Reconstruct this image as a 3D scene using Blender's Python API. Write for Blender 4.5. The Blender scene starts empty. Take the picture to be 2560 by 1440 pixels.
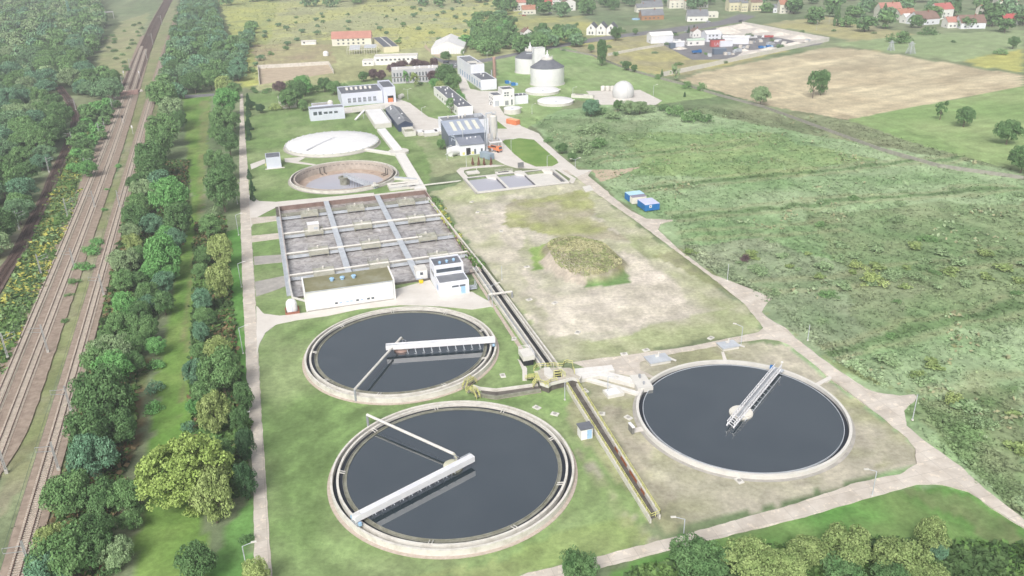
import bpy, math, random
import numpy as np
from mathutils import Matrix, Vector
random.seed(7); RNG = np.random.default_rng(7)
SC = bpy.context.scene; COL = SC.collection
PI = math.pi
# ------------------------------------------------------------------ camera (100 m up, looking along +Y)
FOC, PITCH, ROLL, CZ = 2080.0, math.radians(24.5), math.radians(-1.45), 100.0
_fw = np.array([0, math.cos(PITCH), -math.sin(PITCH)]); _rt = np.array([1.0, 0, 0]); _up = np.cross(_rt, _fw)
CR = _rt*math.cos(ROLL)+_up*math.sin(ROLL); CU = _up*math.cos(ROLL)-_rt*math.sin(ROLL)
def ray(px, py): return ((px-1280)/FOC)*CR-((py-720)/FOC)*CU+_fw
def G(px, py, z=0.0):
    d = ray(px, py); t = (z-CZ)/d[2]
    return np.array([d[0]*t, d[1]*t, z])
def ppm(x, y, z=0.0):            # photo pixels per metre at a point
    return FOC/(np.array([x, y, z-CZ])@_fw)
def HT(P, px, py):               # height of the point seen at (px,py) above ground point P
    d = ray(px, py); t = (P[0]*d[0]+P[1]*d[1])/(d[0]**2+d[1]**2)
    return CZ+d[2]*t
cam = bpy.data.cameras.new('camera'); camo = bpy.data.objects.new('camera', cam); COL.objects.link(camo)
cam.sensor_width = 36; cam.lens = 36*FOC/2560; cam.clip_end = 30000; cam.clip_start = 1
Mx = Matrix.Identity(4)
for i, a in enumerate((CR, CU, -_fw)):
    for j in range(3): Mx[j][i] = a[j]
Mx.translation = (0, 0, CZ); camo.matrix_world = Mx; SC.camera = camo
# ------------------------------------------------------------------ axes of the plant
AZ = math.radians(16.3)
V = np.array([math.cos(AZ), math.sin(AZ)]); U = np.array([-math.sin(AZ), math.cos(AZ)])
def uv(P): return np.array([P[0]*V[0]+P[1]*V[1], P[0]*U[0]+P[1]*U[1]])
# ------------------------------------------------------------------ light
EL, AZS = math.radians(44), math.radians(196)     # sun behind the camera, to the left
w = bpy.data.worlds.new('World'); SC.world = w; w.use_nodes = True
nt = w.node_tree; sky = nt.nodes.new('ShaderNodeTexSky'); sky.sky_type = 'NISHITA'; sky.sun_disc = False
sky.sun_elevation = EL; sky.sun_rotation = AZS; sky.air_density = 1.0; sky.dust_density = 6.0; sky.ozone_density = 1.0
hsv = nt.nodes.new('ShaderNodeHueSaturation'); hsv.inputs['Saturation'].default_value = 0.45
nt.links.new(sky.outputs[0], hsv.inputs['Color'])
nt.links.new(hsv.outputs[0], nt.nodes['Background'].inputs[0]); nt.nodes['Background'].inputs[1].default_value = 0.15
sl = bpy.data.lights.new('sun', 'SUN'); sl.energy = 2.42; sl.angle = math.radians(24); sl.color = (1, .99, .975)
so = bpy.data.objects.new('sun', sl); COL.objects.link(so)
sd = Vector((math.sin(AZS)*math.cos(EL), math.cos(AZS)*math.cos(EL), math.sin(EL)))
so.rotation_euler = sd.to_track_quat('Z', 'Y').to_euler(); so.location = (0, 0, 300)
SC.view_settings.view_transform = 'Standard'; SC.view_settings.look = 'None'; SC.view_settings.exposure = 0
SC.cycles.max_bounces = 4; SC.cycles.diffuse_bounces = 2; SC.cycles.glossy_bounces = 2; SC.cycles.transmission_bounces = 2; SC.cycles.volume_bounces = 0
SC.cycles.caustics_reflective = False; SC.cycles.caustics_refractive = False
# ------------------------------------------------------------------ materials
def lin(c): return tuple((x/12.92 if x <= .04045 else ((x+.055)/1.055)**2.4) for x in c)+(1,)
def rgb(r, g, b): return lin((r/255, g/255, b/255))
MATS = {}
def mat(name, a, b=None, scale=.5, rough=.9, spec=.2, island=0.0, detail=4, bump=0.0, metal=0.0, c=None, trans=0, streak=None, obj=0.0, lo=.3, hi=.7):
    """two or three colours mixed by world-space noise; optional per-island and per-object brightness change"""
    if name in MATS: return MATS[name]
    if a is None: raise ValueError(name)
    m = bpy.data.materials.new(name); m.use_nodes = True; n = m.node_tree.nodes; L = m.node_tree.links
    p = n['Principled BSDF']; p.inputs['Roughness'].default_value = rough; p.inputs['Specular IOR Level'].default_value = spec
    p.inputs['Metallic'].default_value = metal
    b = b or tuple(x*.88 for x in a[:3])+(1,)
    geo = n.new('ShaderNodeNewGeometry'); no = n.new('ShaderNodeTexNoise'); no.inputs['Scale'].default_value = scale; no.inputs['Detail'].default_value = detail
    no.inputs['Roughness'].default_value = .62
    vec = geo.outputs['Position']
    if streak:
        mp = n.new('ShaderNodeMapping'); mp.inputs['Rotation'].default_value = (0, 0, streak[0]); mp.inputs['Scale'].default_value = streak[1]
        mp.vector_type = 'TEXTURE'
        L.new(vec, mp.inputs[0]); vec = mp.outputs[0]
    L.new(vec, no.inputs['Vector'])
    r = n.new('ShaderNodeValToRGB'); L.new(no.outputs['Fac'], r.inputs[0])
    e = r.color_ramp.elements; e[0].position = lo; e[1].position = hi; e[0].color = a; e[1].color = b
    if c: x = e.new((lo+hi)/2); x.color = c
    out = r.outputs[0]
    if island:
        mr = n.new('ShaderNodeMapRange'); L.new(geo.outputs['Random Per Island'], mr.inputs[0]); mr.inputs[3].default_value = 1-island; mr.inputs[4].default_value = 1+island
        mm = n.new('ShaderNodeMix'); mm.data_type = 'RGBA'; mm.blend_type = 'MULTIPLY'; mm.inputs[0].default_value = 1
        L.new(out, mm.inputs[6]); L.new(mr.outputs[0], mm.inputs[7]); out = mm.outputs[2]
    if obj:
        oi = n.new('ShaderNodeObjectInfo'); mr = n.new('ShaderNodeMapRange'); L.new(oi.outputs['Random'], mr.inputs[0]); mr.inputs[3].default_value = 1-obj; mr.inputs[4].default_value = 1+obj
        mm = n.new('ShaderNodeMix'); mm.data_type = 'RGBA'; mm.blend_type = 'MULTIPLY'; mm.inputs[0].default_value = 1
        L.new(out, mm.inputs[6]); L.new(mr.outputs[0], mm.inputs[7]); out = mm.outputs[2]
    L.new(out, p.inputs['Base Color'])
    if bump:
        bp = n.new('ShaderNodeBump'); bp.inputs['Strength'].default_value = bump; bp.inputs['Distance'].default_value = .3
        n2 = n.new('ShaderNodeTexNoise'); n2.inputs['Scale'].default_value = scale*6; n2.inputs['Detail'].default_value = 3
        L.new(geo.outputs['Position'], n2.inputs['Vector']); L.new(n2.outputs['Fac'], bp.inputs['Height']); L.new(bp.outputs[0], p.inputs['Normal'])
    MATS[name] = m; return m
# ------------------------------------------------------------------ mesh builder
class MB:
    def __init__(s): s.v = []; s.f = []; s.mi = []; s.m = 0
    def add(s, vs, fs):
        k = len(s.v); s.v += [tuple(float(c) for c in q) for q in vs]
        for f in fs: s.f.append(tuple(i+k for i in f)); s.mi.append(s.m)
        return s
    def box(s, x0, x1, y0, y1, z0, z1):
        return s.add([(x0,y0,z0),(x1,y0,z0),(x1,y1,z0),(x0,y1,z0),(x0,y0,z1),(x1,y0,z1),(x1,y1,z1),(x0,y1,z1)],
            [(0,3,2,1),(4,5,6,7),(0,1,5,4),(1,2,6,5),(2,3,7,6),(3,0,4,7)])
    def bar(s, p, q, w, h=None, up=(0,0,1)):     # rectangular bar from p to q
        p = Vector(p); q = Vector(q); d = (q-p)
        if d.length < 1e-6: return s
        d.normalize(); h = h or w; up = Vector(up)
        if abs(d.dot(up)) > .98: up = Vector((1,0,0))
        a = d.cross(up).normalized()*w/2; b = a.cross(d).normalized()*h/2
        vs = [p-a-b, p+a-b, p+a+b, p-a+b, q-a-b, q+a-b, q+a+b, q-a+b]
        return s.add(vs, [(0,3,2,1),(4,5,6,7),(0,1,5,4),(1,2,6,5),(2,3,7,6),(3,0,4,7)])
    def prism(s, poly, z0, z1):
        n = len(poly); vs = [(p[0],p[1],z0) for p in poly]+[(p[0],p[1],z1) for p in poly]
        fs = [tuple(range(n-1,-1,-1)), tuple(range(n,2*n))]+[(i,(i+1)%n,(i+1)%n+n,i+n) for i in range(n)]
        return s.add(vs, fs)
    def flat(s, poly, z): return s.add([(p[0],p[1],z) for p in poly], [tuple(range(len(poly)))])
    def lathe(s, prof, cx=0, cy=0, n=32, cap=True):      # prof: [(r,z),...]
        vs = []; fs = []
        for r, z in prof:
            for i in range(n): t = 2*PI*i/n; vs.append((cx+r*math.cos(t), cy+r*math.sin(t), z))
        for k in range(len(prof)-1):
            for i in range(n):
                j = (i+1)%n; fs.append((k*n+i, k*n+j, (k+1)*n+j, (k+1)*n+i))
        if cap:
            fs.append(tuple(range(n-1,-1,-1))); fs.append(tuple(range((len(prof)-1)*n, len(prof)*n)))
        return s.add(vs, fs)
    def ring(s, r0, r1, z0, z1, cx=0, cy=0, n=96):
        return s.lathe([(r0,z0),(r1,z0),(r1,z1),(r0,z1),(r0,z0)], cx, cy, n, cap=False)
    def tube(s, pts, r, n=6):
        for p, q in zip(pts[:-1], pts[1:]):
            p = Vector(p); q = Vector(q); d = (q-p).normalized(); up = Vector((0,0,1)) if abs(d.z) < .95 else Vector((1,0,0))
            a = d.cross(up).normalized(); b = a.cross(d)
            vs = [o+(a*math.cos(2*PI*i/n)+b*math.sin(2*PI*i/n))*r for o in (p, q) for i in range(n)]
            s.add(vs, [(i,(i+1)%n,(i+1)%n+n,i+n) for i in range(n)]+[tuple(range(n-1,-1,-1)), tuple(range(n,2*n))])
        return s
    def mesh(s, name, mats, smooth=False):
        me = bpy.data.meshes.new(name); me.from_pydata(s.v, [], s.f)
        for m in mats: me.materials.append(m)
        if len(mats) > 1: me.polygons.foreach_set('material_index', s.mi)
        if smooth:
            me.polygons.foreach_set('use_smooth', [True]*len(me.polygons))
            me.set_sharp_from_angle(angle=math.radians(35))
        me.update(); return me
def npmesh(name, verts, faces, mats, mi=None):       # faces (n,k) numpy
    me = bpy.data.meshes.new(name); verts = np.asarray(verts, dtype=np.float32); faces = np.asarray(faces, dtype=np.int32)
    me.vertices.add(len(verts)); me.vertices.foreach_set('co', verts.ravel())
    k = faces.shape[1]; me.loops.add(faces.size); me.loops.foreach_set('vertex_index', faces.ravel())
    me.polygons.add(len(faces)); me.polygons.foreach_set('loop_start', np.arange(0, faces.size, k, dtype=np.int32))
    me.polygons.foreach_set('loop_total', np.full(len(faces), k, dtype=np.int32))
    for m in mats: me.materials.append(m)
    if mi is not None: me.polygons.foreach_set('material_index', np.asarray(mi, dtype=np.int32))
    me.update(calc_edges=True); return me
def link(name, data, parent=None, loc=None, rz=0):
    o = bpy.data.objects.new(name, data); COL.objects.link(o)
    if parent is not None: o.parent = parent
    if loc is not None: o.location = tuple(float(c) for c in loc)
    if rz: o.rotation_euler = (0, 0, rz)
    return o
def tag(o, label=None, cat=None, group=None, kind=None):
    if label: o['label'] = label
    if cat: o['category'] = cat
    if group: o['group'] = group
    if kind: o['kind'] = kind
    return o
def T(name, label, cat, loc, rz=0, group=None):
    return tag(link(name, None, None, loc, rz), label, cat, group)
def part(name, mb, m, parent, smooth=False, label=None):
    ms = m if isinstance(m, (list, tuple)) else [m]
    o = link(name, mb.mesh(name, ms, smooth), parent)
    if label: o['label'] = label
    return o
def solo(name, mb, m, label, cat, group=None, loc=None, rz=0, smooth=False):
    ms = m if isinstance(m, (list, tuple)) else [m]
    return tag(link(name, mb.mesh(name, ms, smooth), None, loc, rz), label, cat, group)
def copytree(o, parent=None):
    c = o.copy(); COL.objects.link(c); c.parent = parent
    for ch in [x for x in CH.get(o.name, [])]: copytree(ch, c)
    return c
CH = {}
def reg(root):                                       # remember a prototype's children for copytree
    def walk(o):
        CH[o.name] = list(o.children)
        for x in o.children: walk(x)
    bpy.context.view_layer.update(); walk(root); return root
def noise2(x, y, s, seed=0):                         # cheap smooth value noise, vectorised
    x = np.asarray(x)/s+seed*17.3; y = np.asarray(y)/s-seed*9.1
    def h(i, j):
        v = np.sin(i*127.1+j*311.7)*43758.5453; return v-np.floor(v)
    i = np.floor(x); j = np.floor(y); fx = x-i; fy = y-j; fx = fx*fx*(3-2*fx); fy = fy*fy*(3-2*fy)
    return (h(i,j)*(1-fx)+h(i+1,j)*fx)*(1-fy)+(h(i,j+1)*(1-fx)+h(i+1,j+1)*fx)*fy
def fbm(x, y, s, seed=0): return (noise2(x,y,s,seed)*.5+noise2(x,y,s/2.1,seed+1)*.28+noise2(x,y,s/4.3,seed+2)*.22)
def inpoly(x, y, P):
    x = np.asarray(x); y = np.asarray(y); r = np.zeros(x.shape, bool); n = len(P)
    for i in range(n):
        x0, y0 = P[i][:2]; x1, y1 = P[(i+1)%n][:2]
        if y0 == y1: continue
        c = ((y0 > y) != (y1 > y)) & (x < (x1-x0)*(y-y0)/(y1-y0)+x0)
        r ^= c
    return r
def GP(pts, z=0): return [G(a, b, z)[:2] for a, b in pts]
# ------------------------------------------------------------------ ground sheet (aligned with the plant's axes)
LIGHT = 1.0
BAS = [G(690,515), G(1062,478), G(1160,640), G(728,722)]     # aeration basin corners (photo) -> plant axes rectangle
b0 = uv(G(696,517)); b1 = uv(G(1063,480)); b2 = uv(G(735,735)); b3 = uv(G(1172,640))
BX0 = (b0[0]+b2[0])/2; BX1 = (b1[0]+b3[0])/2; BY1 = (b0[1]+b1[1])/2; BY0 = uv(G(745,745))[1]
DC = np.array([-68.6, 334.7]); DR = 20.0
xs = np.concatenate([-np.geomspace(6500, 330, 40), np.arange(-320, -70, 3.0), np.arange(-70, 300, 1.3), np.arange(300, 700, 6.0), np.geomspace(710, 6500, 40)])
ys = np.concatenate([-np.geomspace(3000, 40, 12), np.arange(-30, 60, 10.0), np.arange(60, 430, 1.3), np.arange(430, 1200, 4.5), np.geomspace(1210, 9000, 40)])
xs = np.unique(np.concatenate([xs, [BX0, BX1]])); ys = np.unique(np.concatenate([ys, [BY0, BY1]]))
GX, GY = np.meshgrid(xs, ys); X = GX*V[0]+GY*U[0]; Y = GX*V[1]+GY*U[1]
# colours (sRGB 0-255) painted by region, edges broken with warped noise
nx, ny = X.shape
def warp(a, seed): return (X+(fbm(X, Y, a*4, seed)-.5)*a*2.2, Y+(fbm(X, Y, a*4, seed+5)-.5)*a*2.2)
C = np.zeros(X.shape+(3,)); Zg = np.zeros(X.shape)
def put(poly, col, col2=None, edge=1.5, s=12, seed=0, amt=1.0, sharp=False, thr=None):
    """paint a polygon (photo pixels on the ground)"""
    P = GP(poly); x, y = (X, Y) if sharp else warp(edge, seed)
    m = inpoly(x, y, P).astype(float)
    if thr is not None: m = m*(fbm(X, Y, s, seed+3) > thr)
    n = np.clip((fbm(X, Y, s, seed+9)-.3)/.4, 0, 1)[..., None]
    c = np.array(col, float) if col2 is None else np.array(col)*(1-n)+np.array(col2)*n
    k = (m*amt)[..., None]; C[:] = C*(1-k)+c*k
    return m > 0
n0 = np.clip((fbm(X, Y, 60, 1)-.3)/.4, 0, 1)[..., None]; n1 = np.clip((fbm(X, Y, 9, 4)-.3)/.4, 0, 1)[..., None]
C[:] = (np.array([116,140,96])*(1-n0)+np.array([150,160,120])*n0)*(1-n1*.15)
ROUGH = put([(1300,290),(1560,250),(2560,430),(2700,1700),(2200,1200),(1900,790)], (126,160,106), (158,182,136), 3, 26, 2)       # wetland
for poly, c1, c2, s, sd in [
  ([(1560,330),(1900,330),(2200,395),(1950,440),(1600,440)], (124,158,94),(154,176,108),8,11),
  ([(1600,620),(1900,600),(2300,700),(2100,900),(1900,780)], (124,140,108),(160,166,138),14,12),
  ([(2000,520),(2560,500),(2560,800),(2200,850)], (104,134,84),(138,150,108),16,13),
  ([(1350,300),(1700,300),(1500,420),(1400,400)], (108,134,88),(140,156,114),9,14)]:
    put(poly, c1, c2, 8, s, sd, .6)
for k_, ((x0, y0), (x1, y1)) in enumerate([((1600,470),(2560,375)),((1680,535),(2560,465)),((1900,720),(2560,640)),((2050,880),(2560,760)),((1500,400),(1900,350)),((2300,985),(2560,930)),((1700,590),(2100,560))]):      # old ditches crossing the wetland
    a = G(x0, y0)[:2]; b = G(x1, y1)[:2]; d = (b-a)/np.hypot(*(b-a)); xx, yy = warp(4+2*(k_ % 3), 160+k_); t_ = (xx-a[0])*d[0]+(yy-a[1])*d[1]; s_ = np.abs(-(xx-a[0])*d[1]+(yy-a[1])*d[0])
    k = (np.clip(1.6-s_/1.6, 0, 1)*((t_ > 0) & (t_ < np.hypot(*(b-a)))))[..., None]*(.35+.45*(k_ in (0,1,3))); C[:] = C*(1-k)+np.array([100,130,80])*k
    k = (np.clip(1.3-np.abs(s_-4)/1.8, 0, 1)*((t_ > 0) & (t_ < np.hypot(*(b-a)))))[..., None]*.5; C[:] = C*(1-k)+np.array([156,160,118])*k
put([(520,0),(1260,0),(1330,60),(1500,110),(1500,180),(1290,140),(1170,165),(1050,175),(830,215),(640,225),(600,160),(560,120),(530,60)], (158,160,112), (178,182,128), 6, 60, 20)
MEADOW = [(530,0),(1300,-40),(1300,60),(1200,110),(1000,125),(820,100),(700,120),(640,225),(600,210),(600,130),(540,60)]
put(MEADOW, (194,194,104), (184,188,118), 9, 38, 24, .85, thr=.46)
put([(530,0),(700,0),(640,225),(600,210),(600,130),(540,60)], (190,194,90), (150,164,96), 7, 16, 25, .8)
put([(650,180),(620,110),(830,110),(830,160)], (166,148,120), (176,170,122), 8, 20, 30, .9)
put([(1240,40),(1450,40),(1600,100),(1450,130),(1260,80)], (150,156,104), (186,182,96), 7, 30, 33)
put([(1900,60),(2060,40),(2400,110),(2200,130),(2080,90)], (164,160,122), (178,172,112), 6, 30, 36)
put([(1420,120),(1620,85),(1760,150),(2000,105),(2070,100),(1900,145),(1720,185),(1650,190),(1480,150)], (158,152,118), (180,174,112), 4, 22, 39)
# fields on the right
put([(1760,180),(2070,118),(2170,125),(2560,190),(2560,215),(2120,300),(1910,262),(1700,200)], (186,172,140), (204,192,158), 1.5, 24, 41)
put([(2070,110),(2310,85),(2560,75),(2560,120),(2460,150),(2400,155),(2160,122)], (142,166,112), (152,172,122), 2, 40, 43)
put([(2400,155),(2480,135),(2560,122),(2560,185)], (186,184,96), (176,180,100), 3, 20, 45)
put([(2120,300),(2560,215),(2700,200),(2900,430),(2560,432),(2300,362)], (132,164,98), (150,172,112), 1.5, 40, 47)
# lawns inside the plant
LAWN = (116,146,84), (140,160,106)
put([(612,235),(1160,170),(1190,230),(1140,300),(1060,480),(1075,600),(1180,700),(1400,960),(1640,1290),(1560,1395),(1300,1440),(1200,1500),(660,1500),(640,1100),(612,600)], *LAWN, 1.2, 22, 50)
put([(1240,150),(1300,130),(1400,110),(1500,150),(1700,205),(1800,240),(1640,262),(1440,250),(1300,330),(1250,240)], (128,162,96), (148,172,114), 1.5, 25, 52)
put([(1040,330),(1110,370),(1210,392),(1250,415),(1180,425),(1080,440)], (128,150,98), (156,164,122), 3, 14, 54)
# dry ground: around tank C, around the mound
put([(1080,480),(1170,455),(1190,480),(1450,450),(1900,800),(1900,830),(1440,905),(1380,890)], (160,170,124), (188,184,150), 2, 16, 56)
put([(1110,520),(1200,500),(1400,480),(1530,560),(1650,680),(1850,790),(1870,770),(1700,790),(1400,860),(1360,840)], (196,186,162), (172,176,134), 5, 14, 58)
put([(1200,530),(1290,700),(1370,840),(1560,820),(1760,775),(1700,720),(1640,660),(1560,620),(1590,700),(1430,740),(1340,720),(1320,660),(1290,600),(1300,530)], (220,206,184), (198,188,160), 5, 7, 60, .95)
put([(1150,520),(1220,540),(1330,700),(1380,840),(1260,720),(1140,560)], (206,194,166), (176,178,136), 5, 9, 62, .8)
put([(1280,500),(1450,480),(1560,600),(1420,600),(1250,560)], (160,168,104), (176,166,128), 6, 12, 64, .9)
put([(1330,620),(1440,595),(1480,620),(1340,680)], (118,158,76), (140,168,92), 2, 9, 66)
put([(1450,690),(1560,675),(1575,705),(1500,718),(1450,715)], (104,142,78), (122,152,92), 1.2, 9, 67)
put([(1440,905),(1600,880),(1850,855),(1960,860),(2290,1130),(2290,1165),(1660,1340),(1640,1290)], (160,162,118), (184,175,146), 2.2, 13, 70)
put([(1480,1020),(1560,1030),(1700,1250),(1660,1310)], (180,166,140), (152,152,106), 4, 10, 72, .7)
put([(2150,1070),(2290,1130),(2180,1180)], (152,158,108), (168,162,128), 3, 9, 73, .7)
put([(1410,980),(1500,1010),(1600,1200),(1560,1220),(1440,1080)], (146,152,108), (170,158,128), 2.5, 10, 74, .6)
put([(1440,1130),(1470,1130),(1560,1280),(1640,1350),(1580,1370),(1510,1260)], (168,160,136), (128,156,92), 1.6, 4, 75, .85)
put([(1000,1440),(1300,1380),(1560,1300),(1640,1350),(1560,1400),(1400,1440)], (142,164,92), (160,170,110), 3, 16, 76, .6)
# the strip of grass, rough ground beside the railway
put([(455,235),(530,235),(500,560),(480,1020),(520,1500),(330,1500),(380,1060),(420,760),(480,500)], (104,146,62), (126,154,78), 1.5, 14, 80)
put([(540,600),(605,560),(630,1040),(640,1200),(600,1100),(540,800)], (88,142,62), (104,150,76), 1.5, 14, 82)
put([(560,1330),(636,1230),(640,1440),(500,1500)], (92,144,66), (104,150,76), 2, 14, 83)
put([(500,250),(525,250),(505,560),(470,800),(462,1040),(452,1040),(462,780),(492,560)], (150,134,104), (122,142,84), .8, 6, 84, .6)
put([(450,20),(470,20),(400,380),(330,560),(250,880),(130,1440),(50,1500),(95,1300),(215,830),(300,540),(390,200)], (140,140,104), (120,132,86), 2, 12, 86)
put([(420,0),(455,10),(400,180),(345,380),(300,480),(240,700),(130,1000),(60,1200),(0,1300),(0,1180),(60,1030),(180,720),(300,400),(390,60)], (130,142,92), (152,150,112), 2, 12, 88)
put([(290,60),(370,30),(350,120),(310,200),(240,160)], (160,158,116), (146,156,104), 4, 16, 90)
put([(180,340),(230,330),(190,480),(90,760),(0,900),(0,760),(90,560),(150,420)], (104,130,74), (150,150,80), 3, 7, 92)
put([(40,690),(140,520),(200,440),(160,620),(60,860),(0,960),(0,760)], (98,128,66), (176,170,60), 3, 5, 94, .55)
put([(130,400),(160,400),(60,620),(0,680),(0,620),(90,500)], (158,146,112), (132,130,92), 2, 10, 95, .8)
put([(330,900),(375,900),(350,1130),(300,1240),(260,1240),(310,1100)], (126,104,72), (96,112,64), 2, 8, 96, .8)
put([(1560,1400),(1800,1345),(2290,1212),(2421,1229),(2560,1321),(2700,1500),(1400,1560)], (92,142,66), (120,152,84), 2, 14, 98)
put([(2250,1215),(2420,1235),(2560,1330),(2560,1440),(2450,1330)], (128,134,92), (110,134,80), 3, 9, 99, .8)
put([(2300,990),(2560,970),(2560,1290),(2400,1150),(2270,1030)], (104,136,82), (132,146,104), 3, 9, 100, .8)
put([(1640,640),(1700,620),(2060,890),(2290,985),(2100,930),(1960,810)], (126,140,88), (142,142,100), 2, 8, 101, .7)
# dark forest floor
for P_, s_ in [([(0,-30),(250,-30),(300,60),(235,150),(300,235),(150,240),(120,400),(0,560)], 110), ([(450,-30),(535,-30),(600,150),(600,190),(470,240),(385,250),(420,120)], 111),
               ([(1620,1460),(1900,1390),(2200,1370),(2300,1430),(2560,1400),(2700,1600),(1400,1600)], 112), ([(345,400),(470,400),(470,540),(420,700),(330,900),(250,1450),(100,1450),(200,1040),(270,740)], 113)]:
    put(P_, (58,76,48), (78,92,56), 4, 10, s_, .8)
# mound
MD = G(1453, 650)[:2]; mdx = (X-MD[0])*V[0]+(Y-MD[1])*V[1]; mdy = (X-MD[0])*U[0]+(Y-MD[1])*U[1]
rr = np.sqrt((mdx/12.5)**2+(mdy/19)**2)*(1+.16*(fbm(X, Y, 9, 130)-.5)*2)
mh = 4.6*np.clip(1-rr**2.4, 0, 1)**.75*(1+.14*(fbm(X, Y, 3, 131)-.5)); Zg += np.maximum(mh, 0)
k = (np.clip((1.02-rr)*9, 0, 1))[..., None]; nn = np.clip((fbm(X, Y, 4, 132)-.3)/.4, 0, 1)[..., None]
C[:] = C*(1-k)+(np.array([146,140,98])*nn+np.array([176,168,130])*(1-nn))*k
lowm = inpoly(X, Y, GP([(1330,660),(1400,640),(1470,720),(1440,735),(1380,700)])) & (rr < 1.05)
C[lowm] = np.array([186,170,146])
# berm of the three-cell basin
tb = [uv(G(1160,440)), uv(G(1400,425)), uv(G(1450,462)), uv(G(1195,478))]
TX0 = min(tb[0][0], tb[3][0]); TX1 = max(tb[1][0], tb[2][0]); TY0 = tb[3][1]; TY1 = tb[0][1]
# uneven rough ground
rough = inpoly(*warp(4, 140), GP([(1320,300),(1560,255),(2560,440),(2700,1700),(2300,1190),(1900,780),(1640,580),(1450,400)]))
Zg += rough*np.minimum(fbm(X, Y, 7, 141)-.62, 0)*1.2
Zg -= (np.hypot(X, Y) > 2500)*0
zmask = np.zeros(X.shape, bool)
# speckle every colour a little (clumps, wear), then streaks, muted dry tones and painted distance haze
C *= (1+(noise2(X, Y, 2.2, 150)-.5)*.14+(fbm(X, Y, 5, 152)-.5)*.16)[..., None]
for cc_, w__ in (((-27.86,182.44), .7), ((-12.4,133.6), 1), ((48.4,150.7), .6)):
    r_ = np.hypot(X-cc_[0], Y-cc_[1]); a_ = np.arctan2(Y-cc_[1], X-cc_[0]); f_ = np.clip((r_-23.5)/2, 0, 1)*np.clip((46-r_)/14, 0, 1)*w__
    C *= (1+((noise2(r_, a_*4, 1.5, 163)-.5)*.24+(noise2(r_, a_*5, .7, 164)-.45)*.08)*f_)[..., None]
lu = X*U[0]+Y*U[1]; lv = X*V[0]+Y*V[1]
C *= (1+(noise2(lv, lu/9, 1.7, 160)-.5)*.09)[..., None]                      # mowing direction
fd = G(2300,160)[:2]-G(1900,232)[:2]; fd /= np.hypot(*fd); fa = X*fd[0]+Y*fd[1]; fb = -X*fd[1]+Y*fd[0]
fm = inpoly(X, Y, GP([(1700,185),(2070,118),(2170,125),(2560,190),(2560,215),(2120,300),(1910,262)]))
C[fm] *= (1+(noise2(fb, fa/14, 5, 161)-.5)*.16+(noise2(fb, fa/20, 11, 162)-.5)*.14)[fm][:, None]
dry_ = np.clip((C[..., 0:1]-C[..., 1:2]+8)/14, 0, 1)*(C.mean(-1, keepdims=True) > 125)*(~fm)[..., None]*(Y < 430)[..., None]; gr_ = C.mean(-1, keepdims=True); C = C*(1-dry_*.33)+(gr_+4)*dry_*.33; C = gr_+(C-gr_)*.86; C = C*np.array([1.0,1.0,1.0])+np.array([4,4,4]); far_haze = np.clip((Y-480)/500, 0, 1)[..., None]; C = C*(1-far_haze*.22)+np.array([176,190,164])*far_haze*.22  # far ground fades to pale green: distance haze put into the colour
C = np.clip(C, 8, 245)/255
lc = np.where(C <= .04045, C/12.92, ((C+.055)/1.055)**2.4)
GAIN = 1.0
lc = lc*GAIN
idx = np.arange(nx*ny).reshape(nx, ny)
F = np.stack([idx[:-1,:-1], idx[:-1,1:], idx[1:,1:], idx[1:,:-1]], -1).reshape(-1, 4)
cu = ((xs[:-1]+xs[1:])/2)[None,:].repeat(nx-1, 0).ravel(); cv = ((ys[:-1]+ys[1:])/2)[:,None].repeat(ny-1, 1).ravel()
cx = cu*V[0]+cv*U[0]; cy = cu*V[1]+cv*U[1]
keep = ~((cu > BX0) & (cu < BX1) & (cv > BY0) & (cv < BY1)) & (np.hypot(cx-DC[0], cy-DC[1]) > DR+.9)
gm = bpy.data.materials.new('ground_vegetation'); gm.use_nodes = True; n = gm.node_tree.nodes; L = gm.node_tree.links
p = n['Principled BSDF']; p.inputs['Roughness'].default_value = 1; p.inputs['Specular IOR Level'].default_value = 0
at = n.new('ShaderNodeAttribute'); at.attribute_name = 'tint'; geo = n.new('ShaderNodeNewGeometry')
def nz(s, d=5, r=.7):
    q = n.new('ShaderNodeTexNoise'); q.inputs['Scale'].default_value = s; q.inputs['Detail'].default_value = d; q.inputs['Roughness'].default_value = r
    L.new(geo.outputs['Position'], q.inputs['Vector']); return q
a1, a2 = nz(.9), nz(.12, 4)
mr = n.new('ShaderNodeMapRange'); L.new(a1.outputs['Fac'], mr.inputs[0]); mr.inputs[1].default_value = .3; mr.inputs[2].default_value = .7; mr.inputs[3].default_value = .76; mr.inputs[4].default_value = 1.2
mr2 = n.new('ShaderNodeMapRange'); L.new(a2.outputs['Fac'], mr2.inputs[0]); mr2.inputs[1].default_value = .3; mr2.inputs[2].default_value = .7; mr2.inputs[3].default_value = .88; mr2.inputs[4].default_value = 1.12
mu = n.new('ShaderNodeMath'); mu.operation = 'MULTIPLY'; L.new(mr.outputs[0], mu.inputs[0]); L.new(mr2.outputs[0], mu.inputs[1])
mm = n.new('ShaderNodeMix'); mm.data_type = 'RGBA'; mm.blend_type = 'MULTIPLY'; mm.inputs[0].default_value = 1; L.new(at.outputs['Color'], mm.inputs[6]); L.new(mu.outputs[0], mm.inputs[7])
L.new(mm.outputs[2], p.inputs['Base Color'])
bp = n.new('ShaderNodeBump'); bp.inputs['Strength'].default_value = .5; bp.inputs['Distance'].default_value = .25; L.new(a1.outputs['Fac'], bp.inputs['Height']); L.new(bp.outputs[0], p.inputs['Normal'])
me = npmesh('ground', np.stack([X.ravel(), Y.ravel(), Zg.ravel()], 1), F[keep], [gm])
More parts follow.
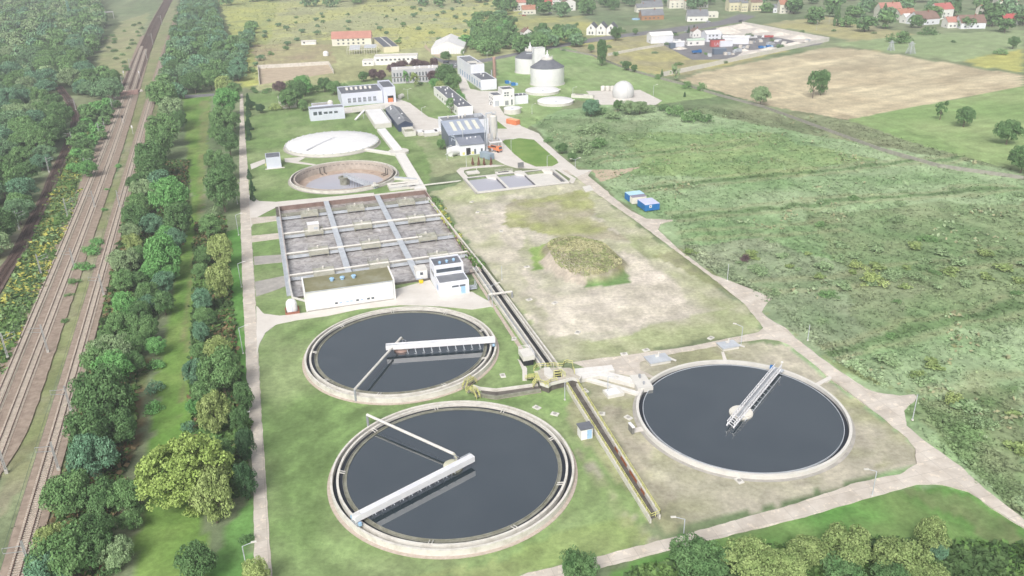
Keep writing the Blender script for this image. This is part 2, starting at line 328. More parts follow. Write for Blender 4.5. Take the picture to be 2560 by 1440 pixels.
ca = me.color_attributes.new('tint', 'FLOAT_COLOR', 'POINT'); ca.data.foreach_set('color', np.concatenate([lc.reshape(-1, 3), np.ones((nx*ny, 1))], 1).astype(np.float32).ravel())
me.polygons.foreach_set('use_smooth', [True]*len(me.polygons))
tag(link('ground', me), 'green and dry ground of lawns, fields and rough meadow', None, None, 'structure')
def tint_at(x, y):
    u_ = x*V[0]+y*V[1]; v_ = x*U[0]+y*U[1]; i = np.clip(np.searchsorted(xs, u_), 0, len(xs)-1); j = np.clip(np.searchsorted(ys, v_), 0, len(ys)-1); return lc[j, i]
# ------------------------------------------------------------------ paved sheets
conc = mat('worn_concrete', rgb(190,181,169), rgb(220,213,203), .25, .95, c=rgb(206,198,187), detail=8, bump=.1)
def slabs(m, bw, bh, dark=.72, sq=0):
    n = m.node_tree.nodes; L = m.node_tree.links; p = n['Principled BSDF']; src = p.inputs['Base Color'].links[0].from_socket
    geo = n.new('ShaderNodeNewGeometry'); mp = n.new('ShaderNodeMapping'); mp.inputs['Rotation'].default_value = (0, 0, -AZ+PI/2); L.new(geo.outputs['Position'], mp.inputs[0])
    br = n.new('ShaderNodeTexBrick'); br.inputs['Scale'].default_value = 1; br.inputs['Brick Width'].default_value = bw; br.inputs['Row Height'].default_value = bh; br.inputs['Mortar Size'].default_value = .045; br.offset = sq
    br.inputs['Color1'].default_value = (1,1,1,1); br.inputs['Color2'].default_value = (.88,.88,.88,1); br.inputs['Mortar'].default_value = (dark,dark,dark,1); L.new(mp.outputs[0], br.inputs['Vector'])
    no = n.new('ShaderNodeTexNoise'); no.inputs['Scale'].default_value = .55; no.inputs['Detail'].default_value = 6; no.inputs['Roughness'].default_value = .75; L.new(geo.outputs['Position'], no.inputs['Vector'])
    r = n.new('ShaderNodeValToRGB'); r.color_ramp.elements[0].position = .56; r.color_ramp.elements[0].color = (1,1,1,1); r.color_ramp.elements[1].position = .6; r.color_ramp.elements[1].color = (1.22,1.2,1.16,1); L.new(no.outputs['Fac'], r.inputs[0])
    a = n.new('ShaderNodeMix'); a.data_type = 'RGBA'; a.blend_type = 'MULTIPLY'; a.inputs[0].default_value = 1; L.new(src, a.inputs[6]); L.new(br.outputs[0], a.inputs[7])
    b = n.new('ShaderNodeMix'); b.data_type = 'RGBA'; b.blend_type = 'MULTIPLY'; b.inputs[0].default_value = 1; L.new(a.outputs[2], b.inputs[6]); L.new(r.outputs[0], b.inputs[7]); L.new(b.outputs[2], p.inputs['Base Color'])
slabs(conc, 3.0, 5.0)
concl = mat('pale_concrete', rgb(205,200,192), rgb(222,218,212), .2, .95, detail=8)
concd = mat('grey_concrete', rgb(150,148,144), rgb(184,180,174), .4, .95, detail=8)
asph = mat('asphalt', rgb(116,116,120), rgb(140,140,144), .15, .95, detail=7)
dirt = mat('bare_dirt', rgb(176,160,138), rgb(202,188,166), .2, 1, detail=8)
gravel = mat('track_gravel', rgb(136,122,110), rgb(174,158,144), .8, 1, c=rgb(156,141,128), detail=9)
gravdk = mat('dark_gravel', rgb(84,72,68), rgb(118,102,94), .4, 1, detail=8)
lawnm = mat('lawn_grass', rgb(104,138,72), rgb(136,160,96), .12, 1, 0, detail=9)
def jag(P, step, amp, seed=0):
    out = []; n = len(P)
    for i in range(n):
        a = np.array(P[i]); b = np.array(P[(i+1)%n]); d = np.hypot(*(b-a)); k = max(1, int(d/step))
        nrm = np.array([-(b-a)[1], (b-a)[0]])/(d+1e-9)
        for j in range(k):
            q = a+(b-a)*j/k
            out.append(q+nrm*(float(fbm(np.array([q[0]]), np.array([q[1]]), step*1.6, seed)[0])-.5)*amp*2)
    return out
def sheet(name, pts, m, z=.06, amp=.35, step=1.2, label=None, px=True, seed=1):
    P = GP(pts) if px else pts
    if amp: P = jag(P, step, amp, seed)
    mb = MB().prism(P, -.8, z)
    return tag(link(name, mb.mesh(name, [m])), label, None, None, 'structure')
def ribbon(name, pts, wd, m, z=.06, label=None, jagw=.2, px=True):
    P = [np.array(q) for q in (GP(pts) if px else pts)]
    S = []                                           # Catmull-Rom
    for i in range(len(P)-1):
        a = P[max(i-1, 0)]; b = P[i]; c = P[i+1]; d = P[min(i+2, len(P)-1)]; k = max(2, int(np.hypot(*(c-b))/3))
        for t in np.arange(k)/k: S.append(.5*((2*b)+(c-a)*t+(2*a-5*b+4*c-d)*t*t+(-a+3*b-3*c+d)*t**3))
    S.append(P[-1]); S = np.array(S); D = np.gradient(S, axis=0); D /= np.hypot(D[:,0], D[:,1])[:,None]; N = np.stack([-D[:,1], D[:,0]], 1)
    j1 = (noise2(S[:,0], S[:,1], 2.3, 3)-.5)*2*jagw; j2 = (noise2(S[:,0], S[:,1], 2.3, 8)-.5)*2*jagw
    A = S+N*(wd/2+j1)[:,None]; B = S-N*(wd/2+j2)[:,None]; mb = MB(); k = len(S)
    mb.v = [(q[0], q[1], z) for q in A]+[(q[0], q[1], z) for q in B]+[(q[0], q[1], -.8) for q in A]+[(q[0], q[1], -.8) for q in B]
    for i in range(k-1):
        mb.f += [(i, i+k, i+k+1, i+1), (i+2*k, i, i+1, i+1+2*k), (i+k, i+3*k, i+1+3*k, i+1+k)]; mb.mi += [0]*3
    o = tag(link(name, mb.mesh(name, [m])), label, None, None, 'structure')
    return S, N
LR = [(600,235),(598,400),(600,500),(603,620),(607,740),(613,860),(619,980),(627,1100),(633,1250),(637,1450),(681,1450),(671,1300),(662,1160),(655,1060),(647,900),(641,800),(636,700),(626,540),(618,400),(612,330),(607,235)]
sheet('service_road', LR, conc, .07, .2, label='long straight service road of worn concrete slabs along the tree belt')
sheet('forecourt', [(641,765),(660,785),(700,790),(763,782),(990,748),(984,725),(1075,700),(1100,738),(1180,730),(1242,765),(1180,774),(1100,766),(1000,763),(900,773),(820,790),(740,801),(690,812),(664,832),(650,858),(642,885)], concl, .09, .15, label='pale concrete forecourt between the pump hall and the round tank')
sheet('entrance_apron', [(622,488),(648,503),(690,505),(935,482),(935,490),(700,514),(668,530),(640,545),(627,570)], concl, .09, .1, label='concrete road turning in above the aeration basin')
for i, q in enumerate([[(627,545),(692,540),(694,552),(629,561)],[(629,590),(698,583),(699,597),(630,606)],[(634,642),(704,637),(706,656),(636,663)],[(637,705),(712,690),(722,712),(700,722),(640,742)]]):
    sheet('path', q, concd if i > 1 else conc, .1, .12, label='short concrete path from the service road to the basin wall')
sheet('road', [(1866,765),(1804,713),(1731,658),(1596,557),(1526,508),(1488,481),(1439,442),(1400,425),(1480,425),(1470,440),(1520,480),(1526,488),(1575,526),(1616,547),(1682,550),(1651,560),(1644,574),(1696,623),(1780,686),(1850,712),(1930,745),(1913,765),(1905,780),(1920,795),(1969,824),(1990,846),(2055,897),(2111,936),(2163,971),(2193,981),(2249,990),(2292,986),(2292,996),(2260,1027),(2266,1065),(2313,1104),(2399,1164),(2464,1225),(2560,1298),(2750,1440),(2750,1470),(2560,1321),(2485,1272),(2421,1229),(2356,1212),(2292,1212),(2184,1242),(2012,1293),(1801,1345),(1560,1405),(1480,1428),(1380,1470),(1230,1470),(1320,1432),(1400,1415),(1560,1375),(1797,1313),(1990,1259),(2141,1207),(2249,1186),(2292,1160),(2287,1121),(2266,1095),(2206,1044),(2150,1001),(2077,945),(2012,893),(1973,863),(1947,852),(1913,848),(1844,857),(1711,880),(1640,893),(1600,905),(1600,925),(1640,945),(1580,940),(1470,922),(1430,906),(1560,889),(1732,865),(1896,831),(1909,820)],
      conc, .07, .3, label='broken concrete slab road running round the empty ground and the right hand tank')
sheet('yard', [(1143,190),(1160,185),(1175,222),(1203,228),(1245,228),(1245,262),(1262,288),(1300,300),(1290,306),(1304,316),(1347,334),(1367,359),(1405,392),(1446,425),(1480,425),(1440,444),(1418,425),(1380,424),(1290,420),(1262,412),(1240,400),(1215,384),(1215,345),(1100,330),(1072,340),(1035,335),(1035,320),(1000,275),(960,272),(862,284),(857,270),(960,258),(990,245),(1025,258),(1070,292),(1100,300),(1190,290),(1150,222)],
      concl, .09, .2, label='pale concrete yard and roads between the plant buildings')
sheet('yard_lawn', [(1256,355),(1262,350),(1300,346),(1335,350),(1360,372),(1392,400),(1396,408),(1380,416),(1340,417),(1310,405),(1285,385)], lawnm, .14, .05, label='oval of green lawn inside the yard loop')
sheet('yard_lawn', [(1243,303),(1268,322),(1243,322)], lawnm, .14, .05, label='small triangle of lawn beside the silo')
sheet('public_road', [(1080,140),(1110,150),(1180,152),(1250,140),(1330,124),(1480,95),(1560,85),(1660,72),(1800,52),(1850,35),(1890,40),(1860,54),(1700,80),(1570,92),(1420,115),(1330,130),(1200,158),(1165,170),(1130,170),(1090,150)], asph, .08, .1, label='grey asphalt road passing behind the plant')
sheet('access_track', [(1065,108),(1060,118),(1080,135),(1100,145),(1112,142),(1095,132),(1070,120)], dirt, .07, .4, label='pale dirt access track beside the tent hall')
sheet('sand_lot', [(646,170),(820,160),(834,182),(650,212)], dirt, .07, .5, label='walled sandy lot behind the lawn')
sheet('dirt_patch', [(1480,425),(1540,425),(1600,418),(1545,440),(1500,455)], dirt, .1, .8, label='bare dirt track entering the wetland')
sheet('storage_yard', [(1640,103),(1700,85),(1800,68),(1850,60),(1930,75),(2075,98),(2050,112),(1940,128),(1820,148),(1730,150)], asph, .08, .6, label='dark asphalt storage yard of the depot')
sheet('tank_pad', [(1465,228),(1600,225),(1655,252),(1640,262),(1500,262)], concl, .09, .2, label='pale paved pad around the gas dome')
sheet('crossing_road', [(462,238),(535,234),(536,240),(462,246)], asph, .07, .2, label='short asphalt road at the end of the grass strip')
sheet('crossing_road', [(272,242),(300,232),(355,224),(358,229),(300,241),(275,250)], conc, .3, .2, label='pale road meeting the railway crossing')

sheet('path', [(1141,428),(1150,420),(1180,417),(1232,412),(1262,414),(1240,417),(1182,421),(1160,426),(1160,432),(1172,445),(1158,447)], concl, .12, .05, label='pale path round the left end of the three-cell basin')
sheet('path', [(1392,425),(1402,424),(1440,447),(1434,458),(1412,462),(1405,458),(1424,452),(1426,447)], concl, .12, .05, label='pale path round the right end of the three-cell basin')

rub = mat('pale_rubble', rgb(196,190,182), rgb(222,217,210), .35, 1, detail=9)
sheet('rubble_ground', [(1790,70),(1850,60),(1930,76),(2070,99),(2010,108),(1950,95),(1890,88),(1850,90),(1800,84)], rub, .14, 1.5, label='pale rubble strewn ground along the back wall of the depot')
sheet('rubble_ground', [(1800,150),(1940,128),(2060,106),(2010,106),(1930,120),(1860,128),(1840,142)], rub, .14, 1.5, label='pale rubble strewn ground along the lower wall of the depot')
# ------------------------------------------------------------------ railway
rust = mat('rusty_rail', rgb(84,66,60), rgb(104,84,76), 1.5, .6, .4)
slp = mat('concrete_sleeper', rgb(172,162,150), rgb(198,188,176), 1, .95)
slpd = mat('wooden_sleeper', rgb(74,62,58), rgb(96,82,76), 1, .95)
def smooth(pts, deg=5):
    P = np.array([G(a, b)[:2] for a, b in pts]); c = np.polyfit(P[:,1]/300, P[:,0], deg); y = np.linspace(P[0,1], P[-1,1], 40)
    return list(np.stack([np.polyval(c, y/300), y], 1))
def track(name, pts, bed, label, gr, sm, dark_from=None, near=100, z=.35, deg=5):
    if deg: pts = smooth(pts, deg)
    px = not deg
    S, N = ribbon('_', pts, bed, gr, z, px=px, jagw=.12)
    o = bpy.data.objects['_'] if '_' in bpy.data.objects else None
    root = T('railway_track', label, 'railway track', (S[0][0], S[0][1], 0), group='railway tracks on the left')
    o.name = 'ballast_bed'; o.parent = root; o.location = -root.location
    for k in ('kind', 'label'):
        if k in o: del o[k]
    for sgn in (-.75, .75):
        mb = MB()
        for i in range(len(S)-1):
            a = S[i]+N[i]*sgn; b = S[i+1]+N[i+1]*sgn; mb.bar((*a, z+.24), (*b, z+.24), .15, .14)
        ob = part('rail', mb, rust, root); ob.location = -root.location
    d = np.r_[0, np.cumsum(np.hypot(*np.diff(S, axis=0).T))]; t = np.arange(.3, min(d[-1], 620), .65)
    cx = np.interp(t, d, S[:,0]); cy = np.interp(t, d, S[:,1]); nx_ = np.interp(t, d, N[:,0]); ny_ = np.interp(t, d, N[:,1])
    order = np.argsort(np.hypot(cx, cy)+1e6*((cy < 95))); first = set(order[:near].tolist()); mb = MB(); sm_me = MB().box(-1.3, 1.3, -.13, .13, 0, .2).mesh('sleeper', [sm])
    for i in range(len(t)):
        a = math.atan2(ny_[i], nx_[i])
        if i in first:
            q = link('sleeper', sm_me, root, (cx[i]-root.location.x, cy[i]-root.location.y, z), a)
        else:
            nn = np.array([nx_[i], ny_[i]]); c = np.array([cx[i], cy[i]])
            mb.bar((*(c-nn*1.3), z+.1), (*(c+nn*1.3), z+.1), .26, .2)
    ob = part('sleepers', mb, sm, root); ob.location = -root.location; ob['kind'] = 'stuff'
    return S, N
TC = [(20,1500),(47,1420),(78,1288),(124,1160),(142,1098),(163,1020),(187,934),(205,886),(229,792),(243,712),(267,636),(285,584),(302,514),(319,445),(333,400),(353,333),(373,273),(387,217),(407,150),(430,77),(458,10),(475,-30)]
TA = [(-40,1100),(0,1020),(39,903),(94,765),(139,660),(174,584),(208,508),(227,450),(260,377),(287,300),(310,240),(328,187),(353,120),(377,67),(397,27),(416,-10)]
TB = [(-30,1220),(0,1144),(23,1074),(66,958),(90,886),(128,792),(149,730),(188,643),(222,556),(250,480),(272,415),(290,350),(310,295),(328,240),(345,187),(364,127),(384,73),(405,33),(430,0)]
TD = [(-40,770),(0,702),(17,674),(49,626),(83,556),(118,487),(133,447),(163,383),(175,350),(188,310),(178,262),(147,217)]
mid = []
for t in np.linspace(0, 1, 22):
    a_, b_ = smooth(TA), smooth(TB); y_ = 110+t*700; mid.append(np.array([(np.interp(y_, [q[1] for q in a_], [q[0] for q in a_])+np.interp(y_, [q[1] for q in b_], [q[0] for q in b_]))/2, y_]))
ribbon('ballast', mid, 12.6, gravel, .3, 'broad stone ballast bed under the two main tracks', px=False)
track('a', TA, 3.6, 'left line of the paired main railway tracks, farthest from the tree belt', gravel, slp)
track('b', TB, 3.6, 'right line of the paired main railway tracks, on the same ballast bed', gravel, slp, z=.33)
track('c', TC, 5.6, 'single railway track running beside the tree belt', gravel, slp, near=100)
track('d', TD, 4.6, 'old dark narrow siding curving away at the far left edge', gravdk, slpd, near=60, deg=0)
ribbon('oiled_ballast', [(322,225),(345,165),(368,110),(392,55),(420,0),(430,-30)], 10.5, gravdk, .42, 'dark stained stretch of ballast past the crossing')
sheet('level_crossing', [(303,231),(347,226),(344,237),(301,242)], mat('crossing_deck', rgb(150,120,112), rgb(170,140,130), .8), .63, 0, label='reddish deck where the road crosses the tracks')
wirem = mat('copper_wire', rgb(110,130,112), None, 1)
for P_, lb in ((TA, 'above the left main track'), (TB, 'above the right main track'), (TC, 'above the single track')):
    q = smooth(P_); q = [p for p in q if 60 < p[1] < 520][::2]; mb = MB(); mb.tube([(p[0], p[1], 5.9) for p in q], .035, 4); mb.tube([(p[0], p[1], 7.1) for p in q], .035, 4)
    for p in q: mb.bar((p[0], p[1], 5.9), (p[0], p[1], 7.1), .04)
    solo('overhead_wire', mb, wirem, 'thin overhead contact wire '+lb, 'overhead wire', 'overhead wires')
# ------------------------------------------------------------------ water and tank materials
def water(name, col, rough=.04, foam=None, fs=.35, ior=1.45, lo=.5):
    m = bpy.data.materials.new(name); m.use_nodes = True; n = m.node_tree.nodes; L = m.node_tree.links; p = n['Principled BSDF']
    p.inputs['Roughness'].default_value = rough; p.inputs['IOR'].default_value = ior; p.inputs['Base Color'].default_value = col
    geo = n.new('ShaderNodeNewGeometry')
    if foam:
        q = n.new('ShaderNodeTexNoise'); q.inputs['Scale'].default_value = fs; q.inputs['Detail'].default_value = 6; q.inputs['Roughness'].default_value = .7; q.inputs['Distortion'].default_value = 1.6
        L.new(geo.outputs['Position'], q.inputs['Vector']); r = n.new('ShaderNodeValToRGB'); L.new(q.outputs['Fac'], r.inputs[0])
        e = r.color_ramp.elements; e[0].position = lo-.12; e[0].color = col; e[1].position = lo+.22; e[1].color = foam; L.new(r.outputs[0], p.inputs['Base Color'])
    b = n.new('ShaderNodeBump'); q2 = n.new('ShaderNodeTexNoise'); q2.inputs['Scale'].default_value = 1.1; q2.inputs['Detail'].default_value = 2
    L.new(geo.outputs['Position'], q2.inputs['Vector']); L.new(q2.outputs['Fac'], b.inputs['Height']); b.inputs['Strength'].default_value = .03 if not foam or rough < .04 else .25; b.inputs['Distance'].default_value = .1
    L.new(b.outputs[0], p.inputs['Normal']); return m
wdark = water('still_dark_water', (.018,.032,.042,1), .03, (.036,.052,.062,1), .05, ior=3.3)
wchan = water('channel_water', (.02,.025,.035,1), .08)
wbrown = water('aerated_sludge', rgb(133,128,127), .16, rgb(212,209,208), .34, ior=1.8, lo=.48)
wgrey = water('sky_tinted_water', rgb(184,185,196), .06)  # reflected bright sky is put into the pale base colour
wcon = mat('weathered_white_wall', rgb(192,188,178), rgb(224,222,215), .6, .9, c=rgb(214,211,203), detail=8, bump=.08)
newcon = mat('clean_concrete', rgb(206,204,198), rgb(222,220,214), .5, .9, detail=7)
oldcon = mat('mossy_concrete', rgb(120,120,104), rgb(160,160,148), .7, .95, c=rgb(142,142,130), detail=8, bump=.2)
dkcon = mat('dark_concrete', rgb(82,78,74), rgb(120,116,110), .6, .95, detail=7)
brown = mat('brown_sludge_floor', rgb(154,136,124), rgb(198,184,170), .35, .8, c=rgb(176,158,144), detail=7)
brick = mat('red_brown_wall', rgb(120,98,92), rgb(150,132,124), .5, .95, detail=8)
apron = mat('stone_apron', rgb(176,162,150), rgb(202,190,180), 1.5, 1, detail=8)
whm = mat('white_painted_metal', rgb(228,229,232), rgb(240,240,242), .3, .5, .3)
grm = mat('grey_metal', rgb(140,144,150), rgb(168,172,178), .6, .5, .4)
galv = mat('galvanised_steel', rgb(176,182,190), rgb(200,206,212), .5, .5, .5)
yel = mat('yellow_rail_paint', rgb(204,204,128), rgb(218,216,150), 1, .6)
black = mat('dark_opening', rgb(40,42,46), rgb(58,60,64), 1, .8)
cream = mat('cream_cap', rgb(196,196,172), rgb(214,212,194), .8, .9, detail=7)
blu = mat('blue_paint', rgb(30,110,180), rgb(50,124,190), .8, .5)
lblu = mat('light_blue_paint', rgb(150,190,226), rgb(170,205,234), .8, .5)
oran = mat('orange_paint', rgb(214,124,84), rgb(224,142,100), .8, .5)
redm = mat('red_paint', rgb(180,84,84), rgb(194,104,102), .8, .5)
rustp = mat('rust_stain', rgb(160,92,56), rgb(188,120,84), 2, .9)
def rail_pts(mb, pts, h=1.1, r=.05, post=1.6, mid=True):      # handrail along 3-D points
    P = [Vector(q) for q in pts]
    for a, b in zip(P[:-1], P[1:]):
        up = Vector((0, 0, h)); mb.bar(a+up, b+up, r*2); 
        if mid: mb.bar(a+up*.5, b+up*.5, r*1.6)
        k = max(1, int((b-a).length/post))
        for i in range(k+1): q = a+(b-a)*i/k; mb.bar(q, q+up, r*2)
    return mb
def clar(c, label, capm=cream):
    r = T('clarifier_tank', label, 'settling tank', (c[0], c[1], 0), group='round settling tanks'); N_ = 144
    part('apron', MB().ring(23.55, 24.3, -.3, .1, n=N_), apron, r); part('outer_wall', MB().ring(23.2, 23.65, -.3, 1.35, n=N_), wcon, r)
    part('inner_wall', MB().ring(22.0, 22.45, -.3, 1.4, n=N_), wcon, r); part('channel_water', MB().ring(22.44, 23.22, -.2, .25, n=N_), wchan, r)
    part('weir_trough', MB().ring(20.5, 20.62, .6, 1.06, n=N_).ring(21.16, 21.26, .6, 1.0, n=N_).ring(20.6, 21.2, .5, .74, n=N_), oldcon, r)
    part('edge_water', MB().ring(21.2, 22.0, .4, .86, n=N_), wchan, r)
    part('water', MB().lathe([(20.55,.4),(20.55,.92)], n=N_), wdark, r)
    mb = MB()
    for k in range(9):
        a = k*2*PI/9+.4; u_ = Vector((math.cos(a), math.sin(a), 0)); t_ = Vector((-u_.y, u_.x, 0))
        for s in (-.3, .3): mb.bar(u_*20.9+t_*s+Vector((0,0,1.12)), u_*22.2+t_*s+Vector((0,0,1.5)), .14)
    part('brackets', mb, newcon, r)
    cc = part('centre_column', MB().lathe([(1.9,.5),(1.9,1.5),(1.5,1.75),(.5,1.8)], n=40), capm, r, smooth=True); part('ladder_frame', rail_pts(MB(), [(.9,-.7,1.75),(1.2,.5,1.75),(.2,1.1,1.75)], 1.3), grm, cc)
    return r
CA = np.array([-27.86, 182.44]); CB = np.array([-12.4, 133.6]); CCc = np.array([48.4, 150.7])
clar(CA, 'round dark water settling tank just below the white pump hall', mat('rusty_cap', rgb(176,140,130), rgb(200,176,166), 1.4, .9))
clar(CB, 'largest, nearest round settling tank at the bottom of the picture')
def bridge(c, pa, pb, z0, label):                    # covered white scraper bridge from pa (inner end) to pb (rim end)
    A = G(*pa, z0+1.2); B = G(*pb, z0+1.2); r = T('scraper_bridge', label, 'scraper bridge', (A[0], A[1], 0), math.atan2(B[1]-A[1], B[0]-A[0]), 'covered scraper bridges')
    L_ = math.hypot(*(B-A)[:2]); mb = MB().box(0, L_, -.62, -.54, z0, z0+1.25).box(0, L_, .54, .62, z0, z0+1.25).box(0, L_, -.54, .54, z0+.25, z0+.33).box(-.08, 0, -.62, .62, z0, z0+1.25)
    part('girder', mb, whm, r)
    part('cover', MB().box(.1, L_-1.4, -.5, .5, z0+1.0, z0+1.16), mat('walkway_cover', rgb(214,216,222), rgb(226,228,232), .4), r)
    mb = MB()
    for k in range(1, 11):
        x = 3+k*(L_-5)/11; mb = MB(); mb.bar((x, 0, z0), (x+.1, -.2, .7), .12); mb.bar((x, -.5, z0+.1), (x+.4, -1.1, 1.0), .09); mb.bar((x+.4, -1.1, 1.0), (x-.2, -.9, .95), .06)
        mb.bar((x, .55, z0+.1), (x, 1.0, z0-.1), .09); part('scraper_arm', mb, galv, r)
    cr = part('end_carriage', MB().box(L_-1.1, L_, -1.1, 1.1, 1.42, 1.85), grm, r)
    for s in (-.9, .9):
        wl = MB()
        for i in range(14): pass
        wl.lathe([(.28,-.12),(.28,.12)], n=14); q = part('wheel', wl, black, cr); q.location = (L_-.6, s, 1.62); q.rotation_euler = (0, PI/2, 0)
    part('motor', MB().box(L_-.7, L_-.2, 1.1, 1.6, 1.7, 2.3), lblu, r); part('motor', MB().box(L_-.7, L_-.2, -1.6, -1.1, 1.7, 2.2), lblu, r)
    part('railing', rail_pts(MB(), [(.2,-.58,z0+1.2),(2.6,-.58,z0+1.2)], .35, .03), galv, r)
    return r
bridge(CB, (1181,1138), (883,1290), 2.0, 'white covered scraper bridge across the nearest tank, pointing down left')
bridge(CA, (965,862), (1237,843), 2.2, 'white covered scraper bridge across the upper tank, reaching its right rim')
def gantry(ctr, end, base, label, over=0):
    B = G(*base); h = HT(B, *end); A = G(*ctr, h-.6)
    r = T('pipe_gantry', label, 'pipe gantry', (B[0], B[1], 0), math.atan2(A[1]-B[1], A[0]-B[0]), 'inclined pipe arms'); L_ = math.hypot(*(A-B)[:2])
    part('pipe', MB().tube([(0,0,h),(L_,0,h-.5)], .3, 10), newcon, r); part('post', MB().tube([(0,0,-.2),(0,0,h)], .27, 10), grm, r)
    mb = MB().bar((1.6,.35,h-.75), (L_-1,.35,h-1.2), .07)
    for k in (.2,.4,.6,.8): mb.bar((L_*k,0,h-.4*k-.1), (L_*k,.35,h-.55*k-.7), .12)
    part('cable', mb, galv, r); part('elbow', MB().tube([(L_,0,h-.5),(L_+.5,0,h-1.0),(L_+.6,0,1.7)], .25, 8), cream, r)
    return r
gantry((1135,1136), (915,1037), (921,1068), 'inclined white pipe arm over the nearest tank, ending in a post on the grass')
gantry((1003,845), (891,973), (890,1003), 'inclined white pipe arm over the upper tank, ending at its lower left wall')
# new tank on the right
r = T('clarifier_tank', 'newest round settling tank on the right, with clean pale rim', 'settling tank', (CCc[0], CCc[1], 0), group='round settling tanks'); N_ = 144
part('apron', MB().ring(22.2, 23.0, -.3, .08, n=N_), concd, r); part('outer_wall', MB().ring(21.7, 22.3, -.3, 1.0, n=N_), newcon, r)
part('edge_water', MB().ring(20.8, 21.75, -.3, .1, n=N_), wchan, r); part('weir_ring', MB().ring(20.72, 20.84, -.2, .52, n=N_), galv, r)
part('water', MB().lathe([(20.74,-.2),(20.74,.42)], n=N_), wdark, r)
part('centre_column', MB().lathe([(2.5,.2),(2.5,.75),(2.3,.75),(2.3,1.0),(.3,1.15)], n=40), mat('cream_disc', rgb(216,212,202), rgb(228,226,218), .8), r)
A = G(1826,1062,1.6); B = G(1945,918,1.6); L_ = math.hypot(*(B-A)[:2])
r = T('scraper_bridge', 'open white lattice scraper bridge with railings over the right hand tank', 'scraper bridge', (A[0], A[1], 0), math.atan2(B[1]-A[1], B[0]-A[0]))
mb = MB()
for s in (-.75, .75):
    mb.bar((0,s,1.2), (L_,s,1.2), .22, .3); mb.bar((0,s,2.3), (L_,s,2.3), .12)
    k = int(L_/1.3)
    for i in range(k): x = i*L_/k; mb.bar((x,s,1.25), (x+L_/k/2,s,2.3), .08); mb.bar((x+L_/k/2,s,2.3), (x+L_/k,s,1.25), .08)
for i in range(5): mb.bar((i*.9,-.75,1.3), (i*.9+.9,.75,1.3), .12)
part('truss', mb, whm, r); part('deck', MB().box(4.2, L_, -.42, .42, 1.3, 1.38), grm, r)
part('railing', rail_pts(MB(), [(4.2,-.78,2.3),(L_,-.78,2.3)], .5, .03, 1.4), whm, r)
mb = MB()
for i in range(9): x = 5+i*1.9; part('scraper_arm', MB().bar((x,-.7,1.2), (x+.5,-1.6,.6), .09).bar((x+.5,-1.6,.6), (x-.3,-1.4,.5), .07), galv, r)
part('skimmer_bar', MB().bar((4.5,-1.5,.55), (L_-2,-1.5,.55), .1), galv, r)
part('drive_unit', MB().box(L_-1.0, L_-.4, .9, 1.6, 1.2, 2.0), blu, r); part('end_carriage', MB().box(L_-1, L_+.2, -1.4, 1.4, 1.0, 1.3), galv, r)
lp = part('lamp_post', MB().tube([(L_-.4,-.9,1.2),(L_-.4,-.9,3.4)], .05), whm, r); part('lamp_head', MB().lathe([(.1,3.3),(.3,3.45),(.1,3.6)], L_-.4, -.9, 10), whm, lp)
# half-empty tank
r = T('clarifier_tank', 'half-empty round tank with brown floor above the aeration basin', 'settling tank', (DC[0], DC[1], 0), group='round settling tanks'); N_ = 120
part('outer_wall', MB().ring(21.5, 22.0, -.5, 1.1, n=N_), wcon, r); part('apron', MB().ring(22.0, 22.8, -.3, .08, n=N_), concd, r)
part('inner_wall', MB().lathe([(20.4,-3.0),(20.4,1.15),(19.9,1.15),(19.9,-2.9)], n=N_, cap=False), mat('stained_inner_wall', rgb(166,156,146), rgb(198,190,180), .5, .95, c=rgb(184,174,164), detail=8), r)
part('channel_floor', MB().ring(20.4, 21.5, -.5, .12, n=N_), dkcon, r)
part('floor', MB().lathe([(19.95,-2.5),(17.5,-2.75),(2.2,-4.6)], n=N_, cap=False), brown, r); part('water', MB().lathe([(16.6,-2.93),(.1,-2.92)], n=80), wgrey, r)
mb = MB()
for k in range(64):
    a = k*2*PI/64; c_, s_ = math.cos(a), math.sin(a); mb.add([(19.86*math.cos(a-d_), 19.86*math.sin(a-d_), z_) for d_, z_ in ((-.03,-.1),(.03,-.1),(.03,.12),(-.03,.12))], [(0,1,2,3)])
part('weir_notches', mb, dkcon, r)
part('centre_column', MB().lathe([(1.9,-4.6),(2.0,-.3),(2.5,-.2),(2.5,.2),(1.4,.25),(1.4,-.4)], n=36), oldcon, r)
A = G(868,437,1.0); B = G(940,466,1.0); L_ = math.hypot(*(B-A)[:2])
r = T('scraper_bridge', 'grey walkway bridge over the half-empty brown tank', 'scraper bridge', (A[0], A[1], 0), math.atan2(B[1]-A[1], B[0]-A[0]))
part('deck', MB().box(-2, L_, -.6, .6, .2, .5).box(-2, L_, -.7, -.6, -.3, .9), galv, r); part('railing', rail_pts(rail_pts(MB(), [(-2,-.6,.6),(L_,-.6,.6)], 1.0, .04), [(-2,.6,.5),(L_,.6,.5)], 1.0, .04), galv, r)
part('end_carriage', MB().box(L_-1.5, L_+.3, -1.3, 1.3, 1.1, 1.6).box(L_-1.3, L_-.5, -.4, .4, 1.6, 2.5), newcon, r)
mb = MB()
for i in range(8): x = -1+i*2; mb.bar((x,-.7,-.2), (x+.6,-1.5,-2.7), .12)
part('scraper_arms', mb, dkcon, r)
mb = MB()                                            # dark inlet frames on the wall
for a0 in (2.25, .62):
    for da in (-.05, .05):
        c_, s_ = math.cos(a0+da), math.sin(a0+da); mb.bar((19.8*c_,19.8*s_,.1), (19.7*c_,19.7*s_,-2.4), .35); mb.bar((19.7*c_,19.7*s_,-2.3), (17.4*c_,17.4*s_,-2.6), .3)
solo('inlet_pipes', mb, dkcon, 'two pairs of dark drop pipes fixed inside the half-empty tank', 'pipes', None, (DC[0], DC[1], 0))
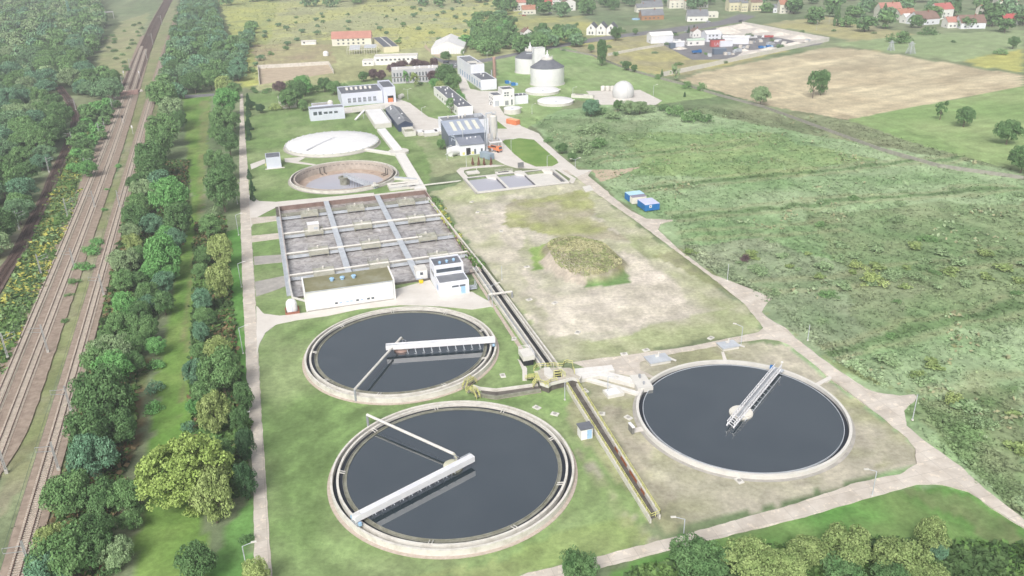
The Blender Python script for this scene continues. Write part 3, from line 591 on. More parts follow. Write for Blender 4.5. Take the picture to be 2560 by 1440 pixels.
# covered tank
EC = np.array([-83.5, 388.4])
r = T('covered_tank', 'round tank under a white ribbed membrane cover, topmost of the left row', 'covered tank', (EC[0], EC[1], 0)); N_ = 96
part('wall', MB().ring(21.0, 21.9, -.3, 1.3, n=N_), newcon, r); part('apron', MB().ring(21.9, 22.8, -.3, .08, n=N_), concd, r)
memb = mat('white_membrane', rgb(228,229,230), rgb(240,240,240), .2, .6)
part('cover', MB().lathe([(21.2,1.3),(20.8,1.6),(14,2.3),(7,2.8),(.5,3.0)], n=N_), memb, r, smooth=True)
mb = MB()
for k in range(24): a = k*2*PI/24; mb.bar((1*math.cos(a),1*math.sin(a),3.05), (20.8*math.cos(a),20.8*math.sin(a),1.68), .12, .1)
mb.bar((0,0,3.2), (-8.5,-17.5,2.4), .9, .4); part('ribs', mb, mat('membrane_rib', rgb(206,208,214), rgb(220,222,226), .3), r)
mb = MB()
for k in range(36): a = k*2*PI/36; mb.box(-.4,.4,-.1,.1,0,.3) if False else mb.bar((21.25*math.cos(a),21.25*math.sin(a),1.45), (21.9*math.cos(a+.02),21.9*math.sin(a+.02),1.45), .5, .25)
part('clamps', mb, galv, r)
# ------------------------------------------------------------------ aeration basin
BO = BX0*V+BY0*U; W_ = BX1-BX0; D_ = BY1-BY0
def L2(px, z=0.3):                                   # photo pixel -> basin-local coordinates
    q = uv(G(*px, z)); return q[0]-BX0, q[1]-BY0
rows = [(L2(a)[1]+L2(b)[1])/2 for a, b in [((699,540),(1062,501)), ((711,588),(1088,540)), ((720,635),(1119,588)), ((730,687),(1154,637))]]
cols = [(L2(a)[0]+L2(b)[0])/2 for a, b in [((812,507),(873,670)), ((940,490),(1035,664))]]
(lambda *a: None)('BASIN', W_, D_, rows, cols)
r = T('aeration_basin', 'large rectangular basin of brown aerated water divided into cells by walkways', 'aeration basin', (BO[0], BO[1], 0), AZ)
part('water', MB().box(0, W_, 0, D_, -3, -1.3), wbrown, r)
part('wall', MB().box(-.35, W_+.35, D_, D_+.4, -2.8, .35), brick, r); part('wall', MB().box(W_, W_+.4, -.3, D_, -2.8, .6), brick, r)
part('wall', MB().box(-.4, 0, -.3, D_, -2.8, .6), wcon, r); part('wall', MB().box(-.4, W_+.4, -.5, -.02, -2.8, .5), dkcon, r)
part('north_kerb', MB().box(-1, W_+.6, D_+.4, D_+2.6, -.5, .25), concl, r)
part('walkway', MB().box(-1.7, -.42, 2, D_-12, .1, .5), galv, r); part('walkway', MB().box(-1.5, -.45, D_-12, D_, .1, .42), dkcon, r)
for c in cols:
    part('walkway', MB().box(c-.95, c+.95, 0, D_, .3, .5), galv, r); part('dividing_wall', MB().box(c-.2, c+.2, 0, D_, -2.5, .34), dkcon, r)
for i, y in enumerate(rows):
    part('dividing_wall', MB().box(0, W_, y-.2, y+.2, -2.5, .05), dkcon, r)
    if i == 0: part('channel_walkway', MB().box(0, W_, y, y+3.2, .06, .28), oldcon, r)
    else: part('channel_walkway', MB().box(0, W_, y-.1, y+1.5, .06, .24), mat('pale_walkway', rgb(160,158,148), rgb(192,190,182), .8, detail=7), r)
    part('beam', MB().box(0, W_, y-.75, y-.55, -.9, -.3).box(0, W_, y-.3, y-.2, -1.0, .0), galv, r)
    if i: part('pipe', MB().tube([(-.3,y+.1,.62),(W_*(.92 if i == 2 else 1),y+.1,.66)], .32, 8).tube([(W_*.3,y+1.4,.55),(W_,y+1.4,.55)], .12, 6) if i == 1 else MB().tube([(-.3,y+.1,.62),(W_*(.8 if i == 2 else 1),y+.1,.66)], .34, 8), newcon, r)
    mb = MB()
    for k in range(8): x = 2+k*(W_-4)/7; mb.bar((x,y-.1,.6), (x,y-.5,-1.2), .12)
    part('drop_pipes', mb, newcon, r)
part('railing', rail_pts(rail_pts(MB(), [(-.2,2,.6),(-.2,D_-1,.6)], 1.0, .035, 2.2), [(-1.65,2,.5),(-1.65,D_-12,.5)], 1.0, .03, 2.2), galv, r)
part('sill', MB().box(W_+.05, W_+.35, -.3, D_, .6, .66).box(-.35, -.05, -.3, D_, .6, .66), mat('sill_stone', rgb(170,152,144), rgb(196,184,176), 1), r)
plat = None; cen = [cols[0]/2, (cols[0]+cols[1])/2, (cols[1]+W_)/2]; rn = ['topmost row', 'second row from the top', 'third row from the top', 'lowest row']; cn = ['left cell', 'middle cell', 'right cell']
for i, y in enumerate(rows):
    for j, x in enumerate(cen):
        P = BO+V*(x+(1.5 if j == 0 else 0))+U*y
        if plat is None:
            plat = T('aerator_platform', '', 'platform', (*P, 0), AZ)
            part('slab', MB().box(-3.2,3.2,-1.3,-.3,.3,.6).box(-3.2,3.2,1.7,3.2,.3,.6).box(-3.2,-1.5,-.3,1.7,.3,.6).box(1.5,3.2,-.3,1.7,.3,.6).box(-1.5,1.5,.55,.8,.3,.6).box(-3.2,3.2,-1.3,-1.0,-.5,.3), mat('platform_concrete', rgb(156,156,142), rgb(190,190,178), .7, .95, detail=8), plat)
            part('leg', MB().box(-3,-2.6,-1.2,-.8,-2,.3), oldcon, plat); part('leg', MB().box(2.6,3,-1.2,-.8,-2,.3), oldcon, plat)
            part('motor', MB().lathe([(.35,.6),(.35,1.3),(.2,1.4)], 0, 2.4, 12), newcon, plat)
            part('railing', rail_pts(MB(), [(-3.1,-1.2,.6),(-3.1,3.1,.6),(3.1,3.1,.6),(3.1,-1.2,.6)], 1.0, .035, 1.6), oldcon, plat); reg(plat); o = plat
        else: o = copytree(plat); o.location = (*P, 0)
        tag(o, 'mossy concrete aerator platform on the %s of walkways, %s' % (rn[i], cn[j]), 'platform', 'aerator platforms over the basin')
P = BO+V*(cen[0]+1.5)+U*(rows[1]+.2)
r = T('equipment_cabin', 'white boxy cabin on the left platform of the second walkway', 'cabin', (*P, 0), AZ)
part('body', MB().box(-1.9,1.9,-1,1.8,.6,3.0), newcon, r); part('grille', MB().box(.1,1.5,-1.05,-.99,1.2,2.0), galv, r); part('roof', MB().box(-2.0,2.0,-1.1,1.9,3.0,3.12), whm, r)
# ------------------------------------------------------------------ three-cell basin with berm
q = [uv(G(a, b, 1.5)) for a, b in ((1196,479), (1415,453), (1376,421), (1166,446))]
TX0 = (q[0][0]+q[3][0])/2; TX1 = (q[1][0]+q[2][0])/2; TY0 = (q[0][1]+q[1][1])/2; TY1 = (q[2][1]+q[3][1])/2
O = TX0*V+TY0*U; TW = TX1-TX0; TD_ = TY1-TY0; (lambda *a: None)('TRI', TW, TD_)
r = T('settling_basin', 'rectangular basin of three cells with pale rims, right cell empty', 'basin', (*O, 0), AZ)
z1 = 1.55; c1 = TW*.335; c2 = TW*.665
mb = MB()
for a in ((-.6,TW+.6,-1.6,0), (-.6,TW+.6,TD_,TD_+1), (-.9,0,0,TD_), (TW,TW+.9,0,TD_)): mb.box(*a, -.3, z1)
part('wall', mb, newcon, r)
for c in (c1, c2): part('dividing_wall', MB().box(c-.5, c+.5, 0, TD_, -.2, z1), newcon, r)
part('kerb', MB().box(-1.3,TW+1,-2.2,-1.6,-.3,z1-.25).box(-1.5,-.9,-2.2,TD_,-.3,z1-.25), concd, r)
mb = MB()
for c in (c1, c2, TW): part('corner_fillet', MB().prism([(c-4,TD_),(c-.5,TD_),(c-.5,TD_-4)], 0, z1-.02), newcon, r)
mb = MB()
for a, b in ((0,c1),(c1,c2),(c2,TW)): mb.box(a+.5, b-.5, TD_-.06, TD_-.01, .3, z1-.1); mb.box(b-.58, b-.52, .5, TD_-4, .3, z1-.1)
part('inner_face', mb, mat('dark_inner_face', rgb(110,110,116), rgb(136,136,142), .8), r)  # darker grey strips on the far and right inner faces
part('water', MB().box(.1, c1-.4, .1, TD_-.1, 0, .62), wgrey, r); part('water', MB().box(c1+.4, c2-.4, .1, TD_-.1, 0, .62), wgrey, r)
part('floor', MB().box(c2+.4, TW-.1, .1, TD_-.1, 0, .22), newcon, r)
part('sump', MB().box(c2+3, TW-3.5, 1.2, 2.4, .2, .26), black, r)
part('weir_box', MB().box(c1+1, c1+8, TD_+1, TD_+3.6, -.2, z1+.1).box(c1+9, c2, TD_+1, TD_+2.2, -.2, z1), newcon, r)
part('railing', rail_pts(MB(), [(c1+1,TD_+3.5,z1),(c1+8,TD_+3.5,z1),(c1+8,TD_+1.2,z1)], 1, .04), newcon, r)
part('opening', MB().box(c1+2, c1+6.5, TD_+1.8, TD_+2.9, z1+.1, z1+.13), black, r)
part('water_mark', MB().box(c1+1.5, c1+1.8, 1, 1.3, .62, 1.1).box(c2-6, c2-5.7, TD_-2, TD_-1.7, .62, 1.0), grm, r)
mb = MB().bar((-.9,TD_-.8,.9), (-21,TD_-1.2,.9), .9, .3); mb.box(-23.5,-20.5,TD_-2.6,TD_-.2,.2,1.0); solo('covered_channel', mb, newcon, 'thin straight concrete channel running left from the three-cell basin', 'channel', None, (*O, 0), AZ)
solo('notice_board', MB().box(-1.3,1.3,-.06,.06,.7,2.6).box(-1.1,-1,-.05,.05,-.2,.7).box(1,1.1,-.05,.05,-.2,.7), mat('board_grey', rgb(120,122,124), rgb(134,136,138), 1), 'small grey board standing behind the three-cell basin', 'notice board', None, G(1302,421), AZ)
mb = MB().box(-2.6,2.6,-1.8,1.8,.2,.75).box(-2.2,2.2,-1.5,1.5,.75,.83); mb.tube([(2.1,1.6,.7),(2.1,1.6,2.4)], .14, 8)
solo('valve_chamber', mb, newcon, 'low pale valve chamber with vent pipe left of the three-cell basin', 'valve chamber', 'valve chambers', G(1182,434), AZ)
# ------------------------------------------------------------------ open channels along the basin
def wall(name, pts, w_, h, m, label=None, cat=None, z0=-.3, group=None, parent=None):
    P = [G(a, b, h) for a, b in pts]; mb = MB()
    for a, b in zip(P[:-1], P[1:]): mb.bar((a[0],a[1],(z0+h)/2), (b[0],b[1],(z0+h)/2), w_, h-z0)
    if parent is not None: o = part(name, mb, m, parent); o.location = -parent.location; return o
    return solo(name, mb, m, label, cat, group)
r = T('open_channel', 'long open triple concrete channel from the basin corner to the yellow railed junction', 'channel', G(1290,790))
for p_, m_ in (([(1182,668),(1352,912)], wcon), ([(1190,664),(1364,910)], wcon), ([(1204,660),(1383,909)], wcon)): wall('wall', p_, .35, 1.0, m_, parent=r)
def slab(pts, z, m, name, parent): o = part(name, MB().flat([G(a, b, z)[:2] for a, b in pts], z), m, parent); o.location = -parent.location; return o
slab([(1182,670),(1190,666),(1364,912),(1352,914)], .2, grm, 'channel_floor', r); slab([(1191,664),(1204,661),(1383,910),(1365,912)], .15, black, 'channel_floor', r)  # black floor colour stands in for the shade of a deep channel
slab([(1205,660),(1214,659),(1394,908),(1384,910)], .12, mat('weedy_floor', rgb(92,104,72), rgb(120,126,98), .7), 'channel_floor', r)
solo('retaining_wall', MB(), wcon, 'x', 'wall') if False else wall('retaining_wall', [(1070,492),(1112,545),(1160,605),(1214,672),(1270,743),(1395,910)], .4, 1.1, wcon, 'long weathered concrete wall between the basin and the dry field', 'wall')
sheet('kerb_path', [(1173,676),(1178,674),(1308,872),(1300,876)], apron, .16, .1, label='pale strip of paving beside the open channel')
r = T('open_channel', 'straight open channel with yellow railings and rust stains, running to the lower right', 'channel', G(1530,1130))
for p_ in ([(1417,962),(1627,1296)], [(1441,955),(1650,1286)]): wall('wall', p_, .3, 1.1, wcon, parent=r)
slab([(1417,964),(1441,957),(1650,1288),(1627,1298)], .15, dkcon, 'channel_floor', r)  # dark floor colour paints the shade of the channel's depth
P0, P1 = G(1441,957,1.1), G(1650,1286,1.1)
slabm = MB()
for t0, t1 in ((.53,.57),(.6,.67),(.7,.78),(.82,.86)):
    a = P0+(P1-P0)*t0; b = P0+(P1-P0)*t1; off = np.array([-.18,-.1,0]); o = part('rust_stain', MB().add([a+off+[0,0,-.2], b+off+[0,0,-.2], b+off+[0,0,-.95], a+off+[0,0,-.95]], [(0,1,2,3)]), rustp, r); o.location = -r.location
for p_, q_ in (((1417,962),(1627,1296)), ((1441,955),(1650,1286))):
    a, b = G(*p_, 1.1), G(*q_, 1.1); mb = rail_pts(MB(), [a, b], 1.0, .05, 2.0); o = part('railing', mb, yel, r); o.location = -r.location
a, b = G(1627,1296,1.1), G(1650,1286,1.1); o = part('railing', rail_pts(MB(), [a, b], 1.0, .05, 1.0), yel, r); o.location = -r.location
r = T('open_channel', 'angled open channel from the junction to the gap between the two left tanks', 'channel', G(1250,975))
wall('wall', [(1345,958),(1240,972),(1200,968),(1183,962)], .35, .9, wcon, parent=r); wall('wall', [(1352,972),(1240,990),(1205,984),(1180,972)], .35, .9, oldcon, parent=r)
slab([(1345,959),(1240,973),(1200,969),(1205,985),(1240,991),(1352,973)], .2, dkcon, 'channel_floor', r)  # dark interior painted on a shallow floor to read as deep shade
slab([(1352,976),(1240,994),(1210,990),(1212,994),(1240,999),(1354,981)], .12, apron, 'kerb', r)
for (a, b), lb in (((1160,975),(1188,957)), 'upper'), (((1170,982),(1196,998)), 'lower'):
    A, B = G(*a, 0), G(*b, 0); d = (B-A)[:2]; L_ = float(np.hypot(*d))
    rr_ = T('crossover_steps', 'yellow railed steps over the channel between the left tanks, %s flight' % lb, 'steps', (A[0], A[1], 0), math.atan2(d[1], d[0]), 'yellow railed crossover steps')
    part('treads', MB().box(0,L_*.25,-.5,.5,.5,.62).box(L_*.25,L_*.75,-.5,.5,1.2,1.32).box(L_*.75,L_,-.5,.5,.5,.62), oldcon, rr_)
    for s in (-.5, .5): part('railing', rail_pts(MB(), [(0,s,.1),(L_*.25,s,1.3),(L_*.75,s,1.3),(L_,s,.1)], 1.0, .05, .6), yel, rr_)
# junction platform
Z = 1.9
def J(x, y, z=Z): return G(1280+x/6.4, 850+y/6.4, z)
poly = [J(450,700), J(580,745), J(620,705), J(720,670), J(970,620), J(1070,650), J(1110,590), J(1000,545), J(975,470), J(930,445), J(500,440), J(380,510), J(400,590)]
r = T('junction_platform', 'raised concrete channel junction with yellow railings between the three tanks', 'platform', (*poly[0][:2], 0))
def rel(o): o.location = -r.location; return o
pp = [q[:2] for q in poly]; rel(part('deck', MB().prism(pp, Z-.3, Z), mat('worn_deck', rgb(176,168,156), rgb(200,196,184), .9, detail=8), r))
ins = np.mean(pp, 0); rel(part('base', MB().prism([ins+(q-ins)*.93 for q in pp], -.2, Z-.3), dkcon, r))
rel(part('parapet', MB().bar(poly[0], poly[1], .25, .7).bar(poly[1], poly[2], .25, .7).bar(poly[2], poly[4], .25, .7).bar(poly[4], poly[5], .25, .7).bar(poly[5], poly[6], .25, .7), newcon, r))
rel(part('hatch_cover', MB().prism([J(510,460)[:2], J(600,455)[:2], J(660,540)[:2], J(650,620)[:2], J(590,620)[:2], J(515,560)[:2]], Z, Z+.35), newcon, r))
rel(part('opening', MB().flat([J(680,500)[:2], J(775,490)[:2], J(800,590)[:2], J(690,600)[:2]], Z+.01), black, r))
mb = MB()
for a, b in (((760,430),(850,580)), ((380,500),(440,640))): mb.bar(J(*a), J(*b), .8, .2)
rel(part('plank', mb, cream, r))
for ring in ([(500,440),(650,430),(820,440),(840,395),(880,380),(970,400),(970,470),(1000,540)], [(670,560),(790,540),(850,585)], [(350,500),(390,450),(500,440)], [(530,740),(620,690),(720,660)], [(400,590),(450,700),(580,745)], [(670,610),(790,590)]):
    rel(part('railing', rail_pts(MB(), [J(*q) for q in ring], 1.1, .06, 1.1), yel, r))
for q in (((370,600),(240,620)), ((400,640),(330,760))):
    A, B = J(*q[0]), J(q[1][0], q[1][1], 0); B[2] = .1
    rel(part('stairs', MB().bar(A, B, 1.0, .12), oldcon, r))
    for s in (-.5, .5):
        d = (B-A)[:2]; nn = np.array([-d[1], d[0], 0])/np.hypot(*d)*s; rel(part('railing', rail_pts(MB(), [A+nn, B+nn], 1.0, .05, .6), yel, r))
rel(part('pipe_stub', MB().tube([J(1040,650,.1), J(1040,650,1.5)], .45, 12), blu, r))
def cover(a, b, wd, z, label, m=newcon):
    A, B = J(*a, z), J(*b, z); d = (B-A)[:2]; L_ = float(np.hypot(*d)); rr_ = T('covered_channel', label, 'covered channel', (A[0], A[1], 0), math.atan2(d[1], d[0]), 'pale covered channels by the junction')
    part('body', MB().box(0, L_, -wd/2, wd/2, -.2, z), m, rr_); mb = MB(); k = int(L_/2)
    for i in range(k): mb.box(i*L_/k+.04, (i+1)*L_/k-.04, -wd/2+.12, wd/2-.12, z, z+.07)
    part('lids', mb, mat('pale_lid', rgb(220,218,214), rgb(230,229,226), .8), rr_)
cover((990,505), (1620,440), 2.6, 1.0, 'upper pale covered channel running level right from the junction')
cover((1050,590), (1400,520), 2.6, .9, 'short pale covered channel bent beside the level one')
cover((1400,520), (2060,690), 2.6, .85, 'wide pale covered channel sloping from the junction to the right hand tank')
cover((1150,600), (2030,850), 1.3, .5, 'narrow pale covered channel below the wide one')
r = T('distribution_box', 'pale concrete distribution box on the rim of the right hand tank', 'concrete box', J(2080,730,0), math.radians(10))
part('body', MB().box(-2,1.6,-3,3,-.2,1.25), newcon, r); part('gate', MB().box(-.3,.1,1.2,1.9,1.25,2.1).box(-.3,.1,-1.6,-1.2,1.25,1.9), grm, r)
r = T('flow_meter_chamber', 'white slab covered chamber with lid beside the narrow covered channel', 'chamber', J(1620,860,0), math.radians(18))
part('body', MB().box(-2,2,-1.6,1.4,-.1,.7), newcon, r); part('lid', MB().box(-1.7,1.2,-1.2,1.1,.7,.8), whm, r)
def chamber(px, py, label, w2=2.6, d2=1.7, rail=True):
    rr_ = T('valve_chamber', label, 'valve chamber', G(px, py), AZ, 'valve chambers'); part('base', MB().box(-w2,w2,-d2,d2,-.2,.7), newcon, rr_); part('lid', MB().box(-w2-.2,w2+.2,-d2-.2,d2+.2,.7,.85), galv, rr_)
    part('vent', MB().tube([(.6,.8,.8),(.6,.8,2.0)], .16, 8).box(-.2,.5,.6,1.0,.85,1.3), newcon, rr_); part('steps', MB().bar((w2,.2,.6),(w2+1.6,-1.4,.1),.7,.12), newcon, rr_)
chamber(1644,903, 'pale lidded valve chamber upper left of the right hand tank'); chamber(1820,868, 'pale lidded valve chamber above the right hand tank', 2.2, 1.5)
sheet('path', [(1803,880),(1810,880),(1817,900),(1808,901)], concl, .1, .05, label='short paved path from the chamber down to the right tank'); sheet('path', [(2036,960),(2074,940),(2080,946),(2045,966)], concl, .1, .05, label='short paved path from the right tank to the road')
sheet('path', [(1577,1072),(1602,1068),(1612,1078),(1578,1083)], concl, .1, .05, label='short paved path beside the grey cabinet')
# berm height field is applied after the three-cell basin is known
co = np.empty(len(me.vertices)*3, np.float32); me.vertices.foreach_get('co', co); co = co.reshape(-1, 3)
gu = co[:,0]*V[0]+co[:,1]*V[1]-TX0; gv = co[:,0]*U[0]+co[:,1]*U[1]-TY0
dl = np.maximum(-1.4-gu, 0); dr = np.maximum(gu-TW-.9, 0); db = np.maximum(-2.1-gv, 0); dt = np.maximum(gv-TD_-.9, 0)
dd = np.sqrt((dl/6)**2+(dr/1.2)**2+(db/5.5)**2+(dt/1.2)**2); inside = (gu > .5) & (gu < TW-.5) & (gv > .5) & (gv < TD_-.5)
bh = 1.25*np.clip(1-dd, 0, 1)**.9; bh[inside] = -.3; co[:,2] += bh; me.vertices.foreach_set('co', co.ravel())
# ------------------------------------------------------------------ buildings
wwh = mat('white_render', rgb(232,232,230), rgb(243,243,241), .25, .9, detail=7); wblu = mat('pale_blue_render', rgb(206,212,228), rgb(218,223,236), .2, .9, detail=6)
wlil = mat('cool_white_render', rgb(224,228,238), rgb(236,239,245), .2, .9, detail=6)
wcrm = mat('cream_render', rgb(224,222,210), rgb(234,232,222), .2, .9); wyel = mat('yellow_render', rgb(222,216,186), rgb(230,225,198), .2, .9)
rfg = mat('grey_felt_roof', rgb(118,122,130), rgb(146,150,156), .25, .95, c=rgb(130,134,140), detail=8); rfd = mat('dark_felt_roof', rgb(98,102,110), rgb(122,126,134), .3, .95, detail=7)
rfm = mat('mossy_flat_roof', rgb(122,120,92), rgb(152,152,134), .22, .95, c=rgb(136,134,106), detail=7)
dkcl = mat('dark_grey_cladding', rgb(98,108,124), rgb(112,122,138), .2, .5, .3); navy = mat('navy_cladding', rgb(62,74,96), rgb(76,88,112), .2, .6, .3)
rtile = mat('orange_tile_roof', rgb(170,120,100), rgb(188,142,122), .4, .9); rbrt = mat('bright_red_roof', rgb(182,106,102), rgb(194,122,116), .3, .8); rbrn = mat('brown_tile_roof', rgb(128,104,96), rgb(150,126,116), .4, .9)
rpnk = mat('faded_red_roof', rgb(178,128,116), rgb(196,146,134), .2, .9)
glass = mat('window_glass', rgb(72,82,92), rgb(96,106,116), .6, .15, .5); brk = mat('old_brick', rgb(140,92,76), rgb(166,116,98), 1.2, .95)
skyl = mat('skylight_panel', rgb(214,214,200), rgb(226,226,216), .5, .5)
def flat(root, x0, x1, y0, y1, z0, z1, wm, rm, par=.35, pw=.25, name='wall'):
    part(name, MB().box(x0, x1, y0, y1, z0-.3, z1), wm, root); part('roof', MB().box(x0+pw+.01, x1-pw-.01, y0+pw+.01, y1-pw-.01, z1, z1+.06), rm, root)
    if par:
        part('parapet', MB().box(x0, x1, y0, y0+pw, z1, z1+par).box(x0, x1, y1-pw, y1, z1, z1+par).box(x0, x0+pw, y0+pw, y1-pw, z1, z1+par).box(x1-pw, x1, y0+pw, y1-pw, z1, z1+par), wm, root)
def gable(root, x0, x1, y0, y1, z0, z1, rise, wm, rm, along='x', over=.3):
    mb = MB().box(x0, x1, y0, y1, z0-.3, z1); th = .16
    if along == 'x':
        ym = (y0+y1)/2
        for x in (x0, x1): mb.add([(x,y0,z1),(x,y1,z1),(x,ym,z1+rise)], [(0,1,2)])
        a, b = x0-over, x1+over; e = over*rise/(ym-y0)
        rf = MB().add([(a,y0-over,z1-e),(b,y0-over,z1-e),(b,ym,z1+rise),(a,ym,z1+rise),(a,y0-over,z1-e+th),(b,y0-over,z1-e+th),(b,ym,z1+rise+th),(a,ym,z1+rise+th)], [(0,3,2,1),(4,5,6,7),(0,1,5,4),(1,2,6,5),(3,0,4,7)])
        rf.add([(a,y1+over,z1-e),(b,y1+over,z1-e),(b,ym,z1+rise),(a,ym,z1+rise),(a,y1+over,z1-e+th),(b,y1+over,z1-e+th),(b,ym,z1+rise+th),(a,ym,z1+rise+th)], [(0,1,2,3),(7,6,5,4),(4,5,1,0),(5,6,2,1),(7,4,0,3)])
    else:
        xm = (x0+x1)/2
        for y in (y0, y1): mb.add([(x0,y,z1),(x1,y,z1),(xm,y,z1+rise)], [(0,1,2)])
        a, b = y0-over, y1+over; e = over*rise/(xm-x0)
        rf = MB()
        for xo, xi in ((x0-over, xm), (x1+over, xm)):
            rf.add([(xo,a,z1-e),(xo,b,z1-e),(xi,b,z1+rise),(xi,a,z1+rise),(xo,a,z1-e+th),(xo,b,z1-e+th),(xi,b,z1+rise+th),(xi,a,z1+rise+th)], [(0,1,2,3),(7,6,5,4),(4,5,1,0),(5,6,2,1),(7,4,0,3)])
    part('wall', mb, wm, root); return part('roof', rf, rm, root)
def win(root, x, z, w_, h_, face='f', off=0, m=None, name='window', frame=True):
    m = m or glass; e = .04
    if face == 'f': o = part(name, MB().box(x, x+w_, off-e, off, z, z+h_), m, root)
    elif face == 'l': o = part(name, MB().box(off-e, off, x, x+w_, z, z+h_), m, root)
    else: o = part(name, MB().box(off, off+e, x, x+w_, z, z+h_), m, root)
    return o
def site(a, b, top, back, az=AZ):
    """origin, width, height, depth of a box building from four photo points"""
    P = G(*a); Q = G(*b); h = HT(P, *top); K = G(back[0], back[1], h)
    v_ = np.array([math.cos(az), math.sin(az)]); u_ = np.array([-v_[1], v_[0]])
    return P, float((Q-P)[:2]@v_), h, float((K-P)[:2]@u_)
def vents(root, pts, z, m=None, r=.45, h=.7, name='roof_vent'):
    for x, y in pts: part(name, MB().lathe([(r*.7,z),(r*.7,z+h*.6),(r,z+h*.6),(r*.5,z+h)], x, y, 12), m or whm, root)
# 1 pump hall
P, w_, h, d = site((768.4,779), (988,747.5), (761,728), (749.5,694)); (lambda *a: None)('HALL', w_, h, d)
r = T('pump_hall', 'long low white hall with mossy flat roof at the lower edge of the aeration basin', 'hall building', P, AZ)
part('wall', MB().box(0, w_, 0, d, -.3, h-.5), wwh, r); part('wall', MB().box(-.25, .15, -.15, d+.1, -.3, h), wwh, r); part('wall', MB().box(w_-.15, w_+.25, -.15, d+.1, -.3, h), wwh, r)
part('roof', MB().box(.16, w_-.16, 0.02, d-.05, h-.5, h-.36), rfm, r); part('gutter', MB().box(.15, w_-.15, -.14, .02, h-.62, h-.4), galv, r)
x0 = w_*.30
for i, (f, c) in enumerate(zip((.315,.365,.44,.485,.555,.605,.68,.73), (0,1,1,1,0,1,0,0))): win(r, w_*f, 1.0, w_*.032, .55, m=(glass, mat('pale_blue_pane', rgb(178,196,224), rgb(190,206,230), .5, .3))[c])
for x in (w_*.3, w_*.42, w_*.55):
    v_ = part('roof_vent', MB().lathe([(.5,h-.36),(.5,h+.3)], x+.6, d*.55, 14), lblu, r); part('cap', MB().lathe([(.75,h+.3),(.6,h+.5),(.1,h+.6)], x+.6, d*.55, 14), lblu, v_)
part('downpipe', MB().box(w_-.4, w_-.28, -.28, -.16, 0, h-.6), galv, r); part('plinth', MB().box(.2, w_*.98, -.4, -.02, -.1, .25), concd, r)
# 2 operations house
P, w_, h, d = site((1100,742.5), (1173,730.5), (1099,711.5), (1094,694)); h = max(h, 3.2)
r = T('control_house', 'white two-level house with dark roofs and blue door beside the aeration basin', 'house', P, AZ); hb = h+2.7; d1 = 6.2; d2 = 13
P2, _, hh, dd_ = site((1100,742.5), (1173,730.5), (1092,679), (1077,654)); (lambda *a: None)('CTRL', w_, h, d, hh, dd_)
flat(r, 0, w_, 0, d1, 0, h, wlil, rfg, .35); flat(r, 0, w_, d1+.01, d2, 0, hb, wlil, rfd, .5)
part('window_band', MB().box(.6, w_-.6, d1-.03, d1, h+.9, h+2.0), glass, r)
win(r, w_*.42, h-1.5, 2.0, .55); win(r, w_*.68, h-1.5, 1.7, .55)
dr_ = win(r, w_*.72, .1, 1.3, 2.2, m=lblu, name='door'); part('handle', MB().box(w_*.72+.1, w_*.72+.2, -.12, -.04, 1.0, 1.3), grm, dr_)
win(r, d1+1, 3.2, 4, 1.2, 'l'); win(r, 2, 1.2, 1.5, 1.4, 'l', m=mat('blue_grey_pane', rgb(150,170,200), rgb(168,186,212), .5))
vents(r, [(w_*.25, d1+2.2), (w_*.5, d1+2.6), (w_*.75, d1+3)], hb+.06, lblu, .5, .8)
r2 = T('steel_platform', 'small galvanised steel landing with railing at the right side of the control house', 'platform', G(1180,722), AZ)
part('deck', MB().box(-1.2,1.2,-1.5,1.5,.5,.6), galv, r2); part('railing', rail_pts(MB(), [(-1.2,-1.5,.6),(1.2,-1.5,.6),(1.2,1.5,.6)], 1.1, .05), galv, r2)
part('ladder', MB().bar((1.2,0,0),(1.2,0,3),.08).bar((.8,0,0),(.8,0,3),.08), galv, r2)
# 3 blower container + yellow box
P, w_, h, d = site((1042,698.5), (1067,695.5), (1038,678), (1037,674)); h = 2.7
r = T('container_cabin', 'small white container cabin at the lower basin edge between hall and house', 'cabin', P, AZ); part('body', MB().box(0, 3.3, 0, 4, -.1, h), wwh, r); part('roof', MB().box(-.1, 3.4, -.1, 4.1, h, h+.12), newcon, r)
wn = win(r, 1.1, 1.2, .9, .9, m=mat('grey_frame', rgb(130,134,140), None, 1)); part('pane', MB().box(1.2,1.9,-.07,-.045,1.3,2.0), glass, wn)
mb = MB().prism([(-.5,-.4),(.5,-.4),(.5,.4),(-.5,.4)], .1, .5); mb.box(-.6,.6,-.5,.5,.5,.9); solo('grit_bin', mb, mat('bin_yellow', rgb(228,196,40), rgb(238,208,60), 1, .6), 'yellow grit bin on the grass below the white container cabin', 'bin', None, G(1053,708), AZ)
# 4 chemical tank in bund
r = T('dosing_tank', 'white upright tank with domed top in a red brick bund left of the pump hall', 'tank', G(731,779), AZ)
rb = .0; tr = 13.5/float(ppm(*G(731,775)[:2])); part('shell', MB().lathe([(tr,.2),(tr,2.5),(tr*.9,3.1),(tr*.6,3.6),(.1,3.8)], n=28), whm, r, True)
part('bund', MB().box(-1.9,1.9,-1.9,-1.65,-.1,.7).box(-1.9,1.9,1.65,1.9,-.1,.7).box(-1.9,-1.65,-1.65,1.65,-.1,.7).box(1.65,1.9,-1.65,1.65,-.1,.7), brk, r)
part('pipe', MB().tube([(0,-tr-.05,.3),(0,-tr-.05,3)], .05), lblu, r)
wall('header_pipe', [(722,697),(731,742),(768,752)], .5, .9, newcon, 'thick white pipe bending round the lower left corner of the basin', 'pipe', z0=.45)
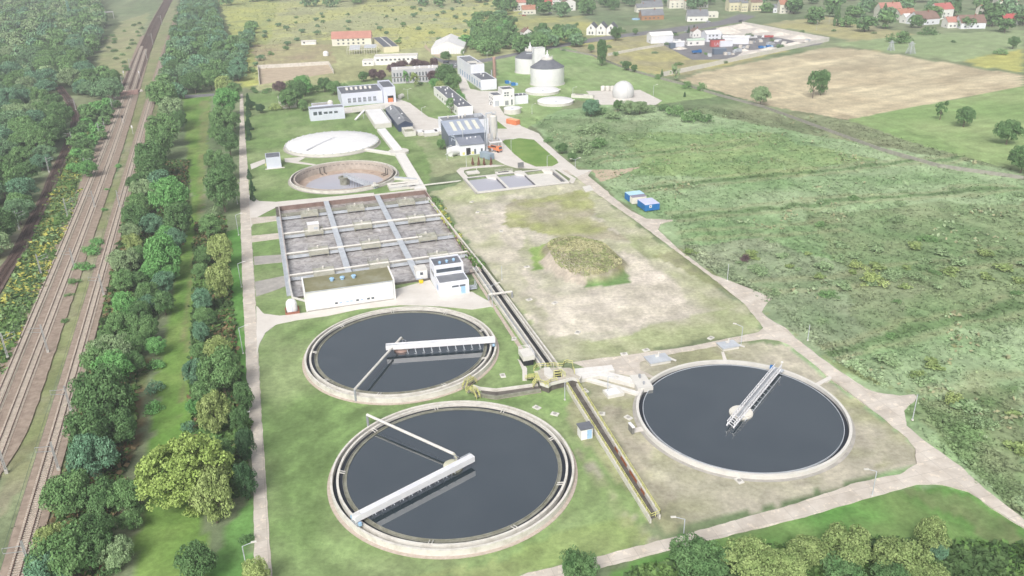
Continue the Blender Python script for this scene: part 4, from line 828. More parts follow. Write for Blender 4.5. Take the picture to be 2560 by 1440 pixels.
# 5 dark sludge building
P, w_, h, d = site((1123.3,374.4), (1213,361), (1123.3,339.4), (1107,320)); d = max(d, 12); (lambda *a: None)('SLUDGE', w_, h, d)
r = T('sludge_building', 'tall dark grey clad building with sloping metal roof and white lettering', 'industrial building', P, AZ); hb = h+3.2
mb = MB().add([(0,0,-.3),(w_,0,-.3),(w_,d,-.3),(0,d,-.3),(0,0,h),(w_,0,h),(w_,d,hb),(0,d,hb)], [(0,1,5,4),(1,2,6,5),(2,3,7,6),(3,0,4,7)]); part('wall', mb, dkcl, r)
sl_ = (hb-h)/d
part('roof', MB().add([(1.2 if False else -.1,-.25,h),(w_+.1,-.25,h),(w_+.1,d,hb+.1),(-.1,d,hb+.1),(-.1,-.25,h+.14),(w_+.1,-.25,h+.14),(w_+.1,d,hb+.24),(-.1,d,hb+.24)], [(0,3,2,1),(4,5,6,7),(0,1,5,4),(1,2,6,5),(2,3,7,6),(3,0,4,7)]), mat('standing_seam_roof', rgb(150,160,178), rgb(172,182,198), .2, .5, .4), r)
for i in range(4):
    x = w_*(.19+.2*i); y0 = d*.25; y1 = d*.85; e = .18
    part('skylight', MB().add([(x,y0,h+sl_*y0+e),(x+1.7,y0,h+sl_*y0+e),(x+1.7,y1,h+sl_*y1+e),(x,y1,h+sl_*y1+e),(x,y0,h+sl_*y0+e+.25),(x+1.7,y0,h+sl_*y0+e+.25),(x+1.7,y1,h+sl_*y1+e+.25),(x,y1,h+sl_*y1+e+.25)], [(4,5,6,7),(0,1,5,4),(1,2,6,5),(3,0,4,7)]), skyl, r)
def text(root, s, x, z, size, m, rot=0, face_off=-.06, name='lettering'):
    cu_ = bpy.data.curves.new(name, 'FONT'); cu_.body = s; cu_.size = size; cu_.extrude = .02; cu_.materials.append(m)
    tmp = bpy.data.objects.new('tmp', cu_); COL.objects.link(tmp); bpy.context.view_layer.update()
    me_ = bpy.data.meshes.new_from_object(tmp.evaluated_get(bpy.context.evaluated_depsgraph_get())); bpy.data.objects.remove(tmp); bpy.data.curves.remove(cu_); me_.name = name
    if not me_.materials: me_.materials.append(m)
    o = link(name, me_, root); o.location = (x, face_off, z); o.rotation_euler = (PI/2, 0, 0) if not rot else (PI/2, -rot, 0); return o
lw = mat('white_lettering', rgb(206,216,230), rgb(214,222,234), 1, .7)
text(r, 'ZA', w_*.165, h-2.75, 2.6, lw, PI/2); text(r, 'III', w_*.275, h-2.2, 1.5, lw, 0)
part('ladder', MB().bar((w_*.165,-.12,.2),(w_*.165,-.12,h-3.6),.08).bar((w_*.195,-.12,.2),(w_*.195,-.12,h-3.6),.08), galv, r)
# annex
P, w2, h2, d2 = site((1150.6,390), (1213,384.2), (1151,365), (1143,352)); d2 = max(d2, 4); d2 = min(d2, 8); h2 = max(h2, 4.5); (lambda *a: None)('ANX', w2, h2, d2)
r = T('sludge_annex', 'low white annex with dark lean-to roof in front of the dark grey building', 'annex', P, AZ); hb = h2+1.6
part('wall', MB().add([(0,0,-.3),(w2,0,-.3),(w2,d2,-.3),(0,d2,-.3),(0,0,h2),(w2,0,h2),(w2,d2,hb),(0,d2,hb)], [(0,1,5,4),(1,2,6,5),(2,3,7,6),(3,0,4,7)]), wlil, r)
part('roof', MB().add([(-.1,-.3,h2),(w2+.1,-.3,h2),(w2+.1,d2,hb+.1),(-.1,d2,hb+.1),(-.1,-.3,h2+.16),(w2+.1,-.3,h2+.16),(w2+.1,d2,hb+.26),(-.1,d2,hb+.26)], [(0,3,2,1),(4,5,6,7),(0,1,5,4),(1,2,6,5),(2,3,7,6),(3,0,4,7)]), mat('dark_metal_roof', rgb(124,130,144), rgb(142,148,160), .3, .5, .4), r)
win(r, w2*.25, .1, 2.0, 3.2, m=black, name='door'); win(r, w2*.57, .3, .8, 2.2, m=glass, name='door'); win(r, w2*.84, .3, .8, 2.2, m=glass, name='door'); win(r, w2*.1, .3, 1.1, 1.2, m=mat('hazard_yellow', rgb(232,224,150), None, 1), name='sign'); win(r, w2*.46, .3, 1.1, 1.3, m=mat('hazard_yellow', None) if 'hazard_yellow' in MATS else yel, name='sign')
part('chimney', MB().tube([(w2*.28,d2*.85,hb-.4),(w2*.28,d2*.85,hb+4.4)], .18, 8), galv, r); vents(r, [(w2*.42,d2*.7),(w2*.58,d2*.8),(w2*.78,d2*.8)], hb-.5, whm, .4, 1.0)
# tank left of annex
r = T('fuel_tank', 'white horizontal tank at the left of the white annex', 'tank', G(1134,389), AZ+.5); mb = MB(); n_ = 20
mb.add([(x_, 2.1*math.cos(2*PI*i/n_), 2.1+2.1*math.sin(2*PI*i/n_)) for x_ in (-2.2, 2.2) for i in range(n_)], [(i,(i+1)%n_,(i+1)%n_+n_,i+n_) for i in range(n_)]+[tuple(range(n_-1,-1,-1)), tuple(range(n_,2*n_))])
o = part('shell', mb, whm, r, True); part('cradle', MB().box(-2,-1.5,-1.5,1.5,-.1,.6).box(1.5,2,-1.5,1.5,-.1,.6), newcon, r); part('pipe', MB().tube([(-2.6,-2,3),(-2.6,2.6,.6)], .15), whm, r)
# 6 long building behind
P, w_, h, d = site((1112,345), (1217,330), (1112,309), (1100,294)); (lambda *a: None)('BEH', w_, h, d)
h = min(max(h, 6), 8); d = min(max(d, 8), 16)
r = T('press_house', 'pale building with grey flat roof directly behind the dark grey building', 'industrial building', P, AZ); flat(r, 0, w_, 0, d, 0, h, wlil, rfg, .5)
win(r, 3, 1.5, 1, 1.2, 'l'); vents(r, [(w_*.2,d*.8),(w_*.42,d*.6),(w_*.5,d*.6),(w_*.6,d*.85)], h+.06, newcon, .6, 1.2)
part('cooler', MB().box(w_*.78,w_*.85,d*.6,d*.8,h+.06,h+1.2).box(w_*.86,w_*.95,d*.6,d*.8,h+.06,h+1.2), galv, r)
# 7 silo on legs
P = G(1236,371); s_ = float(ppm(*P[:2])); R_ = 8.7/s_; zt = HT(P, 1236, 288); zc = HT(P, 1236, 331); zf = HT(P, 1236, 351); (lambda *a: None)('SILO', R_, zt, zc, zf)
r = T('silo', 'white ribbed silo standing on a steel frame above the orange truck', 'silo', P, AZ)
mb = MB(); n_ = 40; mb.lathe([(R_*.35,zc-3.0),(R_,zc),(R_,zt-.4),(R_*.8,zt),(.2,zt+.6)], n=n_); part('shell', mb, newcon, r, True)
mb = MB()
for i in range(16): a = i*2*PI/16; mb.bar((R_*1.02*math.cos(a),R_*1.02*math.sin(a),zc), (R_*1.02*math.cos(a),R_*1.02*math.sin(a),zt-.4), .1)
part('ribs', mb, galv, r)
for a in range(4): c_, s2 = math.cos(a*PI/2+PI/4), math.sin(a*PI/2+PI/4); part('leg', MB().bar((R_*c_,R_*s2,zf), (R_*c_,R_*s2,zc+.3), .3), galv, r)
part('frame', MB().bar((-2.8,-3,zf),(2.8,-3,zf),.5).bar((-2.8,3,zf),(2.8,3,zf),.5).bar((-2.8,-3,zf),(-2.8,3,zf),.4).bar((2.8,-3,zf),(2.8,3,zf),.4), whm, r)
for x in (-2.8, 2.8):
    for y in (-3, 3): part('column', MB().bar((x,y,-.2),(x,y,zf),.35), newcon, r)
part('top_platform', rail_pts(MB().lathe([(1,zt+.55),(1,zt+.62)], n=12), [(-1,-1,zt+.6),(1,-1,zt+.6),(1,1,zt+.6)], 1, .04), galv, r)
part('elevator_pipe', MB().tube([(-R_-1.8,0,.2),(-R_-1.8,0,zt+1),(-.6,0,zt+1.4)], .35, 8).bar((-R_-2.6,0,.2),(-R_-2.6,0,zt),.15).bar((-R_-2.6,.8,.2),(-R_-2.6,.8,zt),.15), galv, r)
# 8 low workshop with many roof vents
P, w_, h, d = site((1144.5,291), (1184.6,289), (1144,269), (1092.5,217)); h = min(max(h,3.5),6); d = min(max(d, 40), 90); (lambda *a: None)('WORK', w_, h, d)
r = T('workshop', 'long low white workshop with dark roof dotted with vents, beside the central road', 'workshop', P, AZ); flat(r, 0, w_, 0, d, 0, h, wwh, rfd, .25)
vents(r, [(w_*.3,d*.1),(w_*.6,d*.12),(w_*.3,d*.3),(w_*.7,d*.28),(w_*.45,d*.45),(w_*.6,d*.55),(w_*.3,d*.62),(w_*.5,d*.78),(w_*.75,d*.85),(w_*.4,d*.92)], h+.06, whm, .55, .9)
for k in range(8): win(r, 3+k*(d-8)/8, 1.4, 2.2, 1.2, 'l')
# 9 boiler house
P, w_, h, d = site((1203.6,226), (1241.5,222.4), (1201,201.8), (1183.3,184)); (lambda *a: None)('BOIL', w_, h, d); d = min(max(d,20),40)
r = T('boiler_house', 'long white stepped building with a taller rear block beside the brick chimney', 'boiler house', P, AZ); flat(r, 0, w_, 0, d, 0, h, wlil, rfd, .4)
_, _, h2, _ = site((1203.6,226), (1241,222), (1183.3,169), (1159,155)); _, _, _, dd_ = site((1203.6,226), (1241,222), (1201,201), (1158,160)); dd_ = min(max(dd_, d+20), d+45); hh = h+5
flat(r, 0, w_*.92, d+.01, dd_, 0, hh, wlil, rfg, .6); (lambda *a: None)('BOIL2', h2, dd_)
for k in range(9): win(r, 2+k*(dd_-5)/9, 1.2, 2.6, h*.55, 'l', m=mat('blue_grey_pane', None) if 'blue_grey_pane' in MATS else glass)
vents(r, [(w_*.5,d*.5),(w_*.55,d*.8),(w_*.4,d+6),(w_*.6,d+12),(w_*.3,d+14)], h+.06, whm, .6, 1.3); part('duct', MB().box(w_*.1,w_*.7,d+9,d+13,hh+.06,hh+.8).box(w_*.5,w_*.9,d+3,d+5,hh+.06,hh+.9), newcon, r)
P = G(1237,212); zt = HT(P, 1236, 142.5); s_ = float(ppm(*P[:2]))
r = T('chimney', 'tall slender red brick chimney beside the boiler house', 'chimney', P); part('stack', MB().lathe([(4.1/s_,-.2),(3.6/s_,zt-.8)], n=20), mat('chimney_brick', rgb(158,128,116), rgb(180,150,138), 1.2, .95), r); part('rim', MB().ring(2.6/s_,3.9/s_,zt-.8,zt,n=20), mat('chimney_rim', rgb(196,160,150), None, 1), r)
part('flue', MB().tube([(-1.8,0,0),(-1.8,0,zt*.55)], .35, 8), galv, r)
# 10 digester control building
P, w_, h, d = site((1257,265.5), (1286,262.5), (1256,226), (1252,218)); h = min(h, 13); (lambda *a: None)('DCB', w_, h, d)
r = T('digester_control_building', 'white three-part building with a tower block in front of the digesters', 'building', P, AZ)
flat(r, 0, w_, 0, 9, 0, h, wwh, rfd, .5); flat(r, -5.2, -.02, .6, 10, 0, h*.68, wwh, rfd, .3); flat(r, w_+.02, w_+8.5, 1.5, 8.5, 0, h*.5, wlil, rfd, .3)
for i in range(2):
    for j in range(2): win(r, w_*.15+i*1.5, h*.62+j*1.3, 1.1, .8)
win(r, w_*.2, .3, 2, 2.6, m=grm, name='door'); win(r, w_*.72, .3, .8, 3, name='door'); win(r, w_*.72, h*.55, .7, .8); win(r, -4.3, .2, 2.4, 3, m=galv, name='gate', off=.6)
for k in range(3): win(r, 1.5+k*3, 1.5, 1, 1, 'l', off=-5.2); win(r, 1.5+k*3, h*.4, 1, 1, 'l', off=-5.2)
vents(r, [(-3,4),(-2,6),(2,5),(w_+4,5),(w_+6,4)], h*.5, whm, .4, 5.6 if False else 1.0)
# 11 digesters
def digester(px, pyb, rpx, sh, top, label):
    P = G(px, pyb); s_ = float(ppm(*P[:2])); R_ = rpx/s_; zs = HT(P, px, sh); zt = HT(P, px, top); (lambda *a: None)('DIG', P, R_, zs, zt)
    r = T('digester_tank', label, 'digester', P, 0, 'egg-white digester tanks with grey cone roofs')
    part('shell', MB().lathe([(R_*.97,-.3),(R_,.8),(R_,zs)], n=72), whm, r, True); part('plinth', MB().ring(R_,R_+.5,-.2,.35,n=72), newcon, r)
    part('roof', MB().lathe([(R_*1.01,zs),(R_*.3,zt-1)], n=72), rfd, r, True); part('cap', MB().lathe([(R_*.34,zt-1.6),(R_*.34,zt-.4),(R_*.3,zt)], n=36), newcon, r)
    mb = MB()
    for k in range(10): a = k*2*PI/10; mb.bar((R_*.33*math.cos(a),R_*.33*math.sin(a),zt-.4),(R_*.33*math.cos(a),R_*.33*math.sin(a),zt+.8),.09)
    for k in range(20): a = k*2*PI/20; b = (k+1)*2*PI/20; mb.bar((R_*.33*math.cos(a),R_*.33*math.sin(a),zt+.8),(R_*.33*math.cos(b),R_*.33*math.sin(b),zt+.8),.09)
    part('railing', mb, whm, r); part('gas_dome', MB().lathe([(1.2,zt),(1.2,zt+1.4),(.5,zt+2),(.3,zt+4.2)], n=16), whm, r)
    return r, R_, zs, zt
r1, R1, zs1, zt1 = digester(1368.5, 209, 42.2, 166.5, 143, 'nearer white digester tank with grey cone roof, standing in front of the other')
r2, R2, zs2, zt2 = digester(1326, 179, 38, 142, 122, 'farther white digester tank partly hidden behind the stair tower and nearer tank')
P = G(1347,188); zt = HT(P, 1347, 121); r = T('stair_tower', 'white square stair tower between the two digester tanks', 'tower', P, AZ); flat(r, -3.6, 3.6, -2.6, 2.6, 0, zt, whm, rfd, .6)
part('footbridge', MB().box(3.6,8,-4.6,-3,zt-9,zt-8.6).box(-8,-3.6,0,1.2,zt-3,zt-2.6), galv, r); win(r, -3, zt-6, .8, 4, m=galv)
# 12 low round tanks
def lowtank(px, py, rpx, topy, label, dome=.8):
    P = G(px, py); s_ = float(ppm(*P[:2])); R_ = rpx/s_; h = max(HT(P, px, topy), 1.5)
    r = T('round_tank', label, 'round tank', P, 0, 'low white round tanks near the digesters'); part('wall', MB().lathe([(R_,-.3),(R_,h)], n=64), newcon, r)
    part('roof', MB().lathe([(R_*1.01,h),(R_*.97,h+.25),(R_*.5,h+dome*.7),(.3,h+dome)], n=64), memb, r, True); part('hatch', MB().box(-.6,.6,-R_*.6-.5,-R_*.6+.5,h+.1,h+dome*.6+.35), galv, r)
    mb = MB(); mb.box(R_*.9,R_+.8,-.8,.8,h,h+.3); part('landing', mb, newcon, r); return r
lowtank(1388.5, 257.5, 45, 256, 'front low white round tank right of the tower building'); lowtank(1356, 231, 42.5, 229, 'low white round tank at the foot of the nearer digester')
lowtank(1281, 282, 21.5, 270, 'small white round tank in front of the tower building', .3)
# 13 gas dome
P = G(1557.5, 243.5); s_ = float(ppm(*P[:2])); R_ = 26.8/s_; zt = HT(P, 1557.5, 202); (lambda *a: None)('GAS', R_, zt)
r = T('gas_holder', 'pale grey spherical gas dome on a paved pad', 'gas dome', P); cz = zt-R_; prof = []
for k in range(25):
    t = -math.asin(min(cz/R_, .99))+(PI/2+math.asin(min(cz/R_, .99)))*k/24; prof.append((max(R_*math.cos(t), .05), cz+R_*math.sin(t)))
part('membrane', MB().lathe(prof, n=64), mat('dome_membrane', rgb(206,208,208), rgb(216,218,218), .1, .5, .4), r, True); part('base_ring', MB().ring(R_*.9,R_*.95,-.2,.4,n=64), newcon, r)
mb = MB(); prev = None
for z_, r_ in [(q[1], q[0]*1.004) for q in prof]:
    c = (r_*math.sin(.3), -r_*math.cos(.3), z_)
    if prev: mb.bar(prev, c, .25, .06)
    prev = c
part('seam', mb, mat('dome_seam', rgb(196,198,200), None, 1), r)
for i, px in enumerate((1507,1519,1531)):
    r = T('filter_vessel', 'pale upright vessel left of the gas dome, %s of three' % ('leftmost', 'middle', 'rightmost')[i], 'vessel', G(px, 227.5), 0, 'pale vessels beside the gas dome'); part('shell', MB().lathe([(1.35,.3),(1.4,2.6),(1.1,3.0),(.1,3.1)], n=20), newcon, r, True); part('legs', MB().box(-1,-.7,-.9,-.6,-.1,.4).box(.7,1,-.9,-.6,-.1,.4), galv, r)
r = T('gas_room', 'long low white concrete gas chamber at the left end of the pad', 'building', G(1446,244), AZ+.15-.75); part('wall', MB().box(-4,9,-1.2,1.6,-.2,1.9), newcon, r); part('opening', MB().box(-2,3,-.7,.9,1.9,1.94), dkcon, r)
# 14 screen hall with window groups
P, w_, h, d = site((855.9,266), (959.4,258.2), (853,236.8), (840,219.2)); (lambda *a: None)('SCR', w_, h, d); d = min(max(d, 14), 26)
r = T('screen_hall', 'pale blue hall with six groups of windows and dark flat roof', 'hall building', P, AZ); flat(r, 0, w_, 0, d, 0, h, wblu, rfd, .5)
for k in range(6):
    x = w_*(.145+.123*k); f = win(r, x, 1.7, w_*.075, h*.38, m=glass); mb = MB()
    for i in range(4): mb.box(x+i*w_*.075/3-.08, x+i*w_*.075/3+.08, -.1, -.04, 1.7, 1.7+h*.38)
    mb.box(x, x+w_*.075, -.1, -.04, 1.7+h*.18, 1.7+h*.2); part('glazing_bars', mb, wblu, f)
for k in range(6): x = w_*(.17+.115*k); part('skylight', MB().add([(x,d*.5,h+.1),(x+1.3,d*.5,h+.1),(x+1.3,d*.62,h+1.3),(x,d*.62,h+1.3),(x,d*.7,h+.1),(x+1.3,d*.7,h+.1)], [(0,1,2,3),(2,5,4,3),(0,3,4),(1,5,2)]), newcon, r)
P, w3, h3, d3 = site((960,258), (987.7,252.5), (959,224), (944,214)); r = T('hall_tower', 'pale blue block with orange shutter at the right end of the hall with windows', 'building', P+[.1,0,0], AZ); (lambda *a: None)('TWR', w3, h3); h3 = h+1.6; flat(r, 0, w3, 0, d, 0, h3, wblu, rfd, .8)
dr_ = win(r, w3*.32, .4, 3.4, 3.6, m=black, name='gate'); part('shutter', MB().box(w3*.32+.3, w3*.32+3.1, -.1, -.05, .4, 2.7), oran, dr_)
solo('skip', MB().add([(-2,-1,0),(2,-1,0),(2,1,0),(-2,1,0),(-2.4,-1.2,1.3),(2.4,-1.2,1.3),(2.4,1.2,1.3),(-2.4,1.2,1.3)], [(0,1,5,4),(1,2,6,5),(2,3,7,6),(3,0,4,7),(0,3,2,1)]), oran, 'rusty orange skip in front of the orange shutter', 'skip', None, G(976,253), AZ)
r = T('round_bin', 'pale cylindrical container lying beyond the pale blue block', 'tank', G(1003,246), 1.2); part('shell', MB().tube([(-1.8,0,1.3),(1.8,0,1.3)], 1.3, 16), newcon, r); part('stand', MB().box(-1.2,1.2,-.8,.8,-.1,.5), grm, r)
# 15 small pale blue block
P, w_, h, d = site((776.8,303.5), (863.7,297), (770,277), (767,268)); (lambda *a: None)('BLK', w_, h, d); h = max(min(h, 8), 5)
r = T('grit_building', 'small pale blue building with five dark windows and a penthouse', 'building', P, AZ); flat(r, 0, w_, 0, 8, 0, h, wblu, rfg, .5)
for k, (hh_, ww_) in enumerate(((1.8,2),(1.8,1.7),(1.1,2),(1.1,1.8),(1.1,1.9))): win(r, w_*(.1+.15*k), h*.52+(1.8-hh_)*.5, ww_, hh_)
flat(r, w_*.12, w_*.72, 8.02, 15, 0, h+.6, wblu, concd, .2, name='penthouse_wall'); part('dome', MB().lathe([(1.6,h+.6),(1.5,h+1.8),(.9,h+2.5),(.1,h+2.7)], w_*.66, 10, 20), newcon, r, True)
# 16 cream cube house
P, w_, h, d = site((699.6,271.9), (742.6,270), (696.7,253.4), (692.8,240.7)); d = min(max(d, 9), 18)
r = T('transformer_house', 'small cream house with flat grey roof at the far left corner of the lawn', 'house', P, AZ); flat(r, 0, w_, 0, d, 0, h, wcrm, rfg, .15); win(r, w_*.15, .8, w_*.45, .8, m=mat('cream_vent', rgb(206,200,176), None, 1), name='vent_panel'); win(r, w_*.15, h*.62, w_*.4, .6, m=mat('cream_vent', None) if 'cream_vent' in MATS else galv, name='vent_panel')
# 17 navy gable building
P, w_, h, d = site((996.5,329.5), (1033.6,326.6), (993.6,314), (965,273)); (lambda *a: None)('NAVY', w_, h, d); d = min(max(d, 25), 48); h = min(max(h,3.5),5.5)
r = T('navy_hall', 'dark navy gabled steel hall with grey roof beside the yard', 'steel hall', P, AZ); gable(r, 0, w_, 0, d, 0, h, 1.7, navy, rfg, 'y', .2); vents(r, [(w_*.3,d*.22),(w_*.25,d*.8),(w_*.7,d*.45),(w_*.3,d*.9)], h+.7, whm, .55, 1)
part('ridge_vent', MB().box(w_*.45,w_*.55,d*.1,d*.9,h+1.75,h+2.05), grm, r)
r = T('sludge_pit', 'open topped pale concrete pit at the front of the navy hall', 'concrete pit', G(1014,342), AZ); part('wall', MB().box(-.3,5.2,0,.3,-.1,2.4).box(-.3,5.2,8,8.3,-.1,2.8).box(-.3,0,.3,8,-.1,2.6).box(4.9,5.2,.3,8,-.1,2.6), newcon, r); part('fill', MB().box(0,4.9,.3,8,0,1.7), mat('weedy_fill', rgb(128,134,110), rgb(160,160,146), .8), r)
# 18 white covered grit channel
P = G(944,338); r = T('covered_grit_channel', 'wide white covered channel building beside the navy hall', 'covered channel', G(938,322), AZ)
part('body', MB().box(0, 8.5, 0, 36, -.2, 2.2), newcon, r); mb = MB()
for k in range(11): mb.box(.2, 8.3, .4+k*3.2, 3.3+k*3.2, 2.2, 2.45)
part('cover', mb, memb, r); part('cross_conveyor', MB().box(-6.5,11,37,39,1.6,3.6), newcon, r); part('railing', rail_pts(MB(), [(0,0,2.4),(8.5,0,2.4),(8.5,36,2.4)], 1, .05, 3), whm, r)
r = T('conveyor', 'white sloping conveyor at the left end of the covered channel', 'conveyor', G(912,300), AZ); part('belt', MB().bar((-5,0,.6),(1,6,4),1.0,.5), whm, r); part('leg', MB().bar((0,4,0),(0,4,3),.2), galv, r)
mb = MB(); P0 = G(953,323,1.0); P1 = G(996,377,1.0); d_ = (P1-P0)[:2]; r = T('covered_channel', 'white covered channel running down from the covered grit building', 'covered channel', (P0[0],P0[1],0), math.atan2(d_[1], d_[0])); L_ = float(np.hypot(*d_)); part('body', MB().box(0, L_, -2.2, 2.2, -.2, 1.3), newcon, r); part('cover', MB().box(.2, L_-.2, -1.9, 1.9, 1.3, 1.4), memb, r)
part('round_chamber', MB().lathe([(4.6,-.2),(4.6,1.2)], L_+.5, 0, 28), newcon, r)
P0 = G(1000,384,.9); P1 = G(1052,473,.9); d_ = (P1-P0)[:2]; r = T('covered_channel', 'long pale covered channel beside the half-empty tank, ending at the basin', 'covered channel', (P0[0],P0[1],0), math.atan2(d_[1], d_[0])); L_ = float(np.hypot(*d_)); part('body', MB().box(0, L_, -2.3, 2.3, -.2, .9), newcon, r); mb = MB()
for k in range(int(L_/3)): mb.box(k*3+.1, k*3+2.9, -2, 2, .9, .98)
part('lids', mb, mat('pale_lid', None) if 'pale_lid' in MATS else newcon, r)
P0 = G(996,385,.8); P1 = G(905,371,.8); d_ = (P1-P0)[:2]; r = T('covered_channel', 'pale covered channel linking the white domed tank to the long channel', 'covered channel', (P0[0],P0[1],0), math.atan2(d_[1], d_[0])); L_ = float(np.hypot(*d_)); part('body', MB().box(0, L_, -1.2, 1.2, -.2, .9), newcon, r); part('lid', MB().box(.1, L_-.1, -1, 1, .9, 1.0), mat('pale_lid', None) if 'pale_lid' in MATS else newcon, r)
P0 = G(985,443,.8); P1 = G(1042,448,.8); d_ = (P1-P0)[:2]; r = T('covered_channel', 'short pale covered channel from the half-empty tank to the long channel', 'covered channel', (P0[0],P0[1],0), math.atan2(d_[1], d_[0])); L_ = float(np.hypot(*d_)); part('body', MB().box(0, L_, -1, 1, -.2, .9), newcon, r); part('lid', MB().box(.1, L_-.1, -.8, .8, .9, 1.0), galv, r)
r = T('inlet_works', 'pale concrete inlet works with slots and pipes at the top right basin corner', 'concrete structure', G(975,478), AZ); part('slab', MB().box(0,12.5,0,6.5,-.2,1.0), newcon, r); part('slot', MB().box(1.2,8,3.6,4.3,1.0,1.03), dkcon, r); part('slot', MB().box(1.2,8,4.8,5.4,1.0,1.03), dkcon, r); part('slot', MB().box(5,7,1,1.6,1.0,1.03), black, r)
part('beam', MB().box(0,12.5,2.6,3,1,1.5).box(0,12.5,6,6.4,1,1.5), newcon, r); part('railing', rail_pts(MB(), [(0,0,1),(12.5,0,1)], 1, .04, 2), galv, r)
# 19 blue-white shed left
P, w_, h, d = site((667.7,422.2), (709.4,419.5), (665.3,395.5), (663.5,381.6)); d = min(max(d,4),8)
r = T('pump_shed', 'small pale blue shed with grey sloping roof left of the half-empty tank', 'shed', P, AZ); w_ = min(w_, 6.2); h = min(h, 5); flat(r, 0, w_, 0, d, 0, h, wblu, rfd, .12); part('step', MB().box(-.8,w_+1.2,-1.3,-.02,-.1,.15), concl, r); part('bracket', MB().box(-.5,-.1,1,1.4,1,2), yel, r)
sheet('path', [(625,411),(662,398),(664,408),(628,424)], concl, .08, .2, label='pale path from the service road to the small shed'); sheet('path', [(711,396),(768,392),(745,404),(790,411),(786,414),(712,405)], concl, .08, .2, label='pale path between shed and the white domed tank')
# white shed above the valve area on the right of tank A
P = G(1310,916); r = T('switch_shed', 'small shed with white top and dark sides beside the open channels', 'shed', P, AZ); part('body', MB().box(0,2.4,0,3.6,-.1,1.5), black, r); part('roof', MB().box(-.2,2.7,-.2,3.9,1.5,2.7), newcon, r); part('railing', rail_pts(MB(), [(-.1,3.8,2.7),(2.6,3.8,2.7),(2.6,0,2.7)], .8, .04), whm, r)
sheet('path', [(1294,898),(1303,903),(1318,922),(1317,952),(1306,952),(1306,925)], concl, .1, .05, label='short paved path round the small shed')
P, w_, h, d = site((1453,1101), (1485,1096), (1449,1073), (1453,1064)); (lambda *a: None)('KIOSK', w_, h, d)
r = T('kiosk', 'tiny white kiosk with dark flat roof and light blue door by the railed channel', 'kiosk', P, AZ); w_ = 2.5; h = 2.5; part('wall', MB().box(0,w_,0,2.2,-.1,h), wwh, r); part('roof', MB().box(-.2,w_+.2,-.2,2.4,h,h+.18), rfd, r); dr_ = win(r, 1.3, .1, 1.0, 2.1, m=lblu, name='door'); part('handle', MB().box(1.4,1.5,-.12,-.05,1,1.2), grm, dr_)
r = T('pipe_portal', 'white pipe portal spanning the open channels below the control house', 'pipe portal', G(1222,752), AZ-.03); A = G(1222,752); B = G(1282,747); L_ = float(np.hypot(*(B-A)[:2])); part('beam', MB().tube([(0,0,1.9),(L_,0,1.9)], .32, 10), newcon, r); part('post', MB().tube([(0,0,-.1),(0,0,1.9)], .28, 8), grm, r); part('post', MB().tube([(L_,0,-.1),(L_,0,1.9)], .28, 8), grm, r)
r = T('control_cabinet', 'narrow grey cabinet with white cap left of the right hand tank', 'cabinet', G(1578,1080), 1.9); part('body', MB().box(-.9,.9,-.25,.25,0,1.6), mat('cabinet_grey', rgb(120,120,116), rgb(134,134,130), 1), r); part('cap', MB().box(-1.0,1.0,-.3,.3,1.6,1.85), whm, r)
# ------------------------------------------------------------------ vegetation
def leafmat(name, a, b, isl=.22, obj=.08, tr=.0): return mat(name, a, b, .5, .95, 0, island=isl, detail=2, obj=obj)
LM = dict(dark=leafmat('dark_foliage', rgb(85,119,76), rgb(114,147,98)), mid=leafmat('green_foliage', rgb(99,135,85), rgb(132,167,111)), blue=leafmat('bluish_foliage', rgb(96,136,106), rgb(126,164,132)),
  fresh=leafmat('fresh_green_foliage', rgb(100,152,88), rgb(132,184,114)), grey=leafmat('grey_green_foliage', rgb(125,151,109), rgb(159,183,138)), tan=leafmat('olive_foliage', rgb(137,156,94), rgb(175,192,127)),
  yel=leafmat('yellow_green_foliage', rgb(138,162,88), rgb(166,188,110)), pur=leafmat('purple_foliage', rgb(99,83,87), rgb(128,110,111)), oliv=leafmat('dull_olive_foliage', rgb(121,144,89), rgb(157,176,116)), con=leafmat('conifer_foliage', rgb(65,96,67), rgb(90,121,87)),
  hazy=leafmat('haze_tinted_foliage', rgb(101,135,98), rgb(132,165,125)))  # hazy: distance haze mixed into the leaf colour
CW = dict(dark='dark green', mid='mid green', blue='bluish green', fresh='fresh green', grey='grey green', tan='olive topped', yel='bright yellow green', pur='dark purple', oliv='dull olive', con='blackish green', hazy='soft green')
bark = mat('bark', rgb(96,86,76), rgb(124,114,102), 2, .95)
def leaves(cent, nrm, size, rg, jit=.6, asp=.7):
    n = len(cent); nn = nrm+rg.normal(0, jit, (n,3)); nn /= np.linalg.norm(nn, axis=1)[:,None]
    t = np.cross(nn, rg.normal(0, 1, (n,3))); t /= np.linalg.norm(t, axis=1)[:,None]; b = np.cross(nn, t); s = (size*rg.uniform(.6, 1.35, n))[:,None]
    v = np.stack([cent-t*s-b*s*asp*.3, cent-b*s*asp, cent+t*s+b*s*asp*.2, cent+b*s*asp], 1).reshape(-1, 3)
    return v, np.arange(n*4).reshape(n, 4)
